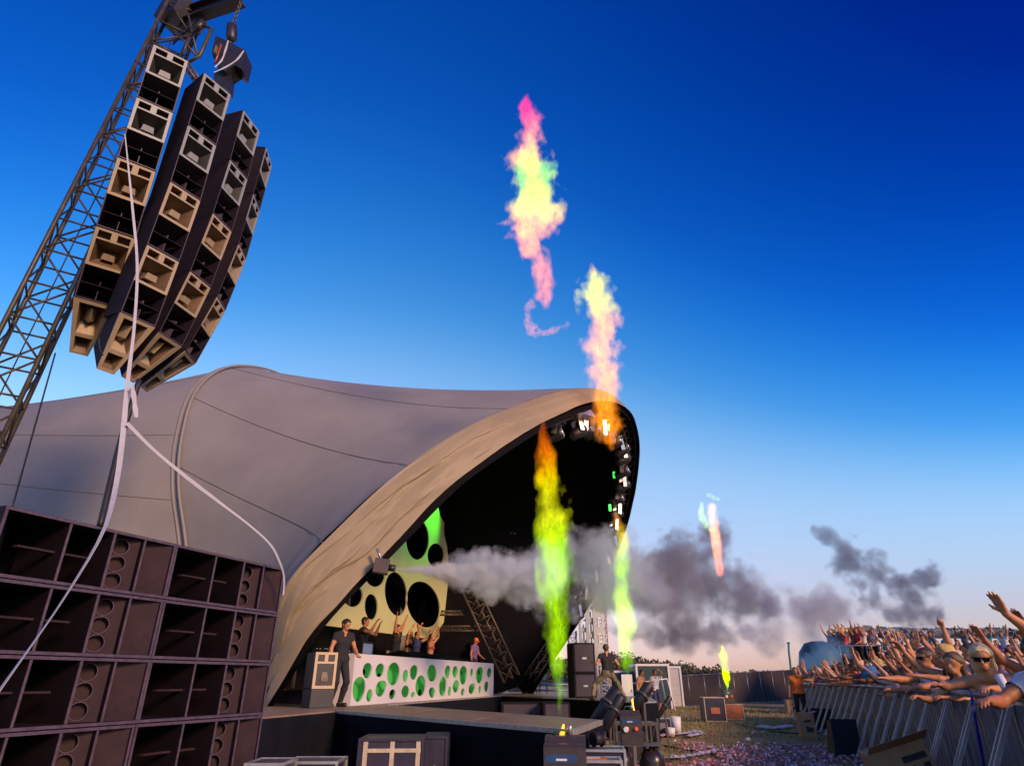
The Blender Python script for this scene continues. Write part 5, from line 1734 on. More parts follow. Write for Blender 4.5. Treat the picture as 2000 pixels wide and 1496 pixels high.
# thin green mast by the horizon
gp = atY(1541, 1310, 60)
t = thing('flag_pole', 'thin crooked green pole rising over the scrim fence', 'pole', Vector((gp.x, 60, 0)))
MB().tube([Vector((gp.x, 60, 0)), atY(1543, 1290, 60), atY(1541, 1275, 60), atY(1540, 1256, 60)], .09, 7).build('pole', mat('green_pole', (.02, .16, .12), .5), t, True)
MB().lathe([(.16, 0), (.14, .06), (.02, .12)], 10, Matrix.Translation(atY(1540, 1256, 60) - Vector((gp.x, 60, 0)))).build('finial', M_DGREEN, t)

# ------------------------------------------------------------------ far crowd stand with netted roof, and the teal tank
STX0, STX1 = atY(1640, 1262, 33).x, atY(1745, 1262, 33).x
PLZ = atY(1660, 1300, 33).z
M_DKWOOD = mat('platform_dark', (.03, .028, .04), .8, var=.3)
stand = thing('viewing_platform', 'dark raised viewing platform full of people behind the crowd', 'platform', Vector((STX0, 33, 0)))
SBX = atY(1622, 1300, 36.5).x
pp = [(STX0, 33), (STX1, 33), (STX1, 36.5), (SBX, 36.5)]
MB().slab(pp, PLZ - .15, PLZ).build('floor', M_DKWOOD, stand, True)
drape([pp[0], pp[1]], 0, PLZ - .1, stand, 'skirt', M_DKWOOD, amp=.05, seed=31, step=.2)
drape([pp[3], pp[0]], 0, PLZ - .1, stand, 'skirt', M_DKWOOD, amp=.05, seed=32, step=.2)
for k in range(5):
    x = STX0 + (STX1 - STX0) * k / 4
    MB().tube([(x, 33.05, PLZ), (x, 33.05, PLZ + .9)], .025, 5).build('rail_post', M_STEEL, stand, True)
MB().tube([(STX0, 33.05, PLZ + .9), (STX1, 33.05, PLZ + .9)], .03, 5).build('rail', M_STEEL, stand, True)
# netted roof
RY0, RY1 = 37.0, 43.0
rx0, rx1 = atY(1722, 1235, RY0).x, atY(2120, 1235, RY0).x
roofz = atY(1722, 1218, RY0).z
rf = thing('netted_roof', 'flat dark roof covered in fluttering grey camouflage strips behind the crowd', 'roof', Vector((rx0, RY0, 0)))
MB().hexa([(rx0, RY0, roofz - .75), (rx1, RY0, roofz - .75), (rx1, RY1, roofz - .1), (rx0, RY1, roofz - .1), (rx0, RY0, roofz - .65), (rx1, RY0, roofz - .65), (rx1, RY1, roofz), (rx0, RY1, roofz)]).build('sheet', M_DKWOOD, rf, True)
for x in (rx0 + .1, rx0 + 4, rx0 + 8, rx1 - .1):
    MB().tube([(x, RY0 + .1, PLZ * 0), (x, RY0 + .1, roofz - .75)], .06, 6).build('post', M_DARKSTEEL, rf, True)
r_ = np.random.default_rng(3)
N_ = 1500
u = r_.uniform(rx0, rx1, N_); v = r_.uniform(0, 1, N_)
c = np.stack([u, RY0 + (RY1 - RY0) * v - .05, roofz - .62 + .65 * v + r_.uniform(0, .12, N_)], 1)
a = r_.normal(size=(N_, 3)) * [1, .4, .25] * .16; b = r_.normal(size=(N_, 3)) * [.3, .4, 1] * .08
V = np.stack([c - a - b, c + a - b, c + a + b, c - a + b], 1).reshape(-1, 3)
o = link('net_strips', np_mesh('net_strips', V, np.arange(len(V)).reshape(-1, 4), False), leaf_material('net_cloth', [(.02, .025, .04), (.03, .05, .08), (.3, .3, .34), (.04, .05, .07), (.16, .18, .22), (.02, .03, .04)]), rf, True)
tag(o, kind='stuff')
# teal tarpaulin tank
tk = atY(1610, 1330, 31)
tank = thing('tarp_tank', 'rounded teal tarpaulin tank left of the viewing platform', 'tank', Vector((tk.x, 31, 0)))
hz_ = atY(1600, 1252, 31).z
M_TEAL = mat('teal_tarp', (.02, .07, .10), .55, var=.25, scale=1, bump=.3, bscale=2)
MB().lathe([(.95, 0), (1.0, hz_ * .3), (.98, hz_ * .6), (.84, hz_ * .85), (.56, hz_ * .97), (.25, hz_)], 26).build('tarp', M_TEAL, tank)
for z in (.35, .65): MB().lathe([(1.0, hz_ * z - .03), (1.03, hz_ * z), (1.0, hz_ * z + .03)], 26).build('band', M_DGREEN, tank)

# cables, cups and bottles left on the pit floor
for k, pts in enumerate([[(1662, 1449), (1630, 1456), (1604, 1466), (1596, 1480), (1580, 1496)], [(1278, 1452), (1330, 1462), (1392, 1472), (1450, 1490)], [(1440, 1412), (1490, 1424), (1560, 1432), (1610, 1430)]]):
    o = MB().tube([Vector(p) for p in catmull([tuple(atZ(*p, 0.02)) for p in pts], 30)], .022, 6).build('ground_cable', M_RUBBER, origin=atZ(*pts[0], 0.02))
    tag(o, ['black cable curling along the barrier foot by the nearest wedge', 'black cable crossing the confetti from the gas bottles', 'black cable running from the orange case to the barrier'][k], 'cable')
rq = random.Random(8)
for k, (px, py, cc, nm) in enumerate([(1600, 1428, 'blue', 'blue'), (1700, 1462, 'red', 'red'), (1735, 1440, 'white', 'white'), (1455, 1448, 'white', 'pale'), (1390, 1440, 'red', 'dark red')]):
    P = atZ(px, py, 0.0)
    t = thing('plastic_cup', '%s plastic cup lying on the pit floor' % nm, 'cup', P + Vector((0, 0, .05)), rq.uniform(0, 6))
    t.rotation_euler = (math.pi / 2, 0, rq.uniform(0, 6))
    MB().lathe([(.034, 0), (.047, .12), (.043, .12), (.03, .006)], 14).build('cup', mat('cup_' + cc, {'blue': (.05, .12, .4), 'red': (.45, .05, .04), 'white': (.6, .58, .58)}[cc], .4), t)
# ------------------------------------------------------------------ people
def V3(*a): return np.array(a, float)
def unit(v): v = np.asarray(v, float); return v / np.linalg.norm(v)
class Body:
    def __init__(s): s.pr = []
    def cone(s, a, b, ra, rb, g): s.pr.append((np.asarray(a, float), np.asarray(b, float), ra, rb, g))
GR = {n: i for i, n in enumerate(['pelvis', 'belly', 'chest', 'shoulder', 'neck', 'head', 'uarm', 'farm', 'hand', 'thigh', 'shin', 'foot'])}
def ik(a, c, l1, l2, pole):
    d = c - a; L = min(np.linalg.norm(d), l1 + l2 - 1e-3); d = unit(d)
    c = a + d * L
    x = (l1 * l1 - l2 * l2 + L * L) / (2 * L)
    h = math.sqrt(max(l1 * l1 - x * x, 0))
    p = pole - d * np.dot(pole, d); p = unit(p)
    return a + d * x + p * h, c
def build_hand(B, w, f, pn, kind, fr=0.0098):
    "w wrist, f direction of the hand, pn palm normal"
    f = unit(f); pn = unit(pn - f * np.dot(pn, f)); s = np.cross(f, pn)
    for k, o in enumerate((-.030, -.010, .010, .028)):
        base = w + s * o * .45
        kn = w + f * (.092 - abs(k - 1.3) * .006) + s * o
        B.cone(base, kn, .017, .014, 'hand')
        ln = (.074, .084, .078, .060)[k]
        if kind == 'open': d1 = unit(f + s * o * 4.5 + pn * .05); d2 = unit(f + s * o * 4.5 + pn * .18)
        elif kind == 'relax': d1 = unit(f + s * o * 1.5 + pn * .35); d2 = unit(f * .6 + pn * .9)
        elif kind == 'fist': d1 = unit(f * .25 + pn); d2 = unit(-f + pn * .15)
        elif kind == 'point':
            if k == 0: d1 = d2 = f
            else: d1 = unit(f * .2 + pn); d2 = unit(-f)
        elif kind == 'flat': d1 = unit(f + s * o * .8); d2 = unit(f + pn * .08 + s * o * .8)
        m = kn + d1 * ln * .55
        B.cone(kn, m, fr * 1.08, fr, 'hand')
        B.cone(m, m + d2 * ln * .48, fr, fr * .82, 'hand')
    tb = w + f * .022 - s * .024 + pn * .008
    if kind in ('fist', 'point'): tm = tb + f * .035 + pn * .03; te = tm + s * .035 + pn * .005
    else: tm = tb + unit(f * .75 - s * .85 + pn * .15) * .042; te = tm + unit(f - s * .4 + pn * .1) * .036
    B.cone(tb, tm, fr * 1.3, fr * 1.1, 'hand'); B.cone(tm, te, fr * 1.1, fr * .9, 'hand')
def pose_body(p, fingers=True):
    "skeleton facing -Y; returns Body and frames"
    B = Body()
    fem = p.get('slim', 0.0)
    hz = p.get('hip', .93)
    Hc = V3(p.get('hx', 0), 0, hz)
    lean, side = p.get('lean', 0.05), p.get('side', 0.0)
    sp = unit(V3(math.sin(side), -math.sin(lean), math.cos(lean) * math.cos(side)))
    X = unit(np.cross(sp, V3(0, 1, 0)) * -1)
    X = unit(V3(math.cos(p.get('twist', 0)), math.sin(p.get('twist', 0)), 0)); X = unit(X - sp * np.dot(X, sp))
    Fw = np.cross(sp, X)  # back direction
    Fw = -Fw if Fw[1] > 0 else Fw
    k = 1 - .1 * fem
    B.cone(Hc - X * .075, Hc + X * .075, .118, .118, 'pelvis')
    B.cone(Hc - X * .045 + sp * .05, Hc - X * .05 * k + sp * .24, .105, .100 * k, 'belly')
    B.cone(Hc + X * .045 + sp * .05, Hc + X * .05 * k + sp * .24, .105, .100 * k, 'belly')
    ch = Hc + sp * .36
    B.cone(ch - X * .085 * k, ch + X * .085 * k, .112 * k, .112 * k, 'chest')
    B.cone(Hc - X * .05 + sp * .22, ch - X * .07, .10 * k, .11 * k, 'chest'); B.cone(Hc + X * .05 + sp * .22, ch + X * .07, .10 * k, .11 * k, 'chest')
    if fem:
        for q in (-1, 1): B.cone(ch + X * q * .07 + Fw * .07 - sp * .02, ch + X * q * .072 + Fw * .085 - sp * .025, .055, .05, 'chest')
    nb = Hc + sp * .52
    sw = .185 * k
    sh = {}
    for q, nm in ((-1, 'R'), (1, 'L')):
        up = p.get('arm' + nm, {}).get('shrug', 0)
        S_ = nb + X * q * sw - sp * (.045 - up)
        B.cone(nb + X * q * .05 - sp * .01, S_, .062, .060, 'shoulder')
        B.cone(ch + X * q * .09 + sp * .03, S_ - sp * .02, .085, .06, 'shoulder')
        sh[nm] = S_
    hy, hp, hr = p.get('head', (0, 0, 0))   # yaw, pitch (down +), roll
    fwd = unit(Fw * math.cos(hp) * math.cos(hy) + X * math.sin(hy) * math.cos(hp) - sp * math.sin(hp))
    hu = unit(sp * math.cos(hp) + Fw * math.cos(hy) * math.sin(hp) + X * math.sin(hr))
    hu = unit(hu - fwd * np.dot(hu, fwd)); hx = np.cross(fwd, hu)
    hc = nb + unit(sp + hu * .8) * .185 + fwd * .02
    B.cone(nb - sp * .02, hc - hu * .07 - fwd * .01, .058 * k, .052 * k, 'neck')
    B.cone(hc + hu * .022 - fwd * .022, hc + hu * .03 + fwd * .010, .087, .083, 'head')      # cranium
    B.cone(hc + fwd * .012 - hu * .02, hc - hu * .062 + fwd * .042, .070, .046, 'head')         # face and jaw
    B.cone(hc - hu * .075 + fwd * .058, hc - hu * .072 + fwd * .066, .026, .024, 'head')        # chin
    B.cone(hc + hu * .012 + fwd * .082, hc - hu * .026 + fwd * .103, .010, .015, 'head')        # nose
    B.cone(hc + hu * .030 - hx * .03 + fwd * .078, hc + hu * .030 + hx * .03 + fwd * .078, .014, .014, 'head')  # brow
    B.cone(hc - hu * .052 - hx * .014 + fwd * .083, hc - hu * .052 + hx * .014 + fwd * .083, .012, .012, 'head')  # lips
    for q in (-1, 1): B.cone(hc + hx * q * .078 - hu * .012 - fwd * .012, hc + hx * q * .083 + hu * .014 - fwd * .016, .015, .018, 'head')
    joints = {}
    for nm, q in (('R', -1), ('L', 1)):
        a = p.get('arm' + nm, {})
        S_ = sh[nm]
        def loc(v): return unit(X * v[0] * q + Fw * v[1] + sp * v[2])
        u = loc(a.get('u', (.35, .05, -1))); f = loc(a.get('f', (.1, .5, -1)))
        E_ = S_ + u * .285; W_ = E_ + f * .255
        B.cone(S_, E_, .053 * k, .041 * k, 'uarm')
        B.cone(S_ + u * .03, S_ + u * .18, .052 * k, .046 * k, 'uarm')
        B.cone(E_, E_ + f * .09, .041 * k, .043 * k, 'farm'); B.cone(E_ + f * .09, W_, .043 * k, .028 * k, 'farm')
        hf = loc(a['h']) if 'h' in a else f
        pn = loc(a.get('pn', (-.2, 1, 0)))
        if fingers: build_hand(B, W_ + hf * .01, hf, pn, a.get('hand', 'open'))
        else: B.cone(W_, W_ + hf * .14, .032, .026, 'hand')
        joints['wrist' + nm] = W_; joints['hand' + nm] = W_ + hf * .09; joints['elbow' + nm] = E_
    for nm, q in (('R', -1), ('L', 1)):
        hip = Hc + X * q * .09 - V3(0, 0, .03)
        ft = np.asarray(p.get('foot' + nm, (q * .12, .02, 0)), float)
        an = ft + V3(0, .02, .085)
        K_, an = ik(hip, an, .44, .43, unit(V3(q * p.get('knee_out', .15), -1, 0)))
        B.cone(hip, K_, .088 - .006 * fem, .058, 'thigh'); B.cone(K_, K_ + (an - K_) * .35, .055, .056, 'shin'); B.cone(K_ + (an - K_) * .35, an, .056, .038, 'shin')
        toe = an + V3(q * .04, -.16, -.045); heel = an + V3(0, .05, -.045)
        B.cone(an, heel, .042, .038, 'foot'); B.cone(heel, toe, .038, .032, 'foot')
    fr = dict(hc=hc, fwd=fwd, hu=hu, hx=hx, nb=nb, sp=sp, X=X, Fw=Fw, Hc=Hc, ch=ch, **joints)
    return B, fr
def sdf_grid(prims, h, pad=.05, k=.022):
    lo = np.min([np.minimum(a - max(ra, rb), b - max(ra, rb)) for a, b, ra, rb, g in prims], axis=0) - pad
    hi = np.max([np.maximum(a + max(ra, rb), b + max(ra, rb)) for a, b, ra, rb, g in prims], axis=0) + pad
    n = np.ceil((hi - lo) / h).astype(int) + 2
    f = np.full(n, 1.0, np.float32)
    ax = [lo[i] + np.arange(n[i]) * h for i in range(3)]
    for a, b, ra, rb, g in prims:
        r = max(ra, rb) + .07
        l2 = np.maximum(((np.minimum(a, b) - r - lo) / h).astype(int), 0)
        h2 = np.minimum(((np.maximum(a, b) + r - lo) / h).astype(int) + 2, n)
        sl = tuple(slice(l2[i], h2[i]) for i in range(3))
        x = ax[0][sl[0]][:, None, None]; y = ax[1][sl[1]][None, :, None]; z = ax[2][sl[2]][None, None, :]
        d = b - a; L2 = max(float(d @ d), 1e-9)
        t = np.clip(((x - a[0]) * d[0] + (y - a[1]) * d[1] + (z - a[2]) * d[2]) / L2, 0, 1)
        dist = np.sqrt((x - a[0] - t * d[0]) ** 2 + (y - a[1] - t * d[1]) ** 2 + (z - a[2] - t * d[2]) ** 2) - (ra + (rb - ra) * t)
        kk = .007 if (g in ('hand',) or r < .095) else k
        F0 = f[sl]
        hh = np.clip(kk - np.abs(F0 - dist), 0, None) / kk
        f[sl] = np.minimum(F0, dist) - hh * hh * kk * .25
    return f, lo
def nearest_group(v, prims):
    best = np.full(len(v), 9.0); gi = np.zeros(len(v), int); tt = np.zeros(len(v))
    for a, b, ra, rb, g in prims:
        d = b - a; L2 = max(float(d @ d), 1e-9)
        t = np.clip(((v - a) @ d) / L2, 0, 1)
        ds = np.linalg.norm(v - a - t[:, None] * d, axis=1) - (ra + (rb - ra) * t)
        m = ds < best
        best[m] = ds[m]; gi[m] = GR[g]; tt[m] = t[m]
    return gi, tt
def vnormals(v, q):
    a, b, c, d = (v[q[:, i]] for i in range(4))
    n = np.cross(c - a, d - b)
    N = np.zeros_like(v)
    for i in range(4): np.add.at(N, q[:, i], n)
    return N / (np.linalg.norm(N, axis=1)[:, None] + 1e-12)
def submesh(v, q, mask, nrm, off, seed=0, rough=.004):
    fm = mask[q].all(axis=1)
    qq = q[fm]
    ids, inv = np.unique(qq, return_inverse=True)
    vv = v[ids] + nrm[ids] * off
    with np.errstate(over='ignore'):
        w = fbm(vv[:, 0] * 14, vv[:, 1] * 14, vv[:, 2] * 9, 2, seed)
    vv = vv + nrm[ids] * (w * rough)[:, None]
    return vv, inv.reshape(qq.shape)
CLOTH = {'tee': (['belly', 'chest', 'shoulder'], .62, .013), 'tank': (['belly', 'chest'], 0, .011), 'bra': (['chest'], 0, .009), 'vest': (['belly', 'chest', 'shoulder'], 0, .022)}
def make_kind(name, pose, res=.0125, fingers=True, top='tee', hair='short', legs='long', seed=0):
    B, fr = pose_body(pose, fingers)
    f, lo = sdf_grid(B.pr, res)
    v, q = surface_nets(f, lo, res)
    nrm = vnormals(v, q)
    vol = np.einsum('ij,ij->i', v[q[:, 0]], np.cross(v[q[:, 1]], v[q[:, 2]])).sum()
    if vol < 0: q = q[:, ::-1]; nrm = -nrm
    gi, tt = nearest_group(v, B.pr)
    out = {'person': np_mesh(name, v, q)}
    up = v @ fr['sp']; cz = fr['ch'] @ fr['sp']
    if top:
        gs, sleeve, off = CLOTH[top]
        mask = np.isin(gi, [GR[g] for g in gs])
        if sleeve: mask |= (gi == GR['uarm']) & (((v - (v @ fr['sp'])[:, None] * 0) is not None) & (tt < sleeve))
        if top == 'bra': mask = (gi == GR['chest']) & (up > cz - .075) & (up < cz + .05)
        if top == 'tank': mask |= (gi == GR['shoulder']) & (np.abs((v - fr['nb']) @ fr['X']) < .11) & (np.abs((v - fr['nb']) @ fr['X']) > .05)
        mask |= (gi == GR['pelvis']) & (up > (fr['Hc'] @ fr['sp']) - .02) if top != 'bra' else False
        vv, qq = submesh(v, q, mask, nrm, off, seed)
        out['top'] = np_mesh('top', vv, qq)
    lg = {'long': (['pelvis', 'thigh', 'shin'], .014), 'short': (['pelvis', 'thigh'], .016), 'vshort': (['pelvis', 'thigh'], .01)}[legs]
    mask = np.isin(gi, [GR[g] for g in lg[0]])
    if legs == 'vshort': mask &= ~((gi == GR['thigh']) & (tt > .4))
    vv, qq = submesh(v, q, mask, nrm, lg[1], seed + 3, .006)
    out['trousers' if legs == 'long' else 'shorts'] = np_mesh('trousers', vv, qq)
    mask = gi == GR['foot']
    vv, qq = submesh(v, q, mask, nrm, .008, seed + 4, .001)
    out['shoes'] = np_mesh('shoes', vv, qq)
    # hair
    hc, fwd, hu, hx = fr['hc'], fr['fwd'], fr['hu'], fr['hx']
    if hair:
        H = Body()
        H.cone(hc + hu * .032 - fwd * .028, hc + hu * .036 + fwd * .010, .093, .087, 'head')
        H.cone(hc - fwd * .03 + hu * .02, hc - fwd * .045 - hu * .035, .088, .065, 'head')
        if hair == 'long':
            for q_ in (-1, -.3, .4, 1):
                H.cone(hc + hx * q_ * .060 + hu * .02 - fwd * .035, hc + hx * q_ * .072 - hu * .11 - fwd * .05, .040, .034, 'head')
                H.cone(hc + hx * q_ * .072 - hu * .11 - fwd * .05, hc + hx * q_ * .066 - hu * (.20 + .03 * abs(q_)) - fwd * .05, .034, .016, 'head')
        if hair == 'bun':
            H.cone(hc + hu * .08 - fwd * .09, hc + hu * .085 - fwd * .10, .045, .045, 'head')
        if hair == 'tail':
            H.cone(hc + hu * .04 - fwd * .10, hc - hu * .02 - fwd * .15, .03, .034, 'head'); H.cone(hc - hu * .02 - fwd * .15, hc - hu * .16 - fwd * .13, .034, .014, 'head')
        hres = min(res, .012)
        g_, l_ = sdf_grid(H.pr, hres)
        n = g_.shape
        P_ = np.stack(np.meshgrid(*[l_[i] + np.arange(n[i]) * hres for i in range(3)], indexing='ij'), -1) - hc
        a, b, c = P_ @ fwd, P_ @ hu, P_ @ hx
        with np.errstate(over='ignore'):
            g_ = g_ + .010 * fbm(a * 28, c * 40, b * 7, 3, seed + 8)
        # carve the face
        face = np.sqrt((np.maximum(.13 - a, 0) * .75) ** 2 + (b + .035) ** 2 * .9 + c ** 2 * 1.15) - .112
        cut = np.where(a > .0, .0 - face, -1)
        g_ = np.maximum(g_, cut)
        hv, hq = surface_nets(g_, l_, hres)
        vol = np.einsum('ij,ij->i', hv[hq[:, 0]], np.cross(hv[hq[:, 1]], hv[hq[:, 2]])).sum()
        if vol < 0: hq = hq[:, ::-1]
        out['hair'] = np_mesh('hair', hv, hq)
    # sunglasses and eyes as small meshes at the face
    def place(mb_, x, y, z): return None
    Mx = Matrix(((hx[0], fwd[0], hu[0], hc[0]), (hx[1], fwd[1], hu[1], hc[1]), (hx[2], fwd[2], hu[2], hc[2]), (0, 0, 0, 1)))
    g2 = MB()
    for q_ in (-1, 1):
        g2.add([(q_ * .012, .100, -.016), (q_ * .062, .092, -.012), (q_ * .070, .088, .024), (q_ * .008, .103, .026), (q_ * .012, .090, -.016), (q_ * .062, .080, -.012), (q_ * .070, .076, .024), (q_ * .008, .092, .026)],
               [(0, 1, 2, 3), (7, 6, 5, 4), (0, 4, 5, 1), (1, 5, 6, 2), (2, 6, 7, 3), (3, 7, 4, 0)], Mx)
        g2.bar((q_ * .070, .084, .018), (q_ * .092, -.01, .014), .006, .009, M=Mx)
    g2.bar((-.012, .102, .018), (.012, .102, .018), .005, .006, M=Mx)
    out['sunglasses'] = g2.mesh('sunglasses')
    e2 = MB()
    for q_ in (-1, 1):
        e2.lathe([(.003, -.006), (.0085, -.003), (.0095, 0), (.006, .003)], 10, Mx @ Matrix.Translation((q_ * .030, .083, .010)) @ Matrix.Rotation(R(-90), 4, 'X'))
        e2.bar((q_ * .014, .0945, .030), (q_ * .046, .088, .030), .008, .005, M=Mx)
    out['eyes'] = e2.mesh('eyes')
    c2 = MB()
    c2.lathe([(.096, .028), (.098, .06), (.088, .10), (.055, .128), (.015, .137)], 20, Mx @ Matrix.Translation((0, -.012, 0)))
    c2.add([(-.07, .07, .034), (.07, .07, .034), (.05, .16, .022), (-.05, .16, .022), (-.07, .07, .042), (.07, .07, .042), (.05, .16, .028), (-.05, .16, .028)], [(3, 2, 1, 0), (4, 5, 6, 7), (0, 1, 5, 4), (1, 2, 6, 5), (2, 3, 7, 6), (3, 0, 4, 7)], Mx)
    out['cap'] = c2.mesh('cap')
    return dict(m=out, fr=fr, top=top, legs=legs, hair=hair)

SKIN = [mat('skin_%d' % i, c, .5, var=.08, scale=18, spec=.35) for i, c in enumerate([(.55, .25, .12), (.48, .20, .09), (.38, .15, .07), (.20, .085, .045), (.62, .34, .22)])]
HAIR = [mat('hair_%d' % i, c, .5, var=.35, scale=25, stretch=(1, 1, .25), bump=.4, bscale=120) for i, c in enumerate([(.02, .013, .01), (.05, .026, .014), (.10, .055, .025), (.58, .38, .10), (.68, .50, .24), (.03, .02, .018)])]
CLOTHC = {'black': (.015, .014, .016), 'white': (.62, .58, .60), 'navy': (.03, .04, .10), 'red': (.42, .05, .05), 'teal': (.03, .22, .26), 'pink': (.55, .22, .32), 'grey': (.16, .15, .16), 'blue': (.08, .22, .45), 'yellow': (.55, .40, .06), 'green': (.06, .18, .07), 'purple': (.18, .09, .28), 'orange': (.80, .17, .02)}
CM = {k: mat('cloth_' + k, c, .85, var=.12, scale=10, bump=.25, bscale=90) for k, c in CLOTHC.items()}
CM['camo'] = mat('camo_cloth', (.17, .14, .07), .85, var=.75, scale=9)
M_SHOE = mat('shoe_leather', (.03, .025, .022), .5)
M_EYE = mat('eye_dark', (.015, .01, .008), .25)
M_SHADES = mat('dark_lens', (.006, .006, .008), .12)
def make_person(kind, loc, rotz, label, skin=0, hair=0, top='black', bottom='navy', scale=1.0, shades=False, cap=None, group='people in the crowd', shoes=None, rx=0.0, eyes=False, tops=True):
    m = kind['m']
    def ob(name, me, mt, parent=None):
        o = bpy.data.objects.new(name, me)
        if not me.materials: me.materials.append(mt)
        COL.objects.link(o)
        o.material_slots[0].link = 'OBJECT'
        o.material_slots[0].material = mt
        if parent: o.parent = parent
        return o
    b = ob('person', m['person'], SKIN[skin])
    tag(b, label, 'person', group)
    b.location = loc; b.rotation_euler = (rx, 0, rotz); b.scale = (scale,) * 3
    if 'top' in m and top: ob('shirt', m['top'], CM[top], b)
    for k in ('trousers', 'shorts'):
        if k in m: ob(k, m[k], CM[bottom], b)
    ob('shoes', m['shoes'], M_SHOE, b)
    if cap is None and 'hair' in m: ob('hair', m['hair'], HAIR[hair], b)
    elif cap is not None:
        ob('cap', m['cap'], CM[cap], b)
    if shades: ob('sunglasses', m['sunglasses'], M_SHADES, b)
    elif eyes: ob('eyes', m['eyes'], M_EYE, b)
    return b
UPV = dict(u=(.30, .12, 1), f=(.10, .1, 1), hand='open', shrug=.03)
P_ = {
 'arms_v': dict(armR=dict(u=(.5, .15, .9), f=(.2, .1, 1), hand='open', shrug=.03), armL=dict(u=(.5, .15, .9), f=(.25, .2, 1), hand='open', shrug=.03), head=(0, -.1, 0)),
 'one_up': dict(armR=dict(u=(.3, .35, .9), f=(0, .25, 1), hand='open', shrug=.03), armL=dict(u=(.2, .3, -1), f=(-.1, .9, .1), hand='relax'), head=(.2, -.05, .1), slim=1),
 'clap_up': dict(armR=dict(u=(.45, .5, .75), f=(-.55, .2, 1), hand='flat', pn=(-1, .2, 0), shrug=.03), armL=dict(u=(.45, .5, .75), f=(-.55, .2, 1), hand='flat', pn=(-1, .2, 0), shrug=.03), head=(0, -.1, 0), slim=1),
 'reach': dict(armR=dict(u=(.1, .9, .15), f=(0, 1, .35), hand='open', pn=(0, 0, -1)), armL=dict(u=(.25, .9, -.1), f=(.05, 1, .2), hand='relax', pn=(0, 0, -1)), lean=.28, head=(0, -.15, 0)),
 'point_up': dict(armR=dict(u=(.25, .3, 1), f=(0, .05, 1), hand='point', shrug=.03), armL=dict(u=(.25, .1, -1), f=(-.1, .8, -.2), hand='relax'), head=(-.2, -.1, 0)),
 'lean_rail': dict(armR=dict(u=(.3, .8, -.25), f=(-.3, 1, .60), hand='relax', pn=(0, 0, -1)), armL=dict(u=(.3, .8, -.2), f=(-.4, 1, .55), hand='relax', pn=(0, 0, -1)), lean=.38, head=(.25, -.25, .15), slim=1),
 'fist_up': dict(armR=dict(u=(.3, .35, .85), f=(-.05, .3, 1), hand='fist', shrug=.03), armL=dict(u=(.4, .6, .3), f=(-.1, .4, 1), hand='fist'), head=(.1, -.12, 0)),
 'phone': dict(armR=dict(u=(.25, .8, -.15), f=(-.25, .4, 1), hand='relax', pn=(0, 1, 0)), armL=dict(u=(.25, .8, -.2), f=(-.3, .4, 1), hand='relax', pn=(0, 1, 0)), head=(0, 0, 0)),
 'wave_side': dict(armR=dict(u=(.9, .25, .35), f=(.35, .2, 1), hand='open'), armL=dict(u=(.3, .5, -.6), f=(-.2, 1, .2), hand='relax'), head=(-.3, -.05, -.1), slim=1),
 'calm': dict(armR=dict(u=(.25, .3, -1), f=(-.2, .9, .1), hand='relax'), armL=dict(u=(.25, .2, -1), f=(-.1, .7, -.3), hand='relax'), head=(.4, -.02, .05), slim=1),
 'cheer': dict(armR=dict(u=(.75, .3, .3), f=(.1, .25, 1), hand='fist'), armL=dict(u=(.3, .3, -.8), f=(-.3, .9, .2), hand='relax'), head=(-.35, -.1, -.08), side=.06),
 'arms_fwd_up': dict(armR=dict(u=(.2, .75, .6), f=(.05, .5, 1), hand='open', pn=(0, 1, 0)), armL=dict(u=(.2, .85, .4), f=(.1, .6, .9), hand='open', pn=(0, 1, 0)), lean=.15, head=(.15, -.15, .05)),
}
KINDS = {}
tops_ = ['tee', 'tank', 'bra', 'tee', 'tee', 'tank', 'tee', 'tee', 'bra', 'tank', 'tee', 'tank']
hairs_ = ['short', 'long', 'tail', 'short', 'short', 'long', 'short', 'short', 'bun', 'long', 'short', 'long']
for i, (k, p) in enumerate(P_.items()):
    KINDS[k] = make_kind('person_' + k, p, .0135, True, tops_[i], hairs_[i], 'long' if i % 2 == 0 else 'short', i)
FARK = [make_kind('person_far_%d' % i, P_[k], .026, False, 'tee' if i != 1 else 'tank', hairs_[list(P_).index(k)], 'long', i) for i, k in enumerate(('arms_v', 'one_up', 'clap_up', 'phone', 'calm', 'fist_up', 'calm', 'cheer'))]
POSE_TXT = {'arms_v': 'both arms raised wide', 'one_up': 'one open hand up', 'clap_up': 'clapping overhead', 'reach': 'reaching both arms forward', 'point_up': 'pointing up', 'lean_rail': 'leaning on the barrier', 'fist_up': 'fists raised', 'phone': 'hands held before the face', 'wave_side': 'one arm waving sideways', 'arms_fwd_up': 'both palms pushed up and forward', 'calm': 'arms held low', 'cheer': 'one fist out to the side'}
STAGE_C = Vector((-1.0, 18.0, 0))
def face_rot(p, tgt): 
    d = tgt - p
    return math.atan2(d.x, -d.y)
rc = random.Random(21)
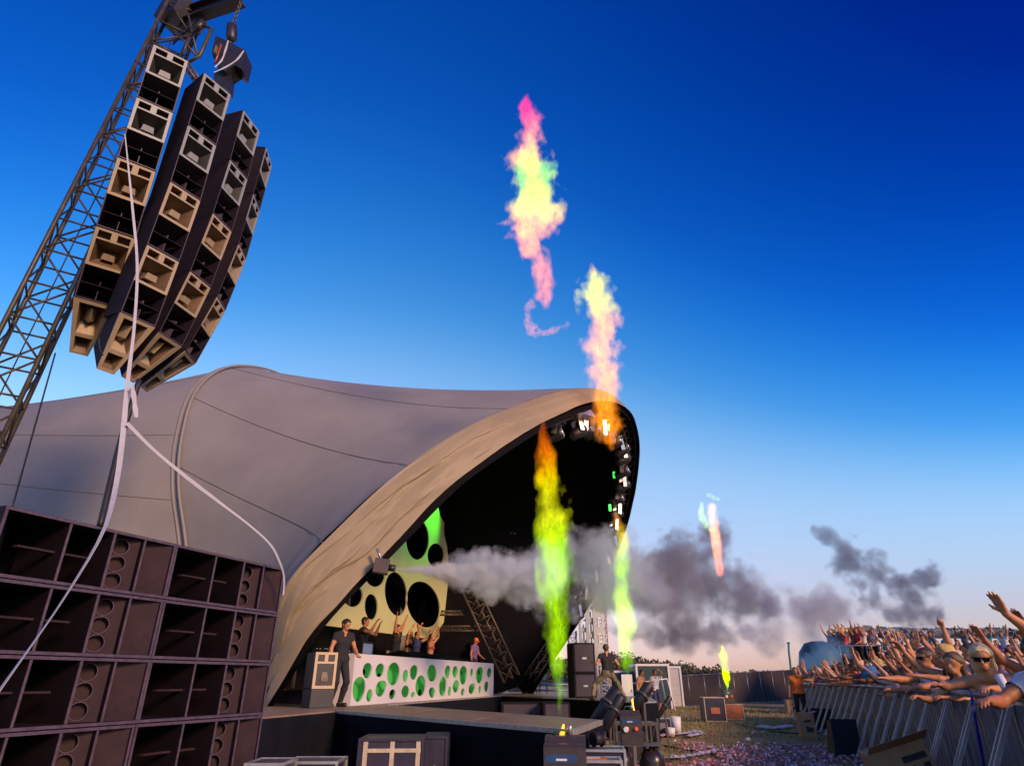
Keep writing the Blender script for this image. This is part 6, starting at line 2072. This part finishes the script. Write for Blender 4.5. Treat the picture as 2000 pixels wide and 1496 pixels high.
# --- crowd rows behind the barrier
row_off = [.36, .85, 1.4, 2.0, 2.7, 3.5]
row_txt = ['front row', 'second row', 'third row', 'fourth row', 'fifth row', 'sixth row']
HERO_S = []      # arc positions kept free in the front row
def crowd_rows():
    for ri, off in enumerate(row_off):
        s = 3.2 + .25 * ri
        n = 0
        while s < _cum[-1] - 1.2:
            p = bpath(s); d = bdir(s); out = Vector((d.y, -d.x, 0))
            pos = p + out * (off + rc.uniform(-.08, .08)) + d * rc.uniform(-.08, .08)
            near = pos.y < 8.9
            px = 1000 + F_PX * pos.x / (pos.y * CS)
            n += 1
            if not (near and ri < 2) and px < 2090:
                if ri == 0: key = rc.choice(['lean_rail', 'reach', 'arms_fwd_up', 'fist_up', 'one_up', 'arms_fwd_up', 'cheer', 'clap_up', 'arms_v', 'calm'])
                else: key = rc.choice(['arms_v', 'one_up', 'clap_up', 'point_up', 'fist_up', 'phone', 'phone', 'arms_fwd_up', 'wave_side', 'calm', 'calm', 'calm', 'cheer', 'cheer'])
                colr = rc.choice(['black', 'white', 'navy', 'red', 'teal', 'pink', 'grey', 'blue', 'yellow', 'green', 'purple', 'white', 'black'])
                ordn = names_ord[n - 1] if n <= 20 else str(n) + {1: 'st', 2: 'nd', 3: 'rd'}.get(n % 10, 'th')
                lab = 'person in %s, %s, %s, %s from the camera' % (colr, POSE_TXT[key], row_txt[ri], ordn)
                rot = face_rot(pos, STAGE_C + Vector((rc.uniform(-3, 3), rc.uniform(-5, 3), 0))) + rc.uniform(-.55, .55)
                make_person(KINDS[key], pos, rot, lab, rc.randrange(5), rc.randrange(6), colr, rc.choice(['navy', 'black', 'blue', 'grey', 'white']), rc.uniform(.90, 1.03), rc.random() < .35, rc.choice(['black', 'navy', 'white', 'red']) if rc.random() < .10 else None, 'people in the crowd', eyes=pos.y < 12)
            s += rc.uniform(.5, .72) * (1 + .12 * ri)
crowd_rows()
# --- people on the raised platform and on the bank under the netted roof
bank = MB()
BX0, BX1 = atY(1760, 1262, 24).x, atY(2300, 1262, 30).x
BX2 = atY(1745, 1262, 44).x
bank.hexa([(BX0, 24, -.2), (BX1, 24, -.2), (BX1 * 1.5, 44, -.2), (BX2, 44, -.2), (BX0, 24, .0), (BX1, 24, .0), (BX1 * 1.5, 44, 3.4), (BX2, 44, 3.4)])
tag(bank.build('bank', mat('bank_earth', (.05, .05, .03), .95)), 'sloping bank behind the crowd', 'bank', kind='structure')
n = 0
for k in range(11):
    x = STX0 + .4 + (STX1 - STX0 - .8) * (k + rc.uniform(-.25, .25)) / 10
    n += 1
    colr = rc.choice(['white', 'teal', 'navy', 'white', 'red', 'grey', 'white', 'blue'])
    make_person(rc.choice(FARK), Vector((x, 33.5 + rc.uniform(0, .5), PLZ)), -1.3 + rc.uniform(-.4, .4), 'person in %s on the raised platform rail, %s from the left' % (colr, names_ord[k]), rc.randrange(5), rc.randrange(6), colr, 'black', rc.uniform(.95, 1.05), group='people on the platform')
for k in range(9):
    x = STX0 + .8 + (STX1 - STX0 - 1.2) * (k + rc.uniform(-.25, .25)) / 8
    colr = rc.choice(['white', 'teal', 'navy', 'pink', 'red', 'grey', 'orange', 'blue'])
    make_person(rc.choice(FARK), Vector((x, 35.0 + rc.uniform(0, 1), PLZ)), -1.3 + rc.uniform(-.4, .4), 'person in %s in the rear rank on the raised platform, %s from the left' % (colr, names_ord[k]), rc.randrange(5), rc.randrange(6), colr, 'black', rc.uniform(.98, 1.1), group='people on the platform')
for rj in range(4):
    yy = 27 + rj * 2.6
    xa, xb = atY(1730, 1270, yy).x, atY(2015, 1270, yy).x
    for k in range(12):
        x = xa + (xb - xa) * (k + rc.uniform(-.3, .3)) / 11
        z = 3.4 * (yy - 24) / 20
        colr = rc.choice(['white', 'pink', 'navy', 'purple', 'red', 'grey', 'blue', 'black', 'teal'])
        make_person(rc.choice(FARK), Vector((x, yy + rc.uniform(-.4, .4), z)), -1.2 + rc.uniform(-.4, .4), 'person in %s on the bank, %s rank back, %s from the left' % (colr, names_ord[rj], names_ord[k]), rc.randrange(5), rc.randrange(6), colr, 'navy', rc.uniform(.92, 1.05), group='people on the bank')

# --- the nearest figures at the barrier, each posed after the photograph
def hero(name, pose, top, hair, res=.0095, legs='long', **kw):
    return make_kind(name, pose, res, True, top, hair, legs, 77)
hk = hero('person_blonde', dict(slim=1, lean=.40, head=(.45, -.05, .22), armR=dict(u=(.5, .85, .18), f=(-.45, 1, .48), hand='flat', pn=(0, 0, -1), h=(-.3, 1, .42)), armL=dict(u=(.25, .85, .1), f=(.1, 1, .5), hand='relax', pn=(0, 0, -1))), 'bra', 'long', legs='short')
make_person(hk, Vector((4.74, 6.70, 0)), -1.12, 'blonde person in sunglasses and dark bikini top leaning over the barrier, arm stretched left', 0, 4, 'black', 'blue', .98, True)
hk = hero('person_yellow_hair', dict(slim=1, lean=.22, head=(-.1, -.22, -.1), armR=dict(u=(.3, .85, .45), f=(0, .4, 1), hand='relax'), armL=dict(u=(.25, .9, .05), f=(-.1, .9, .35), hand='open')), 'tank', 'long', legs='short')
make_person(hk, Vector((5.36, 8.2, 0)), -1.55, 'person with long yellow hair in profile, hands raised before the face', 1, 3, 'black', 'navy', 1.0, False, eyes=True)
hk = hero('person_cap', dict(lean=.45, head=(.5, .15, .12), armR=dict(u=(.3, .8, -.05), f=(-.2, 1, .55), hand='relax', pn=(0, 0, -1)), armL=dict(u=(.2, .8, -.1), f=(-.6, .9, .55), hand='relax', pn=(0, 0, -1))), 'tee', 'short')
make_person(hk, Vector((4.04, 5.05, 0)), -1.05, 'person in sunglasses and white hooded top bending over the barrier at the right edge', 2, 0, 'white', 'navy', .98, True)
hk = hero('person_waving', dict(lean=.05, head=(0, 0, 0), armR=dict(u=(.25, .75, .62), f=(.0, .78, .70), h=(.0, .35, 1), hand='open', pn=(-.2, 1, 0), shrug=.04), armL=dict(u=(.2, .3, -.9), f=(0, 1, .2), hand='relax')), 'tee', 'short')
make_person(hk, Vector((4.55, 5.25, 0)), -1.5, 'person at the right edge stretching a big open hand high above the crowd', 1, 1, 'black', 'navy', 1.04, False)
hk = hero('person_clapping', dict(lean=.08, head=(.1, -.1, 0), armR=dict(u=(.3, .7, .62), f=(.0, .35, 1), hand='open', pn=(0, 1, 0), shrug=.03), armL=dict(u=(.15, .8, .5), f=(-.1, .5, 1), hand='open', pn=(-.6, .8, 0), shrug=.03)), 'tee', 'short')
make_person(hk, Vector((5.15, 6.0, 0)), -1.45, 'dark haired person with both hands lifted side by side near the right edge', 3, 0, 'grey', 'navy', .98, False)
make_person(KINDS['point_up'], Vector((6.1, 9.0, 0)), -1.5, 'person pointing one finger high above the crowd behind the yellow hair', 1, 1, 'white', 'navy', 1.02)
make_person(KINDS['arms_fwd_up'], Vector((5.55, 7.1, 0)), -1.3, 'person with dark hair pushing palms up between the two blonde people', 2, 0, 'purple', 'navy', 1.0, True)
make_person(KINDS['one_up'], Vector((5.05, 5.7, 0)), -1.4, 'person with one arm up right behind the white hooded top', 0, 2, 'pink', 'navy', 1.0)
make_person(KINDS['reach'], Vector((5.62, 9.0, 0)), -1.45, 'person reaching far out over the barrier left of the yellow hair', 1, 1, 'white', 'grey', 1.0, True)
make_person(KINDS['lean_rail'], Vector((5.0, 7.5, 0)), -1.3, 'person bent low on the barrier in front of the reaching arms', 0, 2, 'navy', 'grey', .95)
# small things carried by the crowd
cn = bpath(4.05)
tb = thing('white_tube', 'white tube leaning on the barrier rail beside the blonde person', 'tube', Vector((atY(1968, 1350, 5.6).x, 5.6, 1.25)))
MB().tube([atY(1972, 1357, 5.55), atY(1950, 1318, 5.6)], .032, 12).build('tube', M_WHITE, tb, True)
hat = thing('bucket_hat', 'bright blue bucket hat in the front row', 'hat', atY(1701, 1312, 13.2))
MB().lathe([(.17, -.06), (.115, 0), (.105, .07), (.085, .10), (.03, .115)], 18).build('crown', CM['blue'], hat)
ribbon('wrist_ribbon', [atY(1898, 1352, 6.4), atY(1900, 1375, 6.35), atY(1910, 1430, 6.2), atY(1922, 1496, 6.1)], [.035], 'blue ribbon hanging down the barrier front', mat('blue_ribbon', (.01, .01, .22), .6), 'ribbon')

# steward in orange hi-vis by the far barrier end
sk = make_kind('person_steward', dict(armR=dict(u=(.35, .1, -1), f=(.1, .4, -1), hand='relax'), armL=dict(u=(.6, .5, .3), f=(-.5, .3, 1), hand='relax')), .016, True, 'vest', 'short', 'long', 5)
st = atZ(1573, 1378, 0)
make_person(sk, Vector((10.0, 24.4, 0)), -.4, 'steward in an orange high-visibility vest at the far end of the barrier', 1, 0, 'orange', 'black', 1.0, group='crew')

# --- performers
def on_deck(px, py): 
    p = atZ(px, py, DK)
    return Vector((p.x, p.y, DK))
FACE_OUT = math.atan2(dn.x, -dn.y)
dj = make_kind('person_dj', dict(armR=dict(u=(.35, .1, -1), f=(.15, .35, -1), hand='relax'), armL=dict(u=(.4, .2, -1), f=(-.2, .8, -.4), hand='relax'), head=(.15, .25, 0), lean=.08), .012, True, 'tee', 'short', 'long', 6)
make_person(dj, on_deck(655, 1380), FACE_OUT - .5, 'DJ in black T-shirt standing at the near end of the desk', 1, 0, 'black', 'black', .96, eyes=True, group='performers')
def behind_desk(px, py_head, back, kindk, label, skin, hair, top, sc=1.0, rot=0.0, shades=False, cap=None):
    base = D0 - dn * back
    P0 = onplane(px, py_head, base, dn)
    make_person(KINDS[kindk] if isinstance(kindk, str) else kindk, Vector((P0.x, P0.y, DK + RISE)), FACE_OUT + rot, label, skin, hair, top, 'black', sc, shades, cap, 'performers', eyes=True)
behind_desk(706, 1262, 1.35, 'phone', 'bearded performer in black clapping behind the desk monitor', 1, 0, 'black', .98, .2)
behind_desk(772, 1265, 1.5, 'arms_v', 'performer with both arms raised wide behind the desk cloth', 1, 1, 'black', .97, .1)
behind_desk(798, 1266, 1.9, 'clap_up', 'performer clapping overhead beside the wide-armed one', 0, 2, 'black', .93, -.2)
behind_desk(812, 1266, 1.6, 'fist_up', 'performer with fists up right of the clapping one', 1, 0, 'navy', .92, .1)
behind_desk(840, 1268, 1.7, 'clap_up', 'slim performer with hands joined high at the far part of the desk', 0, 1, 'red', .93, .0)
behind_desk(925, 1276, 1.6, dj, 'performer in dark top and cap at the far end of the desk', 1, 0, 'purple', .98, -.2, False, 'orange')
cm = make_kind('person_camo', dict(hip=.74, lean=.05, footR=(-.50, -.05, 0), footL=(.52, .05, 0), knee_out=.6, armR=dict(u=(.55, -.1, -.8), f=(.15, .9, .3), hand='fist'), armL=dict(u=(.6, -.15, -.8), f=(.1, .9, .25), hand='fist'), head=(-.3, .1, 0)), .013, True, 'tee', 'short', 'long', 9)
cp = on_deck(1190, 1367)
make_person(cm, cp, math.pi + .2, 'performer seen from behind in black T-shirt and camouflage trousers, legs wide', 1, 1, 'black', 'camo', .90, group='performers')
sl = make_kind('person_stand', dict(armR=dict(u=(.3, .1, -1), f=(.1, .4, -1), hand='relax'), armL=dict(u=(.5, .4, .7), f=(-.8, .2, .5), hand='relax')), .016, True, 'tee', 'short', 'short', 10)
make_person(sl, Vector((atY(1282, 1370, 31).x, 31, 0)), .4, 'person in white T-shirt and dark shorts standing by the green cabin', 1, 0, 'white', 'navy', 1.0, group='crew')
s2 = make_kind('person_bare', dict(armR=dict(u=(.3, .1, -1), f=(.1, .4, -1), hand='relax'), armL=dict(u=(.3, .1, -1), f=(.1, .6, -.8), hand='relax'), lean=.2), .018, True, None, 'short', 'short', 11)
make_person(s2, Vector((atY(1251, 1370, 29).x, 29, 0)), .8, 'bare-chested person in blue shorts beyond the stage wing', 0, 0, None, 'blue', 1.0, group='crew')
# ------------------------------------------------------------------ flames and smoke
def chain(pts):
    out = []
    for p in pts:
        px, py, w, Y = p
        P = atY(px, py, Y)
        out.append((np.array(P), max(w / 2 * px_scale(P), .01)))
    return out
def lumpy(chains, h, amp, freq, seed, stretch=1.0, octv=5, blobs=(), levels=(0.0,)):
    prims = []
    for c in chains:
        c = chain(c)
        for (a, ra), (b, rb) in zip(c[:-1], c[1:]): prims.append((a, b, ra, rb, 'x'))
    for (px, py, r, Y) in blobs:
        P = np.array(atY(px, py, Y)); rr_ = r * px_scale(P)
        prims.append((P, P + 1e-3, rr_, rr_, 'x'))
    rm = max(max(p[2], p[3]) for p in prims)
    lo = np.min([np.minimum(a, b) - max(ra, rb) for a, b, ra, rb, g in prims], axis=0) - rm * .75
    hi = np.max([np.maximum(a, b) + max(ra, rb) for a, b, ra, rb, g in prims], axis=0) + rm * .75
    n = np.ceil((hi - lo) / h).astype(int) + 2
    ax = [lo[i] + np.arange(n[i]) * h for i in range(3)]
    X, Y, Z = np.meshgrid(*ax, indexing='ij')
    f = np.full(n, 9.0); rad = np.full(n, .1)
    for a, b, ra, rb, g in prims:
        d = b - a; L2 = max(float(d @ d), 1e-9)
        t = np.clip(((X - a[0]) * d[0] + (Y - a[1]) * d[1] + (Z - a[2]) * d[2]) / L2, 0, 1)
        rr_ = ra + (rb - ra) * t
        ds = np.sqrt((X - a[0] - t * d[0]) ** 2 + (Y - a[1] - t * d[1]) ** 2 + (Z - a[2] - t * d[2]) ** 2) - rr_
        m = ds < f
        f = np.where(m, ds, f); rad = np.where(m, rr_, rad)
    with np.errstate(over='ignore'):
        nz = fbm(X * freq, Y * freq, Z * freq * stretch, octv, seed, .58)
        n2 = 1 - np.abs(fbm(X * freq * .8 + 9, Y * freq * .8, Z * freq * .8 * stretch, 3, seed + 40)) * 2
    f = f + rad * amp * (nz * 1.5 - .25 * n2 + .12)
    f[0] = f[-1] = 9; f[:, 0] = f[:, -1] = 9; f[:, :, 0] = f[:, :, -1] = 9
    res = []
    for lv in levels:
        g_ = f + rad * lv
        if not (g_ < 0).any(): continue
        v, q = surface_nets(g_, lo, h)
        vol = np.einsum('ij,ij->i', v[q[:, 0]], np.cross(v[q[:, 1]], v[q[:, 2]])).sum()
        if vol < 0: q = q[:, ::-1]
        res.append((v, q))
    return res
def flame_mat(name, z0, z1, stops, dens, strength, nscale=3.0, vary=.25):
    m = bpy.data.materials.new(name)
    m.use_nodes = True
    nt = m.node_tree
    for n in list(nt.nodes): nt.nodes.remove(n)
    L = nt.links.new
    out = nt.nodes.new('ShaderNodeOutputMaterial')
    tc = nt.nodes.new('ShaderNodeTexCoord')
    sp = nt.nodes.new('ShaderNodeSeparateXYZ'); L(tc.outputs['Object'], sp.inputs[0])
    mr = nt.nodes.new('ShaderNodeMapRange'); mr.inputs['From Min'].default_value = z0; mr.inputs['From Max'].default_value = z1; mr.clamp = False
    L(sp.outputs['Z'], mr.inputs['Value'])
    mp = nt.nodes.new('ShaderNodeMapping'); mp.inputs['Scale'].default_value = (1, 1, .45); L(tc.outputs['Object'], mp.inputs[0])
    nz = nt.nodes.new('ShaderNodeTexNoise'); nz.inputs['Scale'].default_value = nscale; nz.inputs['Detail'].default_value = 5; nz.inputs['Roughness'].default_value = .7
    L(mp.outputs[0], nz.inputs['Vector'])
    ma = nt.nodes.new('ShaderNodeMath'); ma.operation = 'MULTIPLY_ADD'; ma.inputs[1].default_value = vary * 2; L(nz.outputs['Fac'], ma.inputs[0])
    sub = nt.nodes.new('ShaderNodeMath'); sub.operation = 'SUBTRACT'; L(mr.outputs[0], sub.inputs[0]); sub.inputs[1].default_value = vary
    L(sub.outputs[0], ma.inputs[2])
    rp = nt.nodes.new('ShaderNodeValToRGB')
    for i, (p, c) in enumerate(stops):
        e = rp.color_ramp.elements[i] if i < 2 else rp.color_ramp.elements.new(p)
        e.position = p; e.color = (*c, 1)
    L(ma.outputs[0], rp.inputs[0])
    # local brightness: licks and dark gaps
    n2 = nt.nodes.new('ShaderNodeTexNoise'); n2.inputs['Scale'].default_value = nscale * 3.2; n2.inputs['Detail'].default_value = 8; n2.inputs['Roughness'].default_value = .75
    L(mp.outputs[0], n2.inputs['Vector'])
    m2 = nt.nodes.new('ShaderNodeMapRange'); m2.inputs['From Min'].default_value = .38; m2.inputs['From Max'].default_value = .62; m2.inputs['To Min'].default_value = .02; m2.inputs['To Max'].default_value = 1.8
    L(n2.outputs['Fac'], m2.inputs['Value'])
    st = nt.nodes.new('ShaderNodeMath'); st.operation = 'MULTIPLY'; st.inputs[1].default_value = strength * dens; L(m2.outputs[0], st.inputs[0])
    em = nt.nodes.new('ShaderNodeEmission'); L(rp.outputs[0], em.inputs['Color']); L(st.outputs[0], em.inputs['Strength'])
    ab = nt.nodes.new('ShaderNodeVolumeAbsorption'); ab.inputs['Color'].default_value = (0, 0, 0, 1); ab.inputs['Density'].default_value = dens * .10
    ad = nt.nodes.new('ShaderNodeAddShader'); L(em.outputs[0], ad.inputs[0]); L(ab.outputs[0], ad.inputs[1])
    L(ad.outputs[0], out.inputs['Volume'])
    m.volume_intersection_method = 'FAST' if hasattr(m, 'volume_intersection_method') else None
    return m
def flame(label, chains, h, stops, dens=5.0, strength=1.0, amp=.75, freq=2.4, seed=1, stretch=.55, nscale=3.0, vary=.25, name='flame', group=None):
    sh = lumpy(chains, h, amp, freq, seed, stretch, levels=(-.12, .14, .38))
    v, q = sh[0]
    org = v.mean(axis=0); org[2] = v[:, 2].min()
    zt = float(v[:, 2].max() - org[2])
    o = link(name, np_mesh(name, v - org, q), flame_mat('fire_' + str(seed), 0.0, zt, stops, dens * .35, strength, nscale, vary))
    o.location = org
    for i, (v, q) in enumerate(sh[1:]):
        link('flame_core', np_mesh('flame_core', v - org, q), flame_mat('fire_core_%d_%d' % (seed, i), 0.0, zt, stops, dens * (.45, .6)[i], strength, nscale * 1.4, vary), o)
    return tag(o, label, 'flame', group)
# fire only adds light, so over the blue sky orange reads pink and green reads mint
LIME, GRN, YEL, ORG, RED = (.38, .80, .0), (.12, .62, .0), (.75, .78, .01), (1.0, .26, .0), (.9, .07, .01)
def jet(pts, Y, k=1.0): return [(x, y, w * k, Y) for x, y, w in pts]
f1 = jet([(1093, 1394, 8), (1092, 1372, 13), (1091, 1320, 24), (1089, 1260, 32), (1086, 1200, 38), (1081, 1150, 48), (1085, 1110, 54), (1080, 1050, 50), (1078, 1000, 50), (1073, 950, 44), (1071, 900, 38), (1064, 862, 20), (1060, 822, 6)], 13)
flame('tall lime-green flame jet with an orange tip in front of the stage', [f1], .036, [(0, (.16, .70, .0)), (.15, LIME), (.34, (.40, .80, .0)), (.50, (.30, .78, .0)), (.64, YEL), (.74, (.65, .62, .0)), (.84, ORG), (1.0, RED)], 6, .42, 1.05, 3.8, 11, .5, 3.4, .22, group='flame jets')
f2 = jet([(1228, 1372, 8), (1227, 1340, 15), (1224, 1300, 21), (1221, 1260, 28), (1223, 1220, 36), (1217, 1180, 34), (1215, 1140, 30), (1211, 1100, 32), (1211, 1060, 27), (1206, 1030, 24), (1204, 1005, 13), (1200, 978, 4)], 19.5)
flame('slimmer green flame jet behind the dancing man', [f2], .042, [(0, GRN), (.25, LIME), (.45, (.55, .85, .10)), (.62, (.3, .78, 0)), (.78, YEL), (.9, ORG), (1.0, (.9, .5, .3))], 5, .46, 1.05, 3.4, 12, .5, 3.0, .18, group='flame jets')
b2 = jet([(1194, 874, 12), (1188, 850, 32), (1184, 815, 42), (1181, 785, 38), (1186, 740, 50), (1178, 700, 54), (1174, 650, 50), (1178, 615, 54), (1164, 588, 50), (1162, 558, 44), (1157, 532, 14), (1155, 514, 4)], 17.3)
b2b = jet([(1180, 725, 30), (1200, 695, 22), (1206, 705, 12)], 17.2)
b2c = jet([(1180, 610, 36), (1202, 598, 22), (1208, 622, 8)], 17.4)
flame('bright fireball column rising over the arch with an orange foot', [b2, b2b, b2c], .046, [(0, (1.0, .24, .0)), (.3, (1.0, .30, .02)), (.5, (1.0, .38, .10)), (.66, (1.0, .34, .08)), (.76, (.80, .72, .06)), (.9, (.70, .72, .04)), (1.0, (.85, .22, .05))], 5, .44, .95, 2.9, 13, .8, 1.7, .08, group='fireballs')
b1 = jet([(1062, 590, 22), (1064, 550, 30), (1052, 508, 34), (1030, 475, 44), (1032, 440, 62), (1044, 400, 70), (1046, 355, 66), (1034, 318, 60), (1034, 290, 36), (1038, 262, 32), (1030, 232, 36), (1027, 206, 24), (1030, 186, 6)], 13)
b1b = jet([(1058, 425, 50), (1084, 412, 38), (1096, 408, 20)], 13.1)
b1c = jet([(1012, 425, 30), (990, 434, 16), (972, 438, 5)], 12.9)
b1d = jet([(1062, 345, 34), (1078, 340, 20), (1084, 352, 8)], 13.1)
b1e = jet([(1012, 335, 30), (1002, 330, 18)], 12.9)
flame('high pink and mint fireball floating alone in the sky', [b1, b1b, b1c, b1d, b1e], .04, [(0, (.9, .20, .08)), (.25, (1.0, .28, .10)), (.38, (1.0, .40, .12)), (.50, (.45, .75, .06)), (.56, (.15, .75, .06)), (.66, (1.0, .46, .10)), (.80, (1.0, .22, .14)), (.90, (.95, .02, .14))], 6, .44, 1.15, 3.4, 14, .8, 1.4, .17, group='fireballs')
w1 = jet([(1036, 590, 12), (1028, 612, 15), (1030, 634, 18), (1042, 650, 16), (1060, 652, 11), (1082, 644, 12), (1106, 634, 9)], 13)
flame('hooked pink wisp of fire below the high fireball', [w1, jet([(1058, 677, 6), (1069, 664, 6)], 13)], .024, [(0, (.8, .2, .1)), (1, (.6, .2, .12))], 7, .5, 1.5, 5, 15, 1, 4, .2, group='fireballs')
f3 = jet([(1421, 1352, 4), (1419, 1330, 13), (1415, 1300, 17), (1413, 1280, 15), (1410, 1258, 4)], 26.2)
flame('short green flame jet on the far orange road case', [f3], .04, [(0, GRN), (.4, LIME), (1, YEL)], 5, .5, .9, 2.8, 16, .5, 3, .2, group='flame jets')
f4 = jet([(1405, 1118, 12), (1401, 1085, 17), (1397, 1050, 15), (1394, 1020, 22), (1392, 988, 14)], 22.5)
flame('thin pinkish flame high in the grey smoke', [f4], .05, [(0, (.9, .18, .08)), (.5, (1.0, .4, .2)), (1, (1.0, .5, .25))], 4, .9, .9, 2.2, 17, .7, 2, .2, group='fireballs')
f5 = jet([(1388, 1036, 10), (1375, 1018, 14), (1369, 1000, 12), (1371, 984, 8)], 22.5)
flame('small pale green curl of flame left of the pink one', [f5], .05, [(0, LIME), (1, (.5, .7, .1))], 4, .9, .9, 2.2, 18, .8, 2, .2, group='fireballs')
flame('small pale green flame scrap above the smoke', [jet([(1386, 967, 10), (1396, 971, 15), (1406, 976, 9)], 22.5)], .05, [(0, (.4, .7, .05)), (1, (.55, .7, .15))], 4, .9, .9, 2.4, 19, 1, 2, .2, group='fireballs')
flame('small orange pilot flame on the nearest flame machine', [jet([(1096, 1442, 8), (1099, 1430, 9), (1101, 1414, 4)], 7.25)], .012, [(0, (1, .20, .0)), (1, (1, .3, .02))], 18, .7, .8, 9, 20, .5, 10, .2, group='pilot flames')
flame('wavering orange pilot flame on the second flame machine', [jet([(1235, 1408, 7), (1238, 1396, 9), (1237, 1382, 4), (1235, 1364, 3)], 9.7)], .014, [(0, (1, .20, .0)), (1, (1, .35, .04))], 16, .7, .8, 8, 21, .5, 9, .2, group='pilot flames')

def smoke(label, name, chains, blobs, h, col, dens, amp=.8, freq=.9, seed=1, aniso=.2, nscale=None):
    sh = lumpy(chains, h, amp, freq, seed, 1.0, 6, blobs, levels=(-.22, .0, .22, .45))
    org = sh[0][0].mean(axis=0)
    o = None
    for i, (v, q) in enumerate(sh):
        m = bpy.data.materials.new('smoke_%d_%d' % (seed, i))
        m.use_nodes = True
        nt = m.node_tree
        for n in list(nt.nodes): nt.nodes.remove(n)
        out = nt.nodes.new('ShaderNodeOutputMaterial')
        pv = nt.nodes.new('ShaderNodeVolumePrincipled')
        pv.inputs['Color'].default_value = (*col, 1)
        pv.inputs['Anisotropy'].default_value = aniso
        if i in (0, 1):
            tc = nt.nodes.new('ShaderNodeTexCoord')
            nz = nt.nodes.new('ShaderNodeTexNoise'); nz.inputs['Scale'].default_value = nscale or freq * 2.2; nz.inputs['Detail'].default_value = 5; nz.inputs['Roughness'].default_value = .65
            nt.links.new(tc.outputs['Object'], nz.inputs['Vector'])
            mr = nt.nodes.new('ShaderNodeMapRange'); mr.inputs['From Min'].default_value = .42; mr.inputs['From Max'].default_value = .68
            mr.inputs['To Min'].default_value = 0.0; mr.inputs['To Max'].default_value = dens * (.35, .8)[i]
            nt.links.new(nz.outputs['Fac'], mr.inputs['Value']); nt.links.new(mr.outputs[0], pv.inputs['Density'])
        else:
            pv.inputs['Density'].default_value = dens * .45
        nt.links.new(pv.outputs[0], out.inputs['Volume'])
        if o is None:
            o = link(name, np_mesh(name, v - org, q), m)
            o.location = org
            tag(o, label, 'smoke', kind='stuff')
        else:
            link('smoke_core', np_mesh('smoke_core', v - org, q), m, o)
    return o
smoke('white jet of smoke blown right from the cannon on the arch', 'smoke_jet', [[(776, 1111, 8, 14.3), (815, 1113, 18, 14.5), (860, 1114, 36, 14.8), (910, 1118, 60, 15.2), (970, 1122, 74, 15.6), (1030, 1120, 84, 16)]], [(940, 1092, 20, 15.4), (1000, 1095, 28, 15.8), (960, 1150, 20, 15.6), (1015, 1160, 26, 16)], .05, (.88, .94, .99), 4.2, 1.05, 1.9, 31)
smoke('narrow dense white blast right at the smoke cannon nozzle', 'smoke_blast', [[(774, 1110, 7, 14.28), (805, 1112, 12, 14.4), (845, 1114, 22, 14.7), (890, 1116, 38, 15.0), (930, 1118, 48, 15.3)]], [], .035, (.95, .97, .99), 11, .7, 2.6, 38)
smoke('grey-blue billow of smoke crossing behind the flame jets', 'smoke_billow', [], [(1050, 1120, 48, 17), (1100, 1118, 52, 18), (1150, 1105, 50, 19), (1165, 1072, 30, 19), (1195, 1125, 54, 20.5), (1235, 1135, 52, 21.5), (1120, 1150, 36, 18.5), (1180, 1165, 30, 20)], .07, (.76, .83, .92), 1.6, 1.25, 1.1, 32)
smoke('big dark grey smoke cloud drifting right of the tent', 'smoke_cloud', [], [(1275, 1145, 48, 23), (1310, 1115, 52, 24), (1345, 1085, 48, 24.5), (1340, 1045, 26, 24.5), (1385, 1085, 46, 25), (1410, 1060, 26, 25), (1330, 1160, 48, 24), (1380, 1135, 48, 25), (1420, 1130, 36, 25), (1460, 1175, 30, 26), (1500, 1182, 24, 27), (1275, 1185, 32, 23)], .075, (.47, .48, .55), 1.4, 1.5, 1.0, 33)
smoke('low stream of grey smoke under the big cloud', 'smoke_stream', [[(1160, 1228, 6, 24), (1200, 1230, 16, 24), (1245, 1236, 32, 24.5), (1300, 1242, 46, 25), (1360, 1246, 44, 26), (1420, 1240, 36, 27), (1470, 1236, 26, 28)]], [(1395, 1262, 18, 26.5), (1330, 1262, 18, 25.5)], .065, (.60, .58, .63), 1.1, 1.3, 1.2, 34)
smoke('thin dark smoke twisting up over the far crowd', 'smoke_wisp', [[(1590, 1032, 14, 42), (1620, 1048, 24, 42), (1650, 1075, 34, 42), (1675, 1110, 46, 42), (1682, 1150, 44, 42), (1690, 1190, 40, 42), (1700, 1225, 28, 42)]], [(1655, 1100, 26, 42), (1700, 1105, 26, 42), (1740, 1165, 28, 43), (1790, 1165, 30, 44), (1805, 1135, 22, 44), (1830, 1185, 24, 44), (1765, 1190, 24, 43)], .10, (.34, .38, .48), .8, 1.7, .8, 35)
smoke('faint grey smoke haze between the big cloud and the wisp', 'smoke_haze', [], [(1530, 1205, 40, 36), (1570, 1190, 34, 37), (1560, 1150, 26, 37), (1610, 1200, 36, 38), (1600, 1240, 30, 38), (1520, 1240, 30, 36), (1480, 1150, 20, 34), (1645, 1190, 26, 39)], .11, (.55, .52, .56), .4, 1.35, .6, 36)
smoke('puff of blue smoke over the teal tank', 'blue_smoke', [], [(1598, 1268, 18, 27.0), (1620, 1285, 20, 27.0), (1644, 1272, 17, 27.0), (1590, 1295, 18, 27.0), (1655, 1285, 14, 27.0), (1625, 1262, 14, 27.0)], .05, (.30, .58, .78), .9, 1.5, 1.6, 37)
